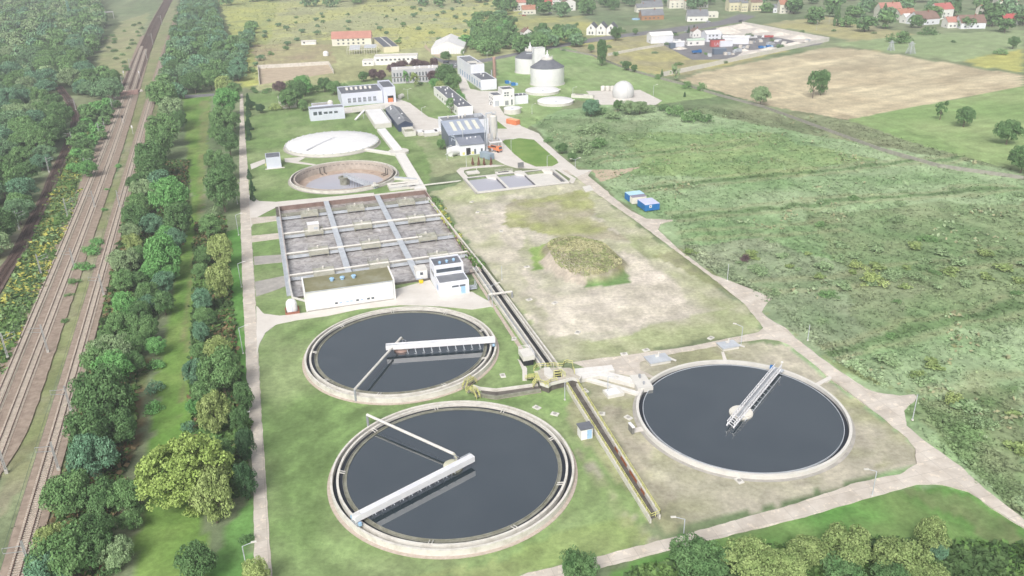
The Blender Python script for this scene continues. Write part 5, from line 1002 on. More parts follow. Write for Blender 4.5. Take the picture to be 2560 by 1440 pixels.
def crown(seed, K=42, per=60, z0=.16, shape='round', lf=.085, cr=.30):
    rg = np.random.default_rng(seed); cs = []; zc = (1+z0)/2; hz = (1-z0)/2
    lob = rg.uniform(0, 2*PI, 3)
    for k in range(K):
        d = rg.normal(0, 1, 3); d[2] = d[2]*.9+.25; d /= np.linalg.norm(d); rad = rg.uniform(.62, .86) if k > K*.15 else rg.uniform(.2, .5)
        w_ = 1+.17*math.sin(2*math.atan2(d[1], d[0])+lob[0])+.12*math.sin(3*math.atan2(d[1], d[0])+lob[1])
        if shape == 'cone': zz = rg.uniform(z0*.4, .97); a = rg.uniform(0, 2*PI); q = (1.02-zz)**.85*rg.uniform(.5, .95); p_ = np.array([math.cos(a)*q, math.sin(a)*q, zz]); c_ = cr*.62
        elif shape == 'bush': p_ = np.array([d[0]*rad*w_, d[1]*rad*w_, abs(d[2])*rad*.8+.08]); c_ = cr
        else: p_ = np.array([d[0]*rad*w_, d[1]*rad*w_, zc+d[2]*rad*hz*1.12]); c_ = cr
        cs.append((p_, c_*rg.uniform(.7, 1.2)))
    C_ = []; N_ = []
    for p_, c_ in cs:
        d = rg.normal(0, 1, (per, 3)); d[:,2] = np.abs(d[:,2])*.9-.25; d /= np.linalg.norm(d, axis=1)[:,None]
        q = p_+d*np.array([1,1,.62])*c_*rg.uniform(.75, 1.08, (per,1)); C_.append(q); N_.append(d+(0,0,.35))
    C_ = np.concatenate(C_); N_ = np.concatenate(N_); C_[:,2] = np.clip(C_[:,2], .01, 1.02)
    # leaves are drawn in a space where z is ~1.3x radius
    v, f = leaves(C_*np.array([1,1,1.4]), N_, lf, rg); v[:,2] /= 1.4
    return v, f
def crown_me(name, *a, **k):
    v, f = crown(*a, **k); return npmesh(name, v, f, [LM['mid']])
CR_ = {'round': [crown_me('crown', s, 70, 150, lf=.04, cr=.26) for s in (1,2,3,4)], 'tall': [crown_me('crown', s, 64, 130, .1, 'round', .045, .28) for s in (11,12)],
       'cone': [crown_me('crown', s, 70, 60, .08, 'cone', .07) for s in (21,22)], 'bush': [crown_me('crown', s, 26, 34, .0, 'bush', .075, .34) for s in (31,32,33)],
       'big': [crown_me('crown', 71, 230, 110, .08, 'round', .026, .13)], 'thin': [crown_me('crown', s, 24, 40, .2, 'round', .07, .24) for s in (41,42)], 'far': [crown_me('crown', s, 26, 26, .12, 'round', .15, .36) for s in (51,52,53)]}
def trunk_me(seed):
    rg = random.Random(seed); mb = MB().lathe([(.075,-.03),(.055,.12),(.04,.4),(.02,.75)], n=7)
    for k in range(5):
        a = rg.uniform(0, 2*PI); z = rg.uniform(.2, .5); mb.bar((0,0,z), (.5*math.cos(a), .5*math.sin(a), z+.22), .035)
    return mb.mesh('trunk', [bark])
TR_ = [trunk_me(1), trunk_me(2)]
seen_lab = {}
def tree_at(x, y, r, h, kind, m, name, label, group, z=0):
    root = T(name, label, 'bush' if 'bush' in name or 'shrub' in name else 'tree', (x, y, z), random.uniform(0, 6.28), group)
    c = link('crown', random.choice(CR_[kind]), root); c.scale = (r, r, h); c.material_slots[0].link = 'OBJECT'; c.material_slots[0].material = LM[m]
    if kind not in ('bush',): t = link('trunk', random.choice(TR_), root); t.scale = (r*.9, r*.9, h)
    return root
LV = [(-200,'far beyond the level crossing'),(60,'beyond the level crossing'),(150,'beside the yellow meadow'),(215,'by the strip end'),(262,'by the small cream house'),(330,'by the white domed tank'),(400,'by the small blue shed'),(455,'by the half-empty tank'),(520,'by the basin top edge'),(580,'by the second basin walkway'),(640,'by the third basin walkway'),(700,'by the pump hall roof'),(760,'by the white dosing tank'),(830,'by the upper tank top'),(900,'by the upper tank middle'),(965,'by the upper tank bottom'),(1030,'by the nearest tank top'),(1110,'by the nearest tank upper half'),(1190,'by the nearest tank middle'),(1270,'by the nearest tank lower half'),(1350,'just above the bottom edge'),(1410,'at the bottom picture edge')]
def lev(y): return min(LV, key=lambda q: abs(q[0]-y))[1]
FRM = dict(big='round', round='round', tall='tall', cone='pointed', bush='low', thin='thin', far='small round')
def lab16(t): return ' '.join(t.split()[:16])
def tree(px, py, wpx, m, kind='round', ratio=1.25, where='', name='broadleaf_tree', group='', lab=None, fc=.55):
    h = 8
    for _ in range(4):
        P = G(px, py, h*fc); r = wpx/2/float(ppm(P[0], P[1], h*fc)); h = 2*r*ratio
    return tree_at(P[0], P[1], r*.98, h*.95, kind, m, name, lab or lab16('%s %s %s %s, %s' % (CW[m], FRM[kind], 'bush' if kind == 'bush' else 'tree', where, lev(py))), group)
B1 = dict(where='between railway and strip', group='trees between the railway and the grass strip'); B2 = dict(where='beside the service road', group='trees between the grass strip and the service road')
for a in [(288,919,92,'fresh'),(264,985,140,'dark'),(303,1067,100,'dark'),(222,1078,132,'dark'),(229,1144,122,'blue'),(175,1234,132,'mid'),(249,1242,95,'dark'),(320,1238,95,'mid'),(128,1345,75,'tan'),
  (167,1382,150,'mid'),(218,1378,120,'dark'),(241,1327,100,'dark'),(295,1385,85,'grey'),(120,1430,120,'blue'),(330,1300,60,'mid'),(249,895,95,'mid'),(451,546,84,'dark'),(427,490,92,'fresh'),(405,455,72,'blue'),
  (365,480,66,'grey'),(385,421,92,'dark'),(340,546,82,'dark'),(350,512,60,'mid'),(312,653,76,'grey'),(337,608,50,'tan'),(410,636,100,'fresh'),(388,676,66,'fresh'),(312,702,68,'mid'),(412,706,64,'blue'),(372,732,54,'mid'),
  (312,760,62,'fresh'),(412,756,62,'dark'),(372,760,50,'blue'),(305,817,84,'mid'),(368,822,66,'mid'),(356,778,60,'dark'),(278,879,92,'grey'),(392,865,52,'fresh'),(348,858,60,'mid'),(440,600,60,'blue'),(385,560,60,'blue'),
  (413,322,80,'mid'),(433,277,72,'grey'),(417,240,80,'mid'),(378,398,92,'dark'),(400,355,80,'mid'),(450,300,50,'dark'),(345,460,50,'dark'),(330,580,50,'grey'),(420,590,60,'fresh'),(340,905,60,'dark'),(310,860,50,'grey'),(268,845,50,'mid'),(430,680,45,'fresh'),(350,640,50,'mid'),(350,700,50,'dark')]:
    tree(a[0]-4, a[1], a[2]*.94, a[3], ratio=random.uniform(1.0, 1.25), **B1)
for a in [(385,962,46,'blue'),(383,1008,50,'fresh'),(340,1215,50,'mid'),(390,905,40,'fresh'),(300,1350,50,'mid'),(270,1420,50,'dark'),(345,1270,40,'mid')]: tree(*a, kind='bush', ratio=.8, where='left of the grass strip', name='bush', group='bushes along the grass strip')
for a in [(642,1432,74,'tan','round',1.3),(490,1408,110,'dark','round',1.2),(529,1240,108,'tan','tall',1.5),(524,1195,104,'tan','tall',1.3),(544,1133,86,'mid','round',1.2),(611,1200,60,'con','tall',2.0),(612,1110,52,'con','tall',2.0),
  (533,1030,88,'tan','tall',1.5),(607,990,60,'dark','tall',1.6),(600,1050,50,'dark','tall',1.8),(552,925,112,'mid','round',1.2),(486,930,64,'blue','round',1.2),(482,1016,44,'fresh','round',1.1),(505,985,66,'mid','round',1.2),(470,1062,42,'blue','bush',.9),(541,876,74,'tan','round',1.2),(500,880,56,'mid','round',1.1),
  (497,830,52,'blue','round',1.2),(521,796,44,'dark','round',1.1),(500,750,60,'blue','round',1.2),(505,790,50,'mid','round',1.2),(545,700,68,'tan','tall',1.5),(547,625,66,'tan','tall',1.5),(497,678,44,'mid','round',1.2),(505,640,50,'mid','round',1.2),(521,566,62,'mid','round',1.2),(549,470,102,'dark','round',1.2),(560,415,60,'dark','round',1.2),(530,400,60,'mid','round',1.1),(531,521,36,'grey','bush',.9),
  (567,353,62,'dark','round',1.2),(550,300,72,'mid','round',1.2),(580,300,40,'mid','round',1.2),(560,253,72,'fresh','round',1.1),(540,335,50,'mid','round',1.1),(553,213,50,'tan','round',1.1),(580,225,40,'mid','round',1.1)]:
    tree(a[0]+(4 if a[1] < 900 else 0), a[1], a[2]*.9, a[3], kind=a[4], ratio=a[5]*1.05, **B2)
tree(459,1172,236,'yel','big',.85, group='trees between the grass strip and the service road', lab='largest tree, bright yellow green crown beside the service road at lower left')
tree(614,1343,36,'dark','bush',.8, name='bush', group='bushes along the grass strip', lab='tiny dark conical bush on the grass beside the service road')
tree(478,1275,46,'yel','bush',.8, name='bush', group='bushes along the grass strip', lab='small yellow flowering bush under the largest yellow green tree')
for i, (x, y, wd) in enumerate([(619,245,16),(619,275,18),(620,305,22),(621,332,20),(622,433,16),(629,462,18),(630,486,18)]): tree(x, y, wd, 'con', 'cone', 1.7, name='conifer', group='dark conifers at the right edge of the service road', lab='dark narrow conifer right of the service road, %s' % ['topmost of its row','second in the upper row','third in the upper row','last in the upper row','topmost of the lower three','middle one of the lower three','lowest one beside the road'][i])
# trees inside the plant
for x, y, wd, m, k_, ra, lb in [(690,262,30,'tan','bush',.8,'olive bush left of the small cream house'),(650,270,26,'con','round',.9,'dark shrub tree at the corner right of the service road'),(625,262,26,'con','round',.9,'dark tree at the top end of the service road'),(740,228,60,'dark','round',1,'dark green tree behind the small cream house'),(758,212,44,'fresh','round',1.2,'fresh green tree behind the cream house'),(699,218,34,'pur','round',1,'purple tree left of the lawn behind the cream house'),(757,262,28,'mid','round',1,'green tree beside the cream house wall'),(720,246,50,'mid','round',1,'mid green tree touching the cream house roof'),
   (810,210,40,'dark','round',.9,'dark tree in the hedge left of the pale blue hall'),(835,218,40,'mid','round',.9,'mid green tree in the hedge just left of the pale blue hall'),(780,217,34,'mid','bush',.8,'hedge bush between cream house and pale blue hall'),(855,214,34,'mid','bush',.9,'green bush behind the pale blue hall roof'),(908,190,28,'dark','round',.9,'round dark tree right of the sandy lot'),(898,212,18,'mid','bush',.9,'small round bush behind the pale blue hall'),
   (933,185,28,'pur','round',1,'left purple tree beside the office building'),(953,188,26,'pur','round',1.1,'second purple tree beside the office building'),(985,172,34,'pur','round',1,'purple tree behind the left end of the office building'),(1005,164,30,'pur','round',1,'purple tree behind the office roof'),(1040,162,32,'pur','round',1,'purple tree behind the office roof centre'),(1060,163,26,'pur','round',1,'purple tree behind the right half of the office roof'),(1085,158,26,'pur','round',1.1,'purple tree at the right end behind the office'),(1083,190,30,'pur','round',1,'purple tree in front of the right end of the office'),
   (1015,190,20,'fresh','thin',1.7,'thin tree in front of the left half of the office'),(1037,196,28,'tan','thin',1.4,'thin olive tree in front of the office middle'),(1050,206,16,'dark','bush',.8,'dark shrub at the foot of the office'),(1115,185,50,'dark','round',1.1,'large dark tree right of the office building'),(1130,205,44,'mid','round',1.1,'mid green tree above the workshop roof'),(1086,207,26,'fresh','round',1,'fresh green tree left of the workshop corner'),(1100,212,24,'tan','round',.9,'olive tree beside the workshop corner'),(1145,228,22,'fresh','bush',1,'fresh bush right of the workshop roof'),(1155,238,20,'fresh','bush',1,'fresh bush beside the workshop near the road'),
   (1128,262,30,'mid','thin',1.3,'loose tree leaning over the left side of the workshop'),(1103,360,26,'mid','round',1,'small green tree left of the dark grey building'),(1115,140,26,'dark','round',1,'dark tree in front of the white tent hall'),(1157,132,12,'mid','thin',2,'thin poplar at the right end of the tent hall'),
   (1478,268,54,'blue','round',.75,'bluish round tree below the left side of the gas dome pad'),(1505,272,30,'dark','bush',.8,'dark bush beside the bluish tree below the pad'),(1545,262,26,'dark','round',1.1,'dark tree touching the gas dome lower left'),(1572,268,44,'grey','round',.8,'grey green tree in front of the gas dome'),(1600,268,40,'grey','round',.8,'grey green tree at the right foot of the gas dome'),(1530,282,40,'grey','bush',.7,'pale willow bush below the gas dome'),(1625,268,30,'grey','bush',.8,'grey bush at the right end of the pad'),
   (1690,270,50,'mid','bush',.7,'low green thicket right of the gas dome pad'),(1730,282,60,'mid','bush',.6,'wide low thicket between gas dome pad and brown field'),(1770,290,40,'dark','bush',.6,'dark low thicket near the field corner'),(1660,265,30,'dark','bush',.7,'dark bush at the lower right of the pad'),
   (1405,370,30,'dark','round',.9,'dark round tree right of the lawn oval'),(1430,392,26,'dark','round',.9,'dark small tree by the road bend right of the lawn oval'),(1455,362,60,'grey','bush',.7,'wide grey green bush in the wetland beside the road'),(1495,350,50,'mid','bush',.6,'low green bush in the wetland above the container'),(1372,345,24,'mid','bush',.8,'bush beside the road right of the lawn oval'),(1500,315,60,'grey','bush',.5,'broad willow bush in the upper wetland'),(1450,320,50,'grey','bush',.5,'low willow bush in the upper left wetland'),
   (1863,640,30,'pur','bush',.8,'dark purple bush in the wetland left part'),(1895,670,60,'grey','bush',.4,'pale reed bush beside the purple bush'),(2185,690,70,'tan','bush',.6,'olive bush in the middle of the wetland'),(2145,660,50,'tan','bush',.5,'olive low bush left of the middle wetland bush'),(2230,680,50,'grey','bush',.5,'grey bush right of the olive wetland bush'),(2100,640,40,'grey','bush',.5,'grey bush in the middle wetland'),(2290,685,50,'grey','bush',.5,'grey bush in the right part of the wetland'),
   (2385,990,50,'tan','bush',.7,'olive bush above the road branch at right'),(2460,1050,60,'grey','bush',.6,'grey reddish bush right of the road branch'),(2240,905,40,'grey','bush',.5,'grey bush beside the wetland edge above the road branch'),(2300,930,46,'oliv','bush',.5,'olive bush near the right road branch'),(2420,1010,50,'mid','bush',.6,'green bush near the right edge above the road'),
   (1903,238,44,'grey','round',1.1,'grey green tree at the lower left corner of the brown field'),(2036,208,38,'dark','thin',1.8,'left slender tree of the clump in the brown field'),(2056,203,40,'dark','tall',1.6,'right dark tree of the clump in the brown field'),(2355,272,34,'dark','thin',1.5,'slim tree in the green field below the brown field'),(2414,290,46,'dark','round',1.1,'middle round tree of the three in the green field'),(2523,328,62,'dark','round',1,'right large round tree in the green field'),(2560,395,70,'dark','round',1,'tree cut by the right picture edge beside the wetland'),
   (1505,128,30,'dark','tall',2.2,'tall dark poplar beside the digester meadow'),(1478,120,20,'mid','round',1,'small tree left of the tall poplar'),(1566,163,24,'dark','round',1,'dark round tree at the fence of the digester meadow'),(1586,170,18,'dark','round',1.1,'small dark tree beside the meadow fence'),(1655,182,10,'dark','cone',2,'small dark conifer by the depot wall'),(1643,189,18,'mid','bush',.9,'bush at the left end of the depot wall'),(1688,180,26,'grey','thin',1.7,'thin birch at the left end of the depot wall'),(1720,207,26,'mid','bush',1,'round bush at the lower end of the depot wall'),(1757,212,26,'mid','bush',1,'round bush at the left edge of the brown field'),(1712,235,8,'con','cone',1.6,'tiny dark conifer on the gas dome meadow'),
   (1540,82,32,'dark','round',1.1,'dark tree right of the white terrace house'),(1588,78,14,'mid','round',1.2,'small tree beside the bend of the public road'),(2095,35,22,'dark','cone',2.4,'tall pointed cypress among the upper right gardens'),(2212,26,18,'dark','cone',2.2,'pointed dark tree left of the long red house'),(2262,22,26,'dark','round',1.1,'dark tree behind the orange roofed cottages'),(2535,105,28,'dark','round',1.1,'dark round tree in the upper right green field'),(2505,125,30,'mid','bush',.7,'bush at the end of the upper right field track'),(2250,85,70,'mid','bush',.5,'broad bush below the orange roofed cottages'),(2320,72,44,'dark','bush',.6,'dark bush in front of the big grey roofed house')]:
    tree(x, y, wd, m, k_, ra, name='bush' if k_ == 'bush' else 'conifer' if k_ == 'cone' else 'broadleaf_tree', group='bushes around the plant' if k_ == 'bush' else 'trees around the plant', lab=lb)
# scattered woods
def scatter(poly, spacing, seed, npx=True, maxn=999):
    P = GP(poly) if npx else poly; xs_ = [q[0] for q in P]; ys_ = [q[1] for q in P]; rg = random.Random(seed); out = []; cell = {}
    tries = int((max(xs_)-min(xs_))*(max(ys_)-min(ys_))/spacing**2*9)
    for _ in range(min(tries, 60000)):
        x = rg.uniform(min(xs_), max(xs_)); y = rg.uniform(min(ys_), max(ys_)); k = (int(x//spacing), int(y//spacing))
        if any((x-a)**2+(y-b)**2 < spacing**2 for i in (-1,0,1) for j in (-1,0,1) for a, b in cell.get((k[0]+i, k[1]+j), [])): continue
        if not bool(inpoly(np.array([x]), np.array([y]), P)[0]): continue
        cell.setdefault(k, []).append((x, y)); out.append((x, y))
        if len(out) >= maxn: break
    return out
PXW = lambda x, y: (1280+FOC*(np.array([x,y,-CZ])@CR)/(np.array([x,y,-CZ])@_fw), 720-FOC*(np.array([x,y,-CZ])@CU)/(np.array([x,y,-CZ])@_fw))
WOODS = []
def wood(poly, spacing, seed, ms, where, group, rr=(3.2, 5.4), hr=(1.9, 2.5), kinds=('round','round','tall'), name='broadleaf_tree'):
    rg = random.Random(seed); n_ = 0
    for x, y in scatter(poly, spacing, seed):
        r_ = rg.uniform(*rr); m = rg.choice(ms); k_ = rg.choice(kinds); px, py = PXW(x, y); nb = '' 
        if px < -60 or px > 2620 or py > 1500 or py < -40: continue
        WOODS.append((r_*float(ppm(x, y)), (x, y, r_, r_*rg.uniform(*hr), k_, m, name, lab16('%s %s %s %s, %s' % (CW[m], 'large' if r_ > rr[0]+(rr[1]-rr[0])*.6 else 'small', 'bush' if name == 'bush' else 'tree', where, side(px, py))), group)))
def side(px, py):
    w_ = [(.06,'leftmost'),(.18,'left'),(.4,'left of centre'),(.6,'near the centre'),(.85,'right'),(2,'far right')]
    h_ = 'at the very top' if py < 25 else 'near the top' if py < 70 else 'upper part' if py < 140 else 'above mid height' if py < 330 else 'mid height' if py < 700 else 'lower part' if py < 1330 else 'bottom edge'
    return h_+' '+[b for a, b in w_ if px/2560 < a][0]
wood([(-30,70),(20,-20),(235,-20),(255,60),(235,140),(190,190),(290,205),(296,235),(285,260),(210,245),(150,215),(135,250),(160,330),(125,430),(60,560),(0,640),(-80,700)], 10.5, 5, ['dark','mid','mid','blue','grey','hazy'], 'in the wood at the far left', 'trees in the far left wood', (4.5, 7.5), (1.5, 2.0))
wood([(215,270),(300,262),(262,340),(215,470),(185,440),(200,330)], 7.5, 6, ['dark','mid','fresh'], 'between the siding and the main tracks', 'trees between siding and main tracks', (2.6, 4.2), (1.4, 1.9))
wood([(462,20),(530,-10),(545,60),(560,120),(612,120),(640,60),(600,170),(610,205),(540,232),(470,236),(450,250),(392,262),(420,160)], 9.5, 8, ['dark','mid','dark','hazy','blue'], 'in the belt left of the yellow meadow', 'trees left of the yellow meadow', (4.2, 6.5), (1.5, 2.0))
wood([(1560,1520),(1680,1470),(1780,1410),(2000,1395),(2120,1410),(2240,1395),(2330,1470),(2450,1540),(2560,1400),(2650,1420),(2650,1580),(1400,1580)], 5.0, 9, ['oliv','oliv','tan','dark','oliv','dark'], 'in the thicket at the bottom right', 'trees in the bottom right thicket', (3.2, 4.6), (1.25, 1.55))
tree(1447,1415,95,'dark','round',.95, group='trees in the bottom right thicket', lab='dark round tree standing alone left of the bottom right thicket'); tree(2345,1375,54,'blue','round',.9, group='trees in the bottom right thicket', lab='small bluish tree inside the bottom right thicket'); tree(2330,1335,88,'oliv','round',1.0, group='trees in the bottom right thicket', lab='dark olive tree rising at the upper edge of the bottom right thicket')
wood([(1280,135),(1330,100),(1420,100),(1450,120),(1400,118),(1300,140)], 11, 12, ['dark','mid','hazy'], 'behind the digesters', 'trees behind the digesters', (5, 7), (1.6, 2.0))
wood([(1160,128),(1170,95),(1230,75),(1290,80),(1290,120),(1220,140)], 11, 13, ['mid','mid','dark','fresh'], 'right of the white tent hall', 'trees right of the tent hall', (4.5, 6.5), (1.3, 1.8))
wood([(1250,40),(1420,45),(1560,30),(1600,0),(1750,30),(1850,20),(2150,90),(2240,70),(2560,85),(2560,40),(2300,0),(2000,-12),(1240,-12)], 25, 14, ['dark','hazy','mid','dark'], 'in the gardens of the village', 'trees in the village gardens', (6, 9), (1.3, 1.8), ('far',))
wood([(560,60),(1240,0),(1240,90),(1000,118),(830,80),(700,150),(620,190),(600,140)], 24, 15, ['hazy','hazy','mid'], 'dotted over the yellow meadow', 'bushes on the yellow meadow', (1.2, 3.4), (1.0, 1.5), ('bush','far'), 'bush')
wood([(1280,110),(1450,60),(1600,80),(1850,90),(2100,75),(2200,60),(2400,110),(2100,85),(1700,190),(1450,140)], 30, 16, ['hazy','dark','mid'], 'on rough ground near the depot', 'bushes on rough ground near the depot', (1.8, 3.6), (1.0, 1.4), ('bush',), 'bush')
wood([(1700,640),(1900,560),(2200,470),(2560,480),(2560,900),(2300,900),(1960,780)], 15, 21, ['grey','oliv','grey','grey','mid'], 'on the wetland', 'bushes on the wetland', (1.2, 3.0), (.5, .85), ('bush',), 'bush')
wood([(1170,60),(1240,40),(1290,70),(1240,100),(1180,95)], 16, 18, ['hazy','mid','dark'], 'above the white tent hall', 'trees above the tent hall', (4, 7), (1.3, 1.7), ('round',))
wood([(620,215),(640,226),(850,212),(850,224),(640,236)], 7, 19, ['dark','mid'], 'in the hedge behind the top lawn', 'hedge bushes behind the top lawn', (1.8, 3), (1, 1.3), ('bush',), 'bush')
wood([(250,100),(330,60),(360,60),(330,160),(300,210)], 16, 17, ['mid','dark'], 'in the clearing beside the main tracks', 'bushes in the clearing by the tracks', (1.8, 3), (1, 1.3), ('bush',), 'bush')
for x, y, wd, m in [(225,620,55,'fresh'),(205,660,50,'fresh'),(185,700,36,'mid'),(258,522,20,'fresh'),(268,472,16,'fresh'),(295,412,22,'fresh'),(240,600,40,'fresh'),(170,735,24,'mid'),(160,800,22,'mid')]: tree(x, y, wd, m, 'bush', .5, name='bush', group='low bushes between the railway tracks', lab='%s low bush between main tracks and single track, %s' % (CW[m], lev(y)))
NTREE = sum(1 for o in bpy.data.objects if o.name.startswith('broadleaf_tree')); NBUSH = sum(1 for o in bpy.data.objects if o.name.startswith('bush'))
REST = []
for nm, cap in (('broadleaf_tree', 292-NTREE), ('bush', 250-NBUSH)):
    q = sorted([w for w in WOODS if w[1][6] == nm], key=lambda w: -w[0]); (lambda *a: None)(nm, len(q), cap)
    for w in q[:cap]: tree_at(*w[1])
    REST += [w[1] for w in q[cap:]]
# far woodland and ground cover: nobody could count these
def mass(name, polys, spacing, rr, hh, ms, label, seed=3, per=26):
    rg = np.random.default_rng(seed); Vs = []; Fs = []; MI = []; base = [crown(100+i, 20, per, .0, 'round', .17, .4) for i in range(3)]; k = 0; nb = 0
    for poly in polys:
        for x, y in scatter(poly, spacing, seed):
            v, f = base[rg.integers(3)]; r_ = rg.uniform(*rr); a = rg.uniform(0, 6.28); c_, s_ = math.cos(a), math.sin(a)
            q = np.stack([x+(v[:,0]*c_-v[:,1]*s_)*r_, y+(v[:,0]*s_+v[:,1]*c_)*r_, v[:,2]*r_*rg.uniform(*hh)], 1); Vs.append(q); Fs.append(f+k); k += len(v); MI.append(np.full(len(f), rg.integers(len(ms)))); nb += 1
    me_ = npmesh(name, np.concatenate(Vs), np.concatenate(Fs), [LM[m] for m in ms], np.concatenate(MI)); (lambda *a: None)('MASS', name, nb, k)
    return tag(link(name, me_), label, None, None, 'stuff')
mass('far_woodland', [[(-400,-90),(1000,-92),(1560,-90),(2000,-80),(3000,-50),(2900,40),(2560,18),(2300,-8),(2000,-22),(1700,-20),(1300,-18),(1200,14),(1000,18),(620,30),(560,20),(440,-20),(-400,10)]], 15, (7, 12), (1.1, 1.7), ['hazy','dark','mid'], 'distant unbroken woodland along the top of the view', 4, 14)
rg = np.random.default_rng(77); Vs = []; Fs = []; MI = []; kk = 0; MK = ['dark','mid','blue','grey','hazy','fresh','oliv','tan']; base = [crown(60+i, 34, 34, .05, 'round', .12, .34) for i in range(4)]
for (x, y, r_, h_, k_, m, nm, lb, gp) in REST:
    v, f = base[rg.integers(4)]; a = rg.uniform(0, 6.28); c_, s_ = math.cos(a), math.sin(a)
    Vs.append(np.stack([x+(v[:,0]*c_-v[:,1]*s_)*r_, y+(v[:,0]*s_+v[:,1]*c_)*r_, v[:,2]*h_], 1)); Fs.append(f+kk); kk += len(v); MI.append(np.full(len(f), MK.index(m) if m in MK else 0))
if Vs: tag(link('background_trees', npmesh('background_trees', np.concatenate(Vs), np.concatenate(Fs), [LM[m] for m in MK], np.concatenate(MI))), 'smaller background trees and scrub merging into woods', None, None, 'stuff')
def tufts(name, polys, n, size, ms, label, seed, zf=.5, k=3, wts=None, patch=None, thr=.5, jit=.8, dens=True, bright=1.0, up=.6):
    rg = np.random.default_rng(seed); out = []
    for poly in polys:
        P = np.array(GP(poly)); lo, hi = P.min(0), P.max(0); m = int(n/len(polys)); q = rg.uniform(lo, hi, (m*6, 2)); q = q[inpoly(q[:,0], q[:,1], P)]
        if dens: q = q[rg.random(len(q)) < np.clip((250/np.hypot(q[:,0], q[:,1]))**1.3, .12, 1)]
        if patch: q = q[fbm(q[:,0], q[:,1], patch, seed) > thr]
        out.append(q[:m])
    q = np.concatenate(out); s = size*rg.uniform(.6, 1.5, len(q))*(.6+.9*fbm(q[:,0], q[:,1], 14, seed+2)); q = np.repeat(q, k, 0); s = np.repeat(s, k)
    c = np.stack([q[:,0]+rg.normal(0, 1, len(q))*s*.4, q[:,1]+rg.normal(0, 1, len(q))*s*.4, s*zf*rg.uniform(.5, 1.1, len(q))], 1); nr = rg.normal(0, 1, (len(c), 3)); nr[:,2] = np.abs(nr[:,2])+up; nr /= np.linalg.norm(nr, axis=1)[:,None]
    v, f = leaves(c, nr, s*.55, rg, .35); v[:,2] = np.maximum(v[:,2], -.1)
    if ms == 'tint':
        me_ = npmesh(name, v, f, [tintm]); ca_ = me_.color_attributes.new('tint', 'FLOAT_COLOR', 'POINT'); col = np.repeat(tint_at(c[:,0], c[:,1])*bright, 4, 0)
        ca_.data.foreach_set('color', np.concatenate([col, np.ones((len(col), 1))], 1).astype(np.float32).ravel()); return tag(link(name, me_), label, None, None, 'stuff')
    w_ = fbm(c[:,0], c[:,1], 18, seed+7)+rg.normal(0, .07, len(c)); mi = np.clip(((w_-.3)/.4*len(ms)).astype(int), 0, len(ms)-1)
    (lambda *a: None)('TUFT', name, len(f)); return tag(link(name, npmesh(name, v, f, [TM[m] for m in ms], mi)), label, None, None, 'stuff')
tintm = mat('ground_tinted_leaves', rgb(200,200,200), rgb(250,250,250), .5, 1, 0, island=.2, detail=3)
n = tintm.node_tree.nodes; L = tintm.node_tree.links; p = n['Principled BSDF']; src = p.inputs['Base Color'].links[0].from_socket; at = n.new('ShaderNodeAttribute'); at.attribute_name = 'tint'
mx = n.new('ShaderNodeMix'); mx.data_type = 'RGBA'; mx.blend_type = 'MULTIPLY'; mx.inputs[0].default_value = 1; L.new(src, mx.inputs[6]); L.new(at.outputs['Color'], mx.inputs[7]); L.new(mx.outputs[2], p.inputs['Base Color'])
def tm(n_, a, b): return mat(n_, a, b, .3, 1, 0, island=.14, detail=2)
TM = dict(g1=tm('reed_green', rgb(120,150,100), rgb(142,168,118)), g2=tm('reed_pale', rgb(140,164,124), rgb(160,178,140)), g3=tm('reed_brown', rgb(150,152,118), rgb(170,168,134)), g4=tm('weed_green', rgb(84,118,64), rgb(112,140,84)), y1=tm('goldenrod', rgb(172,172,86), rgb(190,188,104)), y2=tm('dry_grass', rgb(156,152,112), rgb(176,170,132)), d1=tm('fern_dark', rgb(66,92,56), rgb(92,116,76)), b1=tm('bramble_brown', rgb(120,104,76), rgb(140,124,96)), p1=tm('plume', rgb(160,168,152), rgb(178,184,168)))
WET = [(1330,300),(1560,262),(1700,262),(2100,300),(2560,432),(2620,900),(2560,1290),(2460,1220),(2320,1100),(2268,1030),(2300,990),(2180,965),(2060,888),(1990,835),(1915,760),(1850,705),(1714,618),(1690,560),(1600,525),(1560,500),(1480,425),(1400,360)]
tufts('wetland_reeds', [WET], 21000, .48, 'tint', 'rough green reeds and weeds of the wetland right of the road', 201, .24, 3, bright=1.1, up=2.2)
tufts('reed_plumes', [WET], 2600, .8, ['g2','g3','g2'], 'pale feathery reed patches standing in the wetland', 203, .4, 3, patch=16, thr=.62, up=1.4)
mass('wetland_scrub', [[(1860,640),(2250,600),(2560,640),(2560,720),(2300,740),(2050,720)],[(2150,880),(2330,900),(2560,1050),(2560,1180),(2330,1010)]], 8, (1.3, 2.8), (.5, .8), ['grey','oliv','oliv','grey'], 'low willow scrub merging in the lower wetland', 31, 26)
tufts('meadow_herbs', [MEADOW], 5000, 1.0, 'tint', 'yellow flowering herbs and grass of the far meadow', 205, .3, 2, dens=False, bright=1.15, up=2.4)
tufts('railway_herbs', [[(180,340),(230,330),(190,480),(90,760),(0,900),(0,760),(90,560),(150,420)], [(160,520),(205,470),(150,620),(60,820),(0,950),(0,800)]], 9000, .9, ['g4','g1','d1','y1','g4'], 'herbs with yellow flowers between siding and main tracks', 207, .4, 3, up=1.2)
tufts('undergrowth', [[(345,400),(470,400),(470,540),(430,700),(345,900),(330,1100),(290,1300),(270,1450),(90,1450),(200,1040),(270,740)], [(490,560),(560,540),(590,900),(625,1060),(600,1240),(500,1260),(480,1040)]], 16000, .9, ['d1','g4','b1','d1','g4'], 'undergrowth below the tree belts', 209, .5, 3)
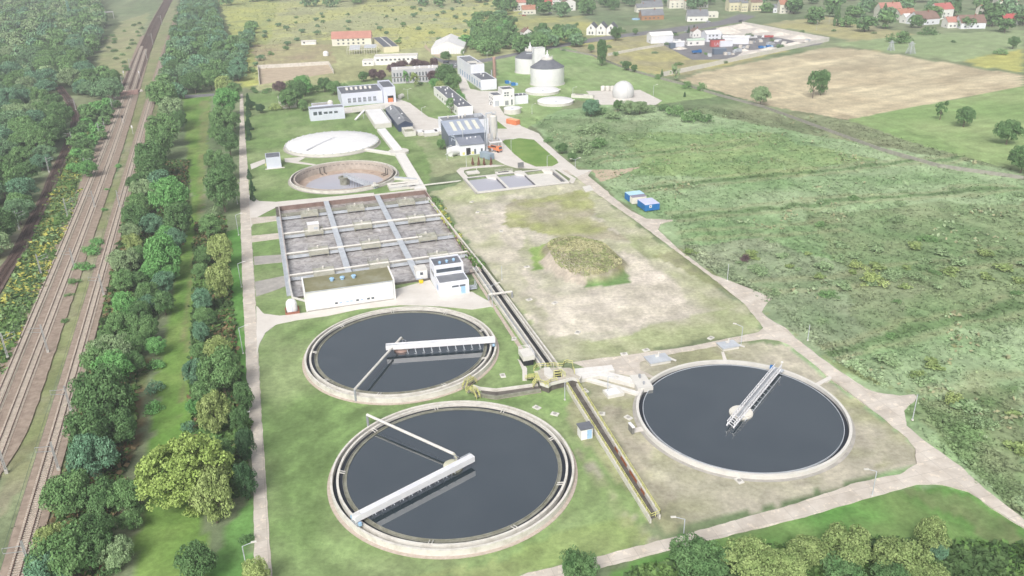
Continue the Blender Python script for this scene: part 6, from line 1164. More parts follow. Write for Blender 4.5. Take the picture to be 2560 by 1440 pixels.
tufts('bank_grass', [[(400,130),(420,130),(330,500),(230,860),(60,1330),(20,1330),(200,850),(300,480)], [(1712,622),(1790,684),(1925,740),(2065,885),(2190,965),(2230,955),(2050,840),(1900,725),(1720,600)], [(2300,1000),(2400,1010),(2560,1230),(2560,1290),(2400,1150)]], 9000, .5, 'tint', 'tussocky bank grass beside tracks and road', 211, .3, 3, bright=1.15, up=2)
tufts('thicket_floor', [[(1600,1420),(2000,1360),(2240,1350),(2560,1370),(2640,1500),(1500,1500)]], 5000, .8, ['d1','g4'], 'low green growth under the bottom right thicket', 213, .5, 3)
tufts('channel_weeds', [[(1075,500),(1090,500),(1180,640),(1210,668),(1196,676),(1160,628)]], 900, .8, ['g4','g1','y1'], 'weeds growing along the right wall of the basin', 215, .6, 3, dens=False)
a_ = G(1453,650); rg = np.random.default_rng(5)
q = rg.uniform(-1, 1, (22000, 2)); q = q[np.hypot(q[:,0], q[:,1]) < .96]; lx = q[:,0]*12.3; ly = q[:,1]*18.5; wx = MD[0]+lx*V[0]+ly*U[0]; wy = MD[1]+lx*V[1]+ly*U[1]
rr_ = np.sqrt((lx/12.5)**2+(ly/19)**2)*(1+.16*(fbm(wx, wy, 9, 130)-.5)*2); hz_ = 4.6*np.clip(1-rr_**2.4, 0, 1)**.75*(1+.14*(fbm(wx, wy, 3, 131)-.5))-.1; k_ = (rr_ < .86); wx, wy, hz_ = wx[k_], wy[k_], hz_[k_]
px_, py_ = PXW_arr = (1280+FOC*((np.stack([wx,wy,hz_-CZ],1)@CR)/(np.stack([wx,wy,hz_-CZ],1)@_fw)), 720-FOC*((np.stack([wx,wy,hz_-CZ],1)@CU)/(np.stack([wx,wy,hz_-CZ],1)@_fw)))
k_ = (px_ > 1370+(py_-620)*.5); wx, wy, hz_ = wx[k_], wy[k_], hz_[k_]
c = np.stack([wx, wy, hz_+rg.uniform(0, .3, len(wx))], 1); nr = rg.normal(0, 1, (len(c), 3)); nr[:,2] = abs(nr[:,2])+1.6; nr /= np.linalg.norm(nr, axis=1)[:,None]; v, f = leaves(c, nr, np.full(len(c), .26), rg, .5)
TM['m1'] = tm('mound_straw', rgb(172,172,130), rgb(192,190,150)); TM['m2'] = tm('mound_olive', rgb(144,154,108), rgb(164,172,124))
tag(link('mound_weeds', npmesh('mound_weeds', v, f, [TM['m1'], TM['m2'], TM['g3']], (np.clip((fbm(wx, wy, 5, 66)-.3)/.4*3, 0, 2)).astype(int))), 'dry olive weeds covering the earth mound', None, None, 'stuff')
# ------------------------------------------------------------------ street furniture
def lamp(base, top, label, arm=1.6, az=0, double=False, head=True):
    P = G(*base); h = HT(P, *top); h = min(max(h, 4.5), 11); r = T('street_lamp' if head else 'bare_pole', label, 'street lamp' if head else 'pole', P, az, 'street lamps' if head else 'bare poles')
    part('pole', MB().tube([(0,0,-.2),(0,0,h)], .09, 6), galv, r); part('foot', MB().box(-.2,.2,-.2,.2,-.1,.25), newcon, r)
    if head:
        for s in ((-1, 1) if double else (1,)):
            part('arm', MB().tube([(0,0,h),(s*arm,0,h+.5)], .06, 6), galv, r); part('lamp_head', MB().box(s*arm-.1 if s > 0 else s*arm-.8, s*arm+.8 if s > 0 else s*arm+.1, -.16, .16, h+.45, h+.65), newcon, r)
    return r
for b, t, lb, k in [((594,510),(588,461),'topmost teal-grey lamp left of the service road, beside the dark round tree',0),((597,588),(589,538),'lamp left of the service road level with the second basin walkway',0),((604,718),(592,660),'lamp left of the service road level with the pump hall roof',0),((608,884),(597,820),'lamp left of the service road level with the upper dark tank',0),((605,1083),(603,1052),'lamp among dark trees left of the service road level with the nearest tank',0),((616,1418),(611,1390),'lowest lamp beside the service road near the bottom edge',0),
   ((1231,768),(1229,714),'double armed lamp beside the white pipe portal',2),((2180,1240),(2190,1178),'lamp at the bottom road right of the right hand tank',PI),((1706,1375),(1711,1298),'lamp on the grass below the end of the railed channel',PI),((1852,866),(1857,817),'lamp beside the chamber above the right hand tank',PI-.4),((1118,400),(1118,368),'lamp left of the white horizontal tank',0),((1166,416),(1166,392),'lamp on the grass in front of the white annex',0),((1368,416),(1368,394),'lamp at the lower end of the lawn oval',0),((1278,378),(1278,350),'lamp at the left side of the lawn oval',0),((1519,985),(1517,945),'lamp beside the narrow covered channel',-.5),((1412,1000),(1408,960),'lamp just below the junction platform',0),
   ((1633,243),(1633,214),'lamp right of the gas dome pad',0),((1432,240),(1432,220),'lamp beside the gas chamber left of the dome pad',0),((1330,285),(1329,262),'lamp on the grass below the low white tanks',0),((1020,248),(1020,224),'lamp on the lawn right of the pale blue block',2),((1055,292),(1055,270),'lamp on the lawn left of the workshop',0),((1124,150),(1124,138),'lamp on the verge beside the tent hall',0),((1218,145),(1218,131),'lamp on the public road behind the boiler house',0),((1438,425),(1438,405),'double lamp at the bend right of the three-cell basin',2)]:
    if isinstance(k, float) or k == 0: lamp(b, t, lb, az=k if k else .2)
    else: lamp(b, t, lb, az=.3, double=True)
for b, t, lb in [((2281,1050),(2295,987),'bare grey pole at the branch of the right hand road'),((2019,852),(2023,818),'bare grey pole at the wetland edge above the right tank'),((1818,702),(1820,660),'bare grey pole at the wetland edge right of the mound'),((1255,700),(1254,668),'thin dark pole standing in the dry field near the channel'),((2041,75),(2043,46),'white pole on the dry grass right of the depot'),((2072,60),(2073,41),'white pole near the cypress in the upper right'),((175,40),(174,8),'white pole in the far left wood')]: lamp(b, t, lb, head=False)
mast_m = mat('mast_grey', rgb(150,154,156), rgb(180,182,182), 1, .6, .3); whp = mat('white_base', rgb(196,194,188), None, 1)
def cmast(base, top, sgn, where):
    P = G(*base); h = min(max(HT(P, *top), 7), 10.5); r = T('catenary_mast', 'grey catenary mast %s' % where, 'catenary mast', P, AZ+.18, 'catenary masts along the railway'); mb = MB()
    for s in (-.17, .17): mb.bar((s,0,0), (s*.6,0,h), .16)
    for k in range(7): z = .8+k*(h-1.4)/7; mb.bar((-.16,0,z), (.16,0,z+(h-1.4)/14), .06); mb.bar((.16,0,z+(h-1.4)/14), (-.16,0,z+(h-1.4)/7), .06)
    part('pole', mb, mast_m, r); part('foot', MB().box(-.3,.3,-.3,.3,-.1,.9), whp, r); part('arm', MB().bar((0,0,h-1),(sgn*2.9,0,h-.4),.1).bar((0,0,h-2.2),(sgn*2.9,0,h-1.4),.1).bar((sgn*2.9,0,h-.4),(sgn*2.9,0,h-1.6),.06), mast_m, r)
for b, t, s, wh in [((238,521),(227,487),-1,'right of the paired tracks level with the half-empty tank'),((187,672),(170,624),-1,'right of the paired tracks beside the long green bushes'),((121,883),(94,813),-1,'right of the paired tracks level with the upper dark tank'),((17,1183),(0,1113),-1,'at the left edge right of the paired tracks'),((21,898),(2,832),1,'left of the paired tracks at the left picture edge'),((104,688),(90,636),1,'left of the paired tracks among yellow flowers'),((170,544),(158,495),1,'left of the paired tracks level with the top basin row'),((217,435),(208,400),1,'left of the paired tracks level with the half-empty tank'),((252,350),(242,307),1,'left of the paired tracks level with the white domed tank'),((282,277),(273,247),1,'left of the tracks just below the level crossing'),
   ((308,222),(302,190),1,'left of the tracks just above the level crossing'),((326,175),(321,146),1,'left of the dark stained ballast'),((383,113),(380,83),-1,'right of the dark stained ballast'),((368,150),(361,130),-1,'second mast right of the dark ballast'),((405,62),(400,38),-1,'farthest right of the tracks near the top edge'),((49,575),(35,528),1,'left of the dark siding, lower one'),((123,431),(116,392),1,'left of the dark siding, below its bend'),((183,365),(174,333),-1,'right of the dark siding below its bend'),((190,277),(184,252),-1,'right of the dark siding at its bend'),((143,213),(137,187),-1,'at the hidden end of the dark siding'),
   ((300,520),(290,490),1,'left of the single track level with the dark round tree'),((260,740),(247,695),-1,'right of the single track level with the pump hall'),((179,1032),(163,969),-1,'right of the single track level with the gap between tanks'),((148,1178),(132,1113),-1,'right of the single track level with the nearest tank'),((82,1440),(56,1351),-1,'right of the single track at the bottom edge')]: cmast(b, t, s, wh)
for b, t, lb in [((262,322),(256,296),'dark headed signal post left of the tracks below the crossing'),((309,310),(306,290),'dark headed signal post between the paired tracks below the crossing'),((351,200),(348,178),'white headed signal post right of the crossing'),((310,190),(308,178),'white headed signal post left above the crossing'),((333,335),(332,314),'white headed signal post beside the single track')]:
    P = G(*b); h = min(HT(P, *t), 6); r = T('signal_post', lb, 'railway signal', P, .3, 'railway signals'); part('post', MB().tube([(0,0,-.1),(0,0,h)], .09, 6), whm, r); part('signal_head', MB().box(-.35,.35,-.15,.15,h-1.2,h+.2), black if 'dark' in lb else whm, r)
def lattice(base, top, wd, m, label, name='pylon'):
    P = G(*base); h = HT(P, *top); r = T(name, label, 'pylon', P, .3); mb = MB()
    cs = [(-1,-1),(1,-1),(1,1),(-1,1)]
    for a, b in cs: mb.bar((a*wd,b*wd,0),(a*wd*.2,b*wd*.2,h),.22)
    n = 9
    for k in range(n):
        z0, z1_ = h*k/n, h*(k+1)/n; w0, w1 = wd*(1-.8*k/n), wd*(1-.8*(k+1)/n)
        for i in range(4): a, b = cs[i]; c, d = cs[(i+1)%4]; mb.bar((a*w0,b*w0,z0),(c*w1,d*w1,z1_),.1); mb.bar((c*w0,d*w0,z0),(a*w1,b*w1,z1_),.1)
    part('lattice', mb, m, r); part('crossarm', MB().bar((-3.2,0,h-1.5),(3.2,0,h-1.5),.22).bar((-3.2,0,h-1.5),(0,0,h-.3),.12).bar((3.2,0,h-1.5),(0,0,h-.3),.12), m, r)
lattice((181,66),(166,-18),1.6, mat('teal_steel', rgb(110,160,156), rgb(130,176,170), .4), 'teal lattice pylon in the far left wood at the top'); lattice((2276,134),(2276,104),2.4, galv, 'right grey A-shaped power pylon at the upper right field edge'); lattice((2227,126),(2227,101),1.8, galv, 'left smaller grey power pylon at the upper right field edge')
P = G(222,50); r = T('signal_gantry', 'grey steel gantry frame above bushes at the upper left', 'gantry', P, .35); w_ = 26; part('beam', MB().box(0,w_,-.7,.7,6.5,7.8), mast_m, r); part('leg', MB().bar((.5,0,0),(.5,0,6.5),.6), mast_m, r); part('leg', MB().bar((w_-.5,0,0),(w_-.5,0,6.5),.6), mast_m, r)
# manhole plates
plm = newcon
for i, (x, y, lb) in enumerate([(1317,668,'in green grass left of the mound'),(1323,750,'on pale soil below the mound, left one'),(1387,758,'on pale soil below the mound, right one'),(1444,832,'in the lower part of the dry field'),(1285,848,'on the grass right of the upper dark tank'),(1257,940,'on the grass right below the upper dark tank'),(1462,978,'on the grass below the junction platform'),(1342,1020,'above the right side of the nearest tank, left one'),(1387,1036,'above the right side of the nearest tank, right one'),(1503,1035,'between railed channel and right hand tank'),(1560,886,'beside the cross road, left one'),(1615,876,'beside the cross road, middle one'),(1777,846,'beside the cross road, right one'),(1180,505,'at the top left of the dry field'),(1194,531,'near the top left of the dry field, lower'),(1253,578,'in the left part of the dry field'),(1848,1203,'round lid touching the lower rim of the right hand tank'),(1571,1045,'beside the left rim of the right hand tank')]):
    r = T('manhole_cover', 'small pale manhole plate '+lb, 'manhole', G(x, y), AZ+i*.3, 'manhole plates in the grass'); part('frame', MB().box(-.85,.85,-.6,.6,-.1,.22), plm, r); part('lid', MB().lathe([(.42,.22),(.42,.3)], n=16), concd, r)
sheet('concrete_slab', [(1456,468),(1475,464),(1484,476),(1464,480)], newcon, .25, 0, label='pale slab at the top right corner of the dry field')
# ------------------------------------------------------------------ containers and vehicles
def cont(name, P, w_, d, h, m, rm, label, az=AZ, group='site containers', logo=False, cat='container'):
    r = T(name, label, cat, P, az, group); part('body', MB().box(0,w_,0,d,.15,h), m, r); part('roof', MB().box(-.04,w_+.04,-.04,d+.04,h,h+.08), rm, r); mb = MB(); k = int(w_/.5)
    for i in range(k): mb.box(.15+i*(w_-.3)/k, .15+(i+.5)*(w_-.3)/k, -.05, 0, .3, h-.15)
    k = int(d/.5)
    for i in range(k): mb.box(-.05, 0, .15+i*(d-.3)/k, .15+(i+.5)*(d-.3)/k, .3, h-.15)
    part('corrugation', mb, m, r); o = part('door', MB().box(-.1,-.05,.3,d/2-.05,.3,h-.15), m, r); part('door', MB().box(-.1,-.05,d/2+.05,d-.3,.3,h-.15), m, r)
    if logo: lg = part('logo', MB().box(w_*.27,w_*.27+.95,-.09,-.055,h-1.2,h-.25), whm, r); part('emblem', MB().box(w_*.27+.3,w_*.27+.65,-.12,-.09,h-.9,h-.5), mat('emblem_mauve', rgb(120,96,130), None, 1), lg)
    return r
P, w_, h, d = site((1613,529.4), (1644,526.5), (1613,515.5), (1589,502)); (lambda *a: None)('CONT', w_, h, d)
cont('site_container', P, 5.6, min(max(d,5),9), 2.5, blu, mat('pale_violet_roof', rgb(196,200,232), rgb(210,214,238), .4), 'front blue container with white sticker beside the right hand road', logo=True)
P, w_, h, d = site((1581,511.4), (1613,507), (1581,495.8), (1574.7,491)); cont('site_container', P, 5.6, 2.4, 2.6, wcrm, mat('mauve_roof', rgb(150,146,164), None, .4), 'cream container between the two blue ones')
P, w_, h, d = site((1573,505.5), (1604,501), (1573,492), (1560,484)); cont('site_container', P, 6, min(max(d,3),6), 2.6, blu, mat('sky_roof', rgb(176,216,236), rgb(190,224,240), .4), 'rear blue container with light cyan roof')
P = G(1224,401); cont('site_container', P, 2.8, 6.5, 2.6, mat('steel_blue', rgb(140,156,172), rgb(160,176,190), .4), mat('steel_blue_roof', rgb(160,174,186), None, .4), 'grey blue container in front of the silo frame', AZ+.45)
cont('site_container', G(1290,314), 3, 7, 2.4, oran, mat('pale_orange_roof', rgb(238,184,140), None, .4), 'orange container at the edge of the yard road', AZ+.5)
for i, (x, y, w_) in enumerate([(1047,341,3),(1062,343,7),(1090,338,5)]): cont('storage_box', G(x, y), w_, 6, 1.8, newcon, memb, 'low white storage box left of the dark grey building, %s of three' % ('left','middle','right')[i], group='low white storage boxes', cat='storage box')
tyre = mat('tyre', rgb(36,36,38), rgb(52,52,54), 1)
def wheel(root, x, y, r_=.5, w_=.3):
    mb = MB(); n_ = 14; mb.add([(r_*math.cos(2*PI*i/n_)+x, yy, r_+r_*math.sin(2*PI*i/n_)) for yy in (y-w_/2, y+w_/2) for i in range(n_)], [(i,(i+1)%n_,(i+1)%n_+n_,i+n_) for i in range(n_)]+[tuple(range(n_)), tuple(range(2*n_-1,n_-1,-1))]); part('wheel', mb, tyre, root)
def truck(px, py, az, m, label, L_=6.5, box=None):
    r = T('truck', label, 'truck', G(px, py), az, 'trucks'); part('chassis', MB().box(-L_/2,L_/2,-.9,.9,.6,.95), grm, r)
    cb = part('cab', MB().add([(L_/2-1.9,-1.1,.7),(L_/2,-1.1,.7),(L_/2,1.1,.7),(L_/2-1.9,1.1,.7),(L_/2-1.9,-1.1,2.8),(L_/2-.45,-1.1,2.8),(L_/2-.45,1.1,2.8),(L_/2-1.9,1.1,2.8)], [(0,3,2,1),(4,5,6,7),(0,1,5,4),(1,2,6,5),(2,3,7,6),(3,0,4,7)]), m, r)
    part('windscreen', MB().add([(L_/2-.13,-1,1.7),(L_/2-.13,1,1.7),(L_/2-.38,1,2.6),(L_/2-.38,-1,2.6)], [(0,1,2,3)]), glass, cb)
    bx = box or m; part('skip', MB().add([(-L_/2,-1.0,.95),(L_/2-2.1,-1.0,.95),(L_/2-2.1,1.0,.95),(-L_/2,1.0,.95),(-L_/2-.3,-1.25,2.3),(L_/2-2.0,-1.25,2.3),(L_/2-2.0,1.25,2.3),(-L_/2-.3,1.25,2.3)], [(0,1,5,4),(1,2,6,5),(2,3,7,6),(3,0,4,7),(0,3,2,1)]), bx, r); part('load', MB().box(-L_/2,L_/2-2.2,-1.05,1.05,1.9,2.1), black, r)
    for x in (-L_/2+1, -L_/2+2.2, L_/2-.9):
        for y in (-1, 1): wheel(r, x, y)
    return r
truck(1239,379,AZ-1.0,oran,'orange tipper truck standing under the silo frame'); truck(1918,96,2.9,whm,'red bodied truck with white cab in the depot yard',9,redm); truck(1883,98,.4,whm,'white truck left of the red one in the depot yard'); truck(1742,134,.3,blu,'bright blue truck at the lower edge of the depot yard',7)
def car(px, py, az, m, label):
    r = T('parked_car', label, 'car', G(px, py), az, 'parked cars'); part('body', MB().prism([(-2.1,-.85),(2.1,-.85),(2.2,-.5),(2.2,.5),(2.1,.85),(-2.1,.85),(-2.2,.5),(-2.2,-.5)], .3, .95), m, r)
    part('cabin', MB().add([(-1.5,-.8,.95),(1.0,-.8,.95),(1.0,.8,.95),(-1.5,.8,.95),(-1.1,-.65,1.5),(.4,-.65,1.5),(.4,.65,1.5),(-1.1,.65,1.5)], [(4,5,6,7),(0,1,5,4),(1,2,6,5),(2,3,7,6),(3,0,4,7)]), glass, r); part('roof', MB().box(-1.1,.4,-.63,.63,1.5,1.54), m, r)
    for x in (-1.35, 1.35):
        for y in (-.8, .8): wheel(r, x, y, .32, .2)
slv = mat('silver_paint', rgb(186,192,198), rgb(196,202,206), 1, .3, .5); grc = mat('green_car_paint', rgb(120,150,140), None, 1, .3); dkc = mat('dark_car_paint', rgb(52,56,66), None, 1, .3)
for x, y, a, m, lb in [(1115,157,2.6,dkc,'dark car at the road junction by the tent hall'),(1130,165,1.4,grc,'grey green car, leftmost of the row behind the boiler house'),(1140,164.5,1.4,slv,'silver car, second of the row behind the boiler house'),(1150,164,1.4,grc,'grey green car, third of the row behind the boiler house'),(1160,163,1.4,slv,'silver car at the right end of the row behind the boiler house'),(1852,54,.3,dkc,'dark car on the public road bend in the village'),(1686,84,.1,dkc,'dark car behind the depot shed'),(1718,80,.2,slv,'silver car behind the depot shed'),(1232,262,AZ,whm,'white car in front of the tower building'),(1770,56,.2,slv,'silver car beside the white house'),(1300,36,.3,slv,'silver car in the village lane at the top'),(1310,40,.4,redm,'reddish car in the village lane at the top'),(1375,34,.2,slv,'silver car right of the village lane'),(1012,.5+3,.2,slv,'x')][:-1]: car(x, y, a, m, lb)
for i, (x, m, lb) in enumerate([(1182,rustp,'leftmost'),(1197,rustp,'second'),(1210.5,rustp,'third'),(1228,rustp,'rightmost')]):
    r = T('columnar_shrub', 'reddish brown columnar shrub in front of the annex, %s of four' % lb, 'shrub', G(x, 413), 0, 'reddish columnar shrubs'); c = link('foliage', CR_['cone'][i % 2], r); c.scale = (.75, .75, 3.4); c.material_slots[0].link = 'OBJECT'; c.material_slots[0].material = mat('red_brown_leaves', rgb(122,84,76), rgb(150,108,98), 1, .95, island=.2)
r = T('reel', 'small row of dark and silver barrels under the silo frame', 'machinery', G(1217,380), AZ)
for k in range(3): part('drum', MB().tube([(k*1.3,-.8,1),(k*1.3,.8,1)], .7, 14), (galv, dkcon, galv)[k], r)
# ------------------------------------------------------------------ compound behind the plant
def hs(px, py, wpx, roof, wallm, label, az=.15, dr=.75, h=4.5, rise=None, along='x', group='village houses', name='village_house', cat='house', flatroof=False, nwin=3, chim=True):
    P = G(px, py); w_ = wpx*(1.22 if name == 'village_house' else 1)/float(ppm(*P[:2])); d = w_*dr; h *= 1.45 if name == 'village_house' else 1; r = T(name, label, cat, P, az, group); x0 = -w_/2; rise = rise if rise is not None else min(w_, d)*.38
    if flatroof: flat(r, x0, w_/2, 0, d, 0, h, wallm, roof, .3)
    else: gable(r, x0, w_/2, 0, d, 0, h, rise, wallm, roof, along)
    for k in range(nwin):
        win(r, x0+w_*(.14+.76/nwin*k), 1.2, min(1.5, w_*.12), 1.3)
        if h > 5: win(r, x0+w_*(.14+.76/nwin*k), 4.0, min(1.5, w_*.12), 1.2)
    win(r, d*.3, 1.3, 1.2, 1.2, 'l', off=x0)
    if chim and not flatroof: part('chimney', MB().box(w_*.12,w_*.12+.8,d*.4,d*.4+.7,h,h+rise+1.1), brk, r)
    return r
hs(880,114,98,rpnk,wcrm,'long cream building with faded red roof at the top of the compound',.04,.24,6,5,group='compound buildings',name='storage_building',cat='building',nwin=6,chim=False)
P, w_, h, d = site((960,132),(1001,131.5),(958,122),(947,96)); d = min(max(d,30),85); h = min(max(h,4),8); r = T('yellow_building', 'pale yellow building with dark flat roof beside the ruins', 'building', P, AZ, 'compound buildings'); flat(r, 0, w_, 0, d, 0, h, wyel, rfd, .3); part('roof_joint', MB().box(w_*.5,w_*.5+.9,.5,d-.5,h+.06,h+.3), newcon, r)
P, w_, h, d = site((936,163.5),(1047,159.6),(932,141),(927,133)); h = 5.5; r = T('long_white_building', 'long low white building with a row of small square windows', 'building', P, .05, 'compound buildings'); flat(r, 0, w_, 0, 13, 0, h, wwh, newcon, .3)
for k in range(9): win(r, w_*(.06+.1*k), h*.55, 1.6, 1.2)
flat(r, -w_*.27, -.02, -1.5, 9, 0, h*.6, wwh, newcon, .2, name='annex_wall'); win(r, -w_*.22, 1.2, 1.4, 1, off=-1.5); win(r, -w_*.12, 1.2, 1.4, 1, off=-1.5)
P, w_, h, d = site((981,210),(1098,202),(979,177),(979,172)); h = min(max(h,8),12); r = T('office_building', 'grey white two-storey office building with rows of narrow windows', 'office building', P, math.radians(8), 'compound buildings'); flat(r, 0, w_, 0, 11, 0, h, mat('office_grey', rgb(186,186,194), rgb(200,200,206), .2), newcon, .5); (lambda *a: None)('OFF', w_, h)
for k in range(14):
    for z in (1.2, h*.55): win(r, w_*(.04+.067*k), z, w_*.03, h*.26)
part('bands', MB().box(0,w_,-.05,-.01,h*.44,h*.5), dkcon, r); vents(r, [(w_*.12,4),(w_*.5,4),(w_*.6,5),(w_*.8,4),(w_*.88,5)], h, whm, .6, 1.6)
P = G(1119,138); s_ = float(ppm(*P[:2])); w_ = 92/s_; r = T('tent_hall', 'large white tent hall with low pitched roof at the compound', 'tent hall', G(1078,136), -.02, 'compound buildings')
gable(r, 0, w_*.9, 0, 42, 0, 4.2, 5.2, whm, memb, 'y', .1); mb = MB()
for k in range(14): mb.box(k*w_*.9/13-.1, k*w_*.9/13+.1, -.12, 0, 0, 4.2)
part('frame_ribs', mb, galv, r); part('door', MB().box(-.08,-.02,14,19,0,4), dkcon, r)
P = G(905,136); r = T('greenhouse_ruin', 'skeletal white frame of a ruined greenhouse in front of the red roofed building', 'ruin', G(868,137), .05, 'compound buildings'); mb = MB()
for i in range(13):
    x = i*1.9; mb.bar((x,0,0),(x,0,3.5),.25).bar((x,18,0),(x,18,3.5),.25).bar((x,0,3.5),(x,9,6),.22).bar((x,18,3.5),(x,9,6),.22)
for y, z in ((0,3.5),(4.5,4.7),(9,6),(13.5,4.7),(18,3.5)): mb.bar((0,y,z),(22.8,y,z),.25)
part('frame', mb, newcon, r); part('panels', MB().add([(2,0,3.5),(10,0,3.5),(10,9,6),(2,9,6)], [(0,1,2,3)]).add([(13,2,4.2),(22,2,4.2),(22,9,6.1),(13,9,6.1)], [(0,1,2,3)]), galv, r)
P, Q = G(646,190), G(826,176); r = T('lot_wall', 'long pale wall around the sandy lot', 'wall', (*P[:2], 0)); 
for a, b in (((646,172),(822,162)),((822,162),(834,184)),((646,172),(649,212))):
    A, B = G(*a), G(*b); o = part('wall_panel', MB().bar((A[0],A[1],1.2),(B[0],B[1],1.2),.4,2.8), wcon, r); o.location = -r.location
r = T('round_bin', 'white round tank lying on the rough ground left of the ruined greenhouse', 'tank', G(815,140), 0); part('shell', MB().lathe([(2.2,.2),(2.2,2.6),(1.4,3.6),(.1,3.9)], n=18), whm, r, True); part('foot', MB().box(-1.5,1.5,-1.5,1.5,-.2,.25), brk, r)
hs(772,112,36,newcon,wwh,'small white sheds left of the red roofed building',.1,.4,2.6,.8,group='compound buildings',name='shed',cat='shed',nwin=1,chim=False)
# ------------------------------------------------------------------ depot
hs(1655,108,58,memb,wlil,'pale grey gabled shed at the left end of the depot',.2,.55,6,2.2,group='depot buildings',name='depot_shed',cat='shed',nwin=0,chim=False); hs(1742,94,22,rbrn,wwh,'small white house with brown roof in the depot',.25,.8,5,None,'y','depot buildings','depot_office','office',nwin=2)
hs(1784,104,38,memb,wlil,'pale grey arched hall in the depot centre',.2,.9,6,2,group='depot buildings',name='depot_shed',cat='shed',nwin=3,chim=False); hs(1838,110,64,memb,wlil,'long white low shed at the right of the depot centre',-.3,.2,5,1,group='depot buildings',name='depot_shed',cat='shed',nwin=0,chim=False)
hs(1740,114,44,mat('mint_roof', rgb(196,216,200), None, .3),wwh,'white shed with pale mint roof in the depot',.15,.35,4,1,group='depot buildings',name='depot_shed',cat='shed',nwin=2,chim=False); hs(1697,117,30,memb,wlil,'low pale lean-to at the lower left of the depot',.2,.3,3.5,.6,group='depot buildings',name='depot_shed',cat='shed',nwin=0,chim=False)
P = G(1778,118); r = cont('storage_box', P, 10.5, 4, 5.2, redm, mat('dark_box_roof', rgb(96,96,104), None, 1), 'dark red container with white letters in the depot', .1, 'depot containers'); text(r, 'LAS', 2.2, 1.2, 3.2, lw, 0, -.1)
cont('storage_box', G(1801,118), 10, 6, 4.5, wlil, memb, 'white box container right of the red lettered one', .2, 'depot containers'); cont('storage_box', G(1785,137), 9.5, 4, 4, mat('slate_box', rgb(108,122,140), None, .5), mat('slate_roof', rgb(140,152,166), None, .5), 'slate grey container on the depot asphalt', .15, 'depot containers'); cont('storage_box', G(1676,122), 4, 4, 4, mat('slate_box', rgb(108,122,140)), mat('slate_roof', rgb(140,152,166)), 'small slate box at the left depot edge', .15, 'depot containers')
sandm = mat('pile_sand', rgb(206,200,190), rgb(224,218,210), .3, 1, detail=7)
for i, (x, y, wd, hh_, lb) in enumerate([(1815,82,90,5,'largest pale gravel pile behind the depot sheds'),(1855,70,60,4,'pale gravel pile at the back corner of the depot'),(1900,80,50,3,'low pale rubble heap along the back wall'),(1950,88,50,3,'rubble heap in the middle of the back wall'),(2000,96,60,3,'pale rubble heap near the right depot corner'),(1990,112,60,2.5,'long rubble heap along the lower depot wall'),(1925,125,50,2.5,'brownish rubble heap beside the lower wall'),(1700,123,36,2,'pale slab heap at the lower left of the depot'),(1885,135,40,2,'scrap heap at the lower depot wall'),(1860,128,26,2,'small white scrap heap on the depot asphalt')]):
    P = G(x, y); rw = wd/2/float(ppm(*P[:2])); rg_ = random.Random(i); mb = MB(); n_ = 22; pr = [1, .78, .5, .22, .02]; vs = []
    for k, q in enumerate(pr):
        for j in range(n_): t = 2*PI*j/n_; f_ = q*rw*(1+.22*math.sin(3*t+i)+rg_.uniform(-.1, .1)); vs.append((f_*math.cos(t), f_*math.sin(t)*.6, -.1+hh_*(1-q)**.8*(1+rg_.uniform(-.15,.1))))
    mb.add(vs, [(k*n_+j, k*n_+(j+1)%n_, (k+1)*n_+(j+1)%n_, (k+1)*n_+j) for k in range(4) for j in range(n_)]); solo('gravel_pile', mb, sandm, lb, 'gravel pile', 'heaps in the depot', P, .1)
r = T('depot_wall', 'long pale concrete wall round the depot', 'wall', G(1860,150))
for a, b in (((1652,192),(1760,170)),((1760,170),(1860,148)),((1860,148),(1960,127)),((1960,127),(2072,103)),((2072,103),(1990,88)),((1990,88),(1930,76)),((1930,76),(1855,62))):
    A, B = G(*a), G(*b); o = part('wall_panel', MB().bar((A[0],A[1],1.2),(B[0],B[1],1.2),.5,3.2), newcon, r); o.location = -r.location
wall('garden_wall', [(1520,133),(1600,118),(1660,108)], .4, 2, newcon, 'thin pale wall left of the depot', 'wall'); wall('field_fence', [(1400,120),(1480,135),(1570,170),(1640,190),(1700,205),(1800,235),(1905,262),(2060,318),(2200,368),(2350,410),(2560,440)], .2, 1.4, mat('grey_fence', rgb(146,144,136), rgb(170,168,160), .8), 'long grey fence between the wetland and the fields', 'fence')
for x, y, wd, lb in [(1905,120,16,'left blue tarpaulin bundle in the depot yard'),(1924,118,16,'right blue tarpaulin bundle in the depot yard'),(1270,208,14,'blue tarpaulin crate stack right of the chimney'),(1286,213,16,'blue crate stack behind the tower building')]:
    P = G(x, y); w_ = wd/float(ppm(*P[:2])); r = T('blue_stack', lb, 'stack', P, .2, 'blue stacks'); part('crate', MB().box(-w_/2,w_*.1,-1.5,1.5,0,1.6), blu, r); part('crate', MB().box(w_*.15,w_/2,-1.2,1.3,0,1.2), lblu, r)
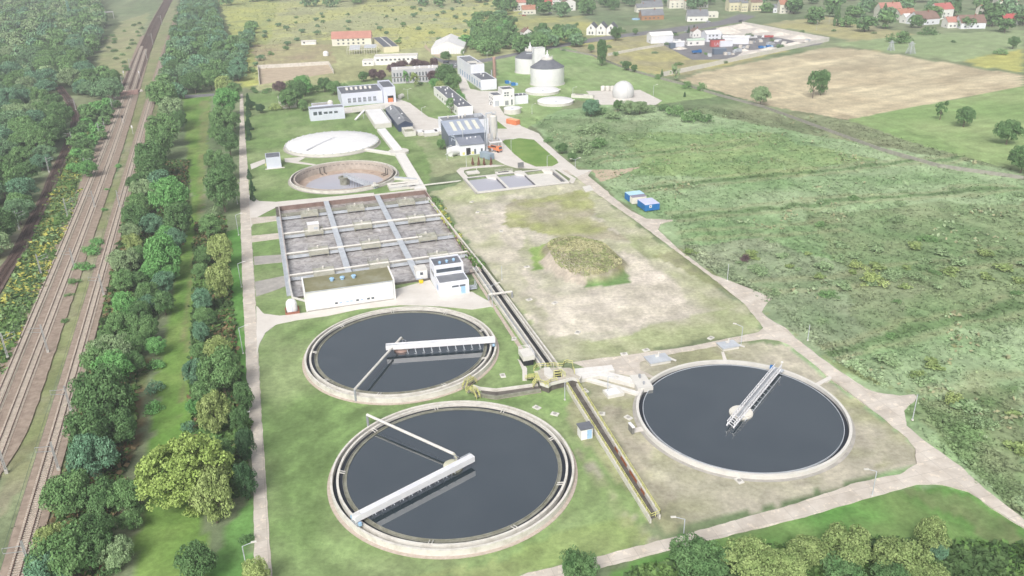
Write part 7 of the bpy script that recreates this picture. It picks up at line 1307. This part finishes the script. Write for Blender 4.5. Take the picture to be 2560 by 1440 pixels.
# ------------------------------------------------------------------ village
for a in [(1300,28,26,rpnk,wwh,'pink roofed house, leftmost in the village at the top'),(1323,36,28,rtile,wcrm,'orange roofed house in front of the pink roofed one'),(1322,14,36,memb,wwh,'big white building behind the orange roofed house'),(1362,24,30,redm,wlil,'low red and white building right of the orange roofed house'),(1398,10,34,rpnk,wwh,'house with pink roof at the very top, left of the white gable'),(1424,27,26,rbrn,wwh,'tall white gabled house beside dark trees'),(1268,8,16,rbrt,wwh,'tiny red roofed house at the top edge'),
  (1633,30,42,rfg,wcrm,'cream house with dark grey roof at the top centre right'),(1606,31,24,rfg,wcrm,'small cream annexe left of the dark grey roofed house'),(1696,21,38,rtile,wcrm,'house with wide orange roof and round dormer at the top'),(1722,24,16,rtile,wcrm,'small orange roofed wing right of the dormer house'),(1744,54,42,rfg,wwh,'white house with grey roof and dark gable trim'),(1777,45,30,wcrm,wcrm,'plain cream block right of the white grey roofed house'),(1758,20,22,rfg,wwh,'white house hidden by trees behind the cream block'),(1841,28,32,rfg,wyel,'left cream yellow villa with flat grey roof'),(1861,30,14,rfg,wyel,'narrow cream yellow wing between the two villas'),(1891,28,24,rbrn,wyel,'right yellow villa with brown roof'),
  (1946,32,22,rfg,wlil,'grey house at the left of the orange terrace'),(1968,34,32,rtile,wcrm,'orange roofed terrace house right of the villas'),(2226,48,44,rpnk,wcrm,'long faded red roofed house, leftmost of the right village'),(2270,50,38,rtile,wcrm,'orange roofed cottages left of the big grey roof'),(2276,58,26,memb,wwh,'small white shed in front of the orange cottages'),(2322,62,52,rbrn,wlil,'large house with greyish brown roof'),(2361,48,40,rbrt,wwh,'tall house with bright red roof'),(2388,70,34,rpnk,wwh,'low white house with pink roof beside the allotments'),(2432,72,50,rbrn,wlil,'house with wide brown roof at the right'),(2470,48,30,rtile,wcrm,'tall house with orange roof at the right'),(2526,62,32,redm,wwh,'white shed with red edge near the right edge'),(2556,58,20,redm,wwh,'white house with red roof cut by the right edge'),(2520,14,38,rpnk,wcrm,'pink roofed house at the top right corner')]:
    tall = 'tall' in a[5] or 'villa' in a[5] or 'dormer' in a[5]; hs(*a, az=random.uniform(-.1, .3), dr=.7, h=6 if tall else 3.4, flatroof=a[3] is wcrm, along='y' if 'gabled' in a[5] else 'x')
r = hs(1632,50,46,rfg,mat('log_wall', rgb(166,124,92), rgb(184,142,108), .5),'brown log house with grey roof',.1,.6,3,nwin=4); solo('pool', MB().lathe([(4,0),(4,1.1)], n=24), lblu, 'round light blue garden pool left of the log house', 'pool', None, G(1590,49))
P = G(1492,90); s_ = float(ppm(*P[:2])); r = T('terrace_house', 'white terrace of three gabled houses with dark roofs and roof windows', 'terrace house', G(1466,88), -.25, 'village houses')
for k in range(3):
    x0 = k*8.5; gable(r, x0, x0+8, 0, 15, 0, 5.5+(.4 if k == 1 else 0), 4, wwh, rfd, 'y', .1)
    win(r, x0+2, 1, 1.2, 2); win(r, x0+4.6, 1, 1.2, 2); win(r, x0+3.2, 5, 1.2, 2)
hs(1320,108,18,rbrn,wwh,'small white house with brown roof among dark trees behind the digesters',.3,1.2,6,None,'y')
for i, (x, y, lb) in enumerate([(1723,73,'left'),(1736,70,'right')]): tree(x-1, y, 9, 'con', 'cone', 1.8, name='conifer', group='small dark conifers behind the depot', lab='small dark conifer behind the depot, %s of the pair' % lb)

rgx = random.Random(4)
for i, (x, y, lb) in enumerate([(1760,97,'beside the brown roofed office'),(1800,86,'behind the arched hall'),(1880,108,'right of the long low shed'),(1872,95,'in front of the largest pile'),(1900,104,'left of the blue tarpaulins'),(1945,103,'in the empty part of the asphalt'),(1960,110,'near the lower wall'),(1842,130,'in the lower middle of the asphalt'),(1822,137,'at the lower asphalt edge'),(1775,140,'beside the slate container'),(1725,108,'behind the mint roofed shed'),(1690,104,'right of the gabled shed'),(2020,104,'near the right corner'),(1925,112,'above the blue tarpaulins'),(1860,120,'beside the scrap heap')]):
    P = G(x, y); m = [newcon, galv, rub, slv, sandm, memb][i % 6]; r = T('material_stack', 'small %s stack of goods in the depot %s' % (('pale','grey','beige','silver','sand coloured','white')[i % 6], lb), 'stack', P, rgx.uniform(0, 3), 'material stacks in the depot')
    for k in range(3): a_ = k*2.6-2.6; part('bundle', MB().box(a_-1.1, a_+1.1, -1-rgx.random(), 1+rgx.random(), 0, .8+rgx.random()*1.4), m if k != 1 else galv, r)
# ------------------------------------------------------------------ haze: one box of thin air over the whole place
HZ = .00042
hm = bpy.data.materials.new('haze'); hm.use_nodes = True; n = hm.node_tree.nodes; n.remove(n['Principled BSDF'])
vs = n.new('ShaderNodeVolumeScatter'); vs.inputs['Density'].default_value = HZ; vs.inputs['Anisotropy'].default_value = .2; vs.inputs['Color'].default_value = (.93,.96,1,1)
hm.node_tree.links.new(vs.outputs[0], n['Material Output'].inputs['Volume'])
tag(link('haze', MB().box(-3000, 3000, -500, 5000, -10, 160).mesh('haze', [hm])), 'thin summer haze in the air over the land', None, None, 'stuff')
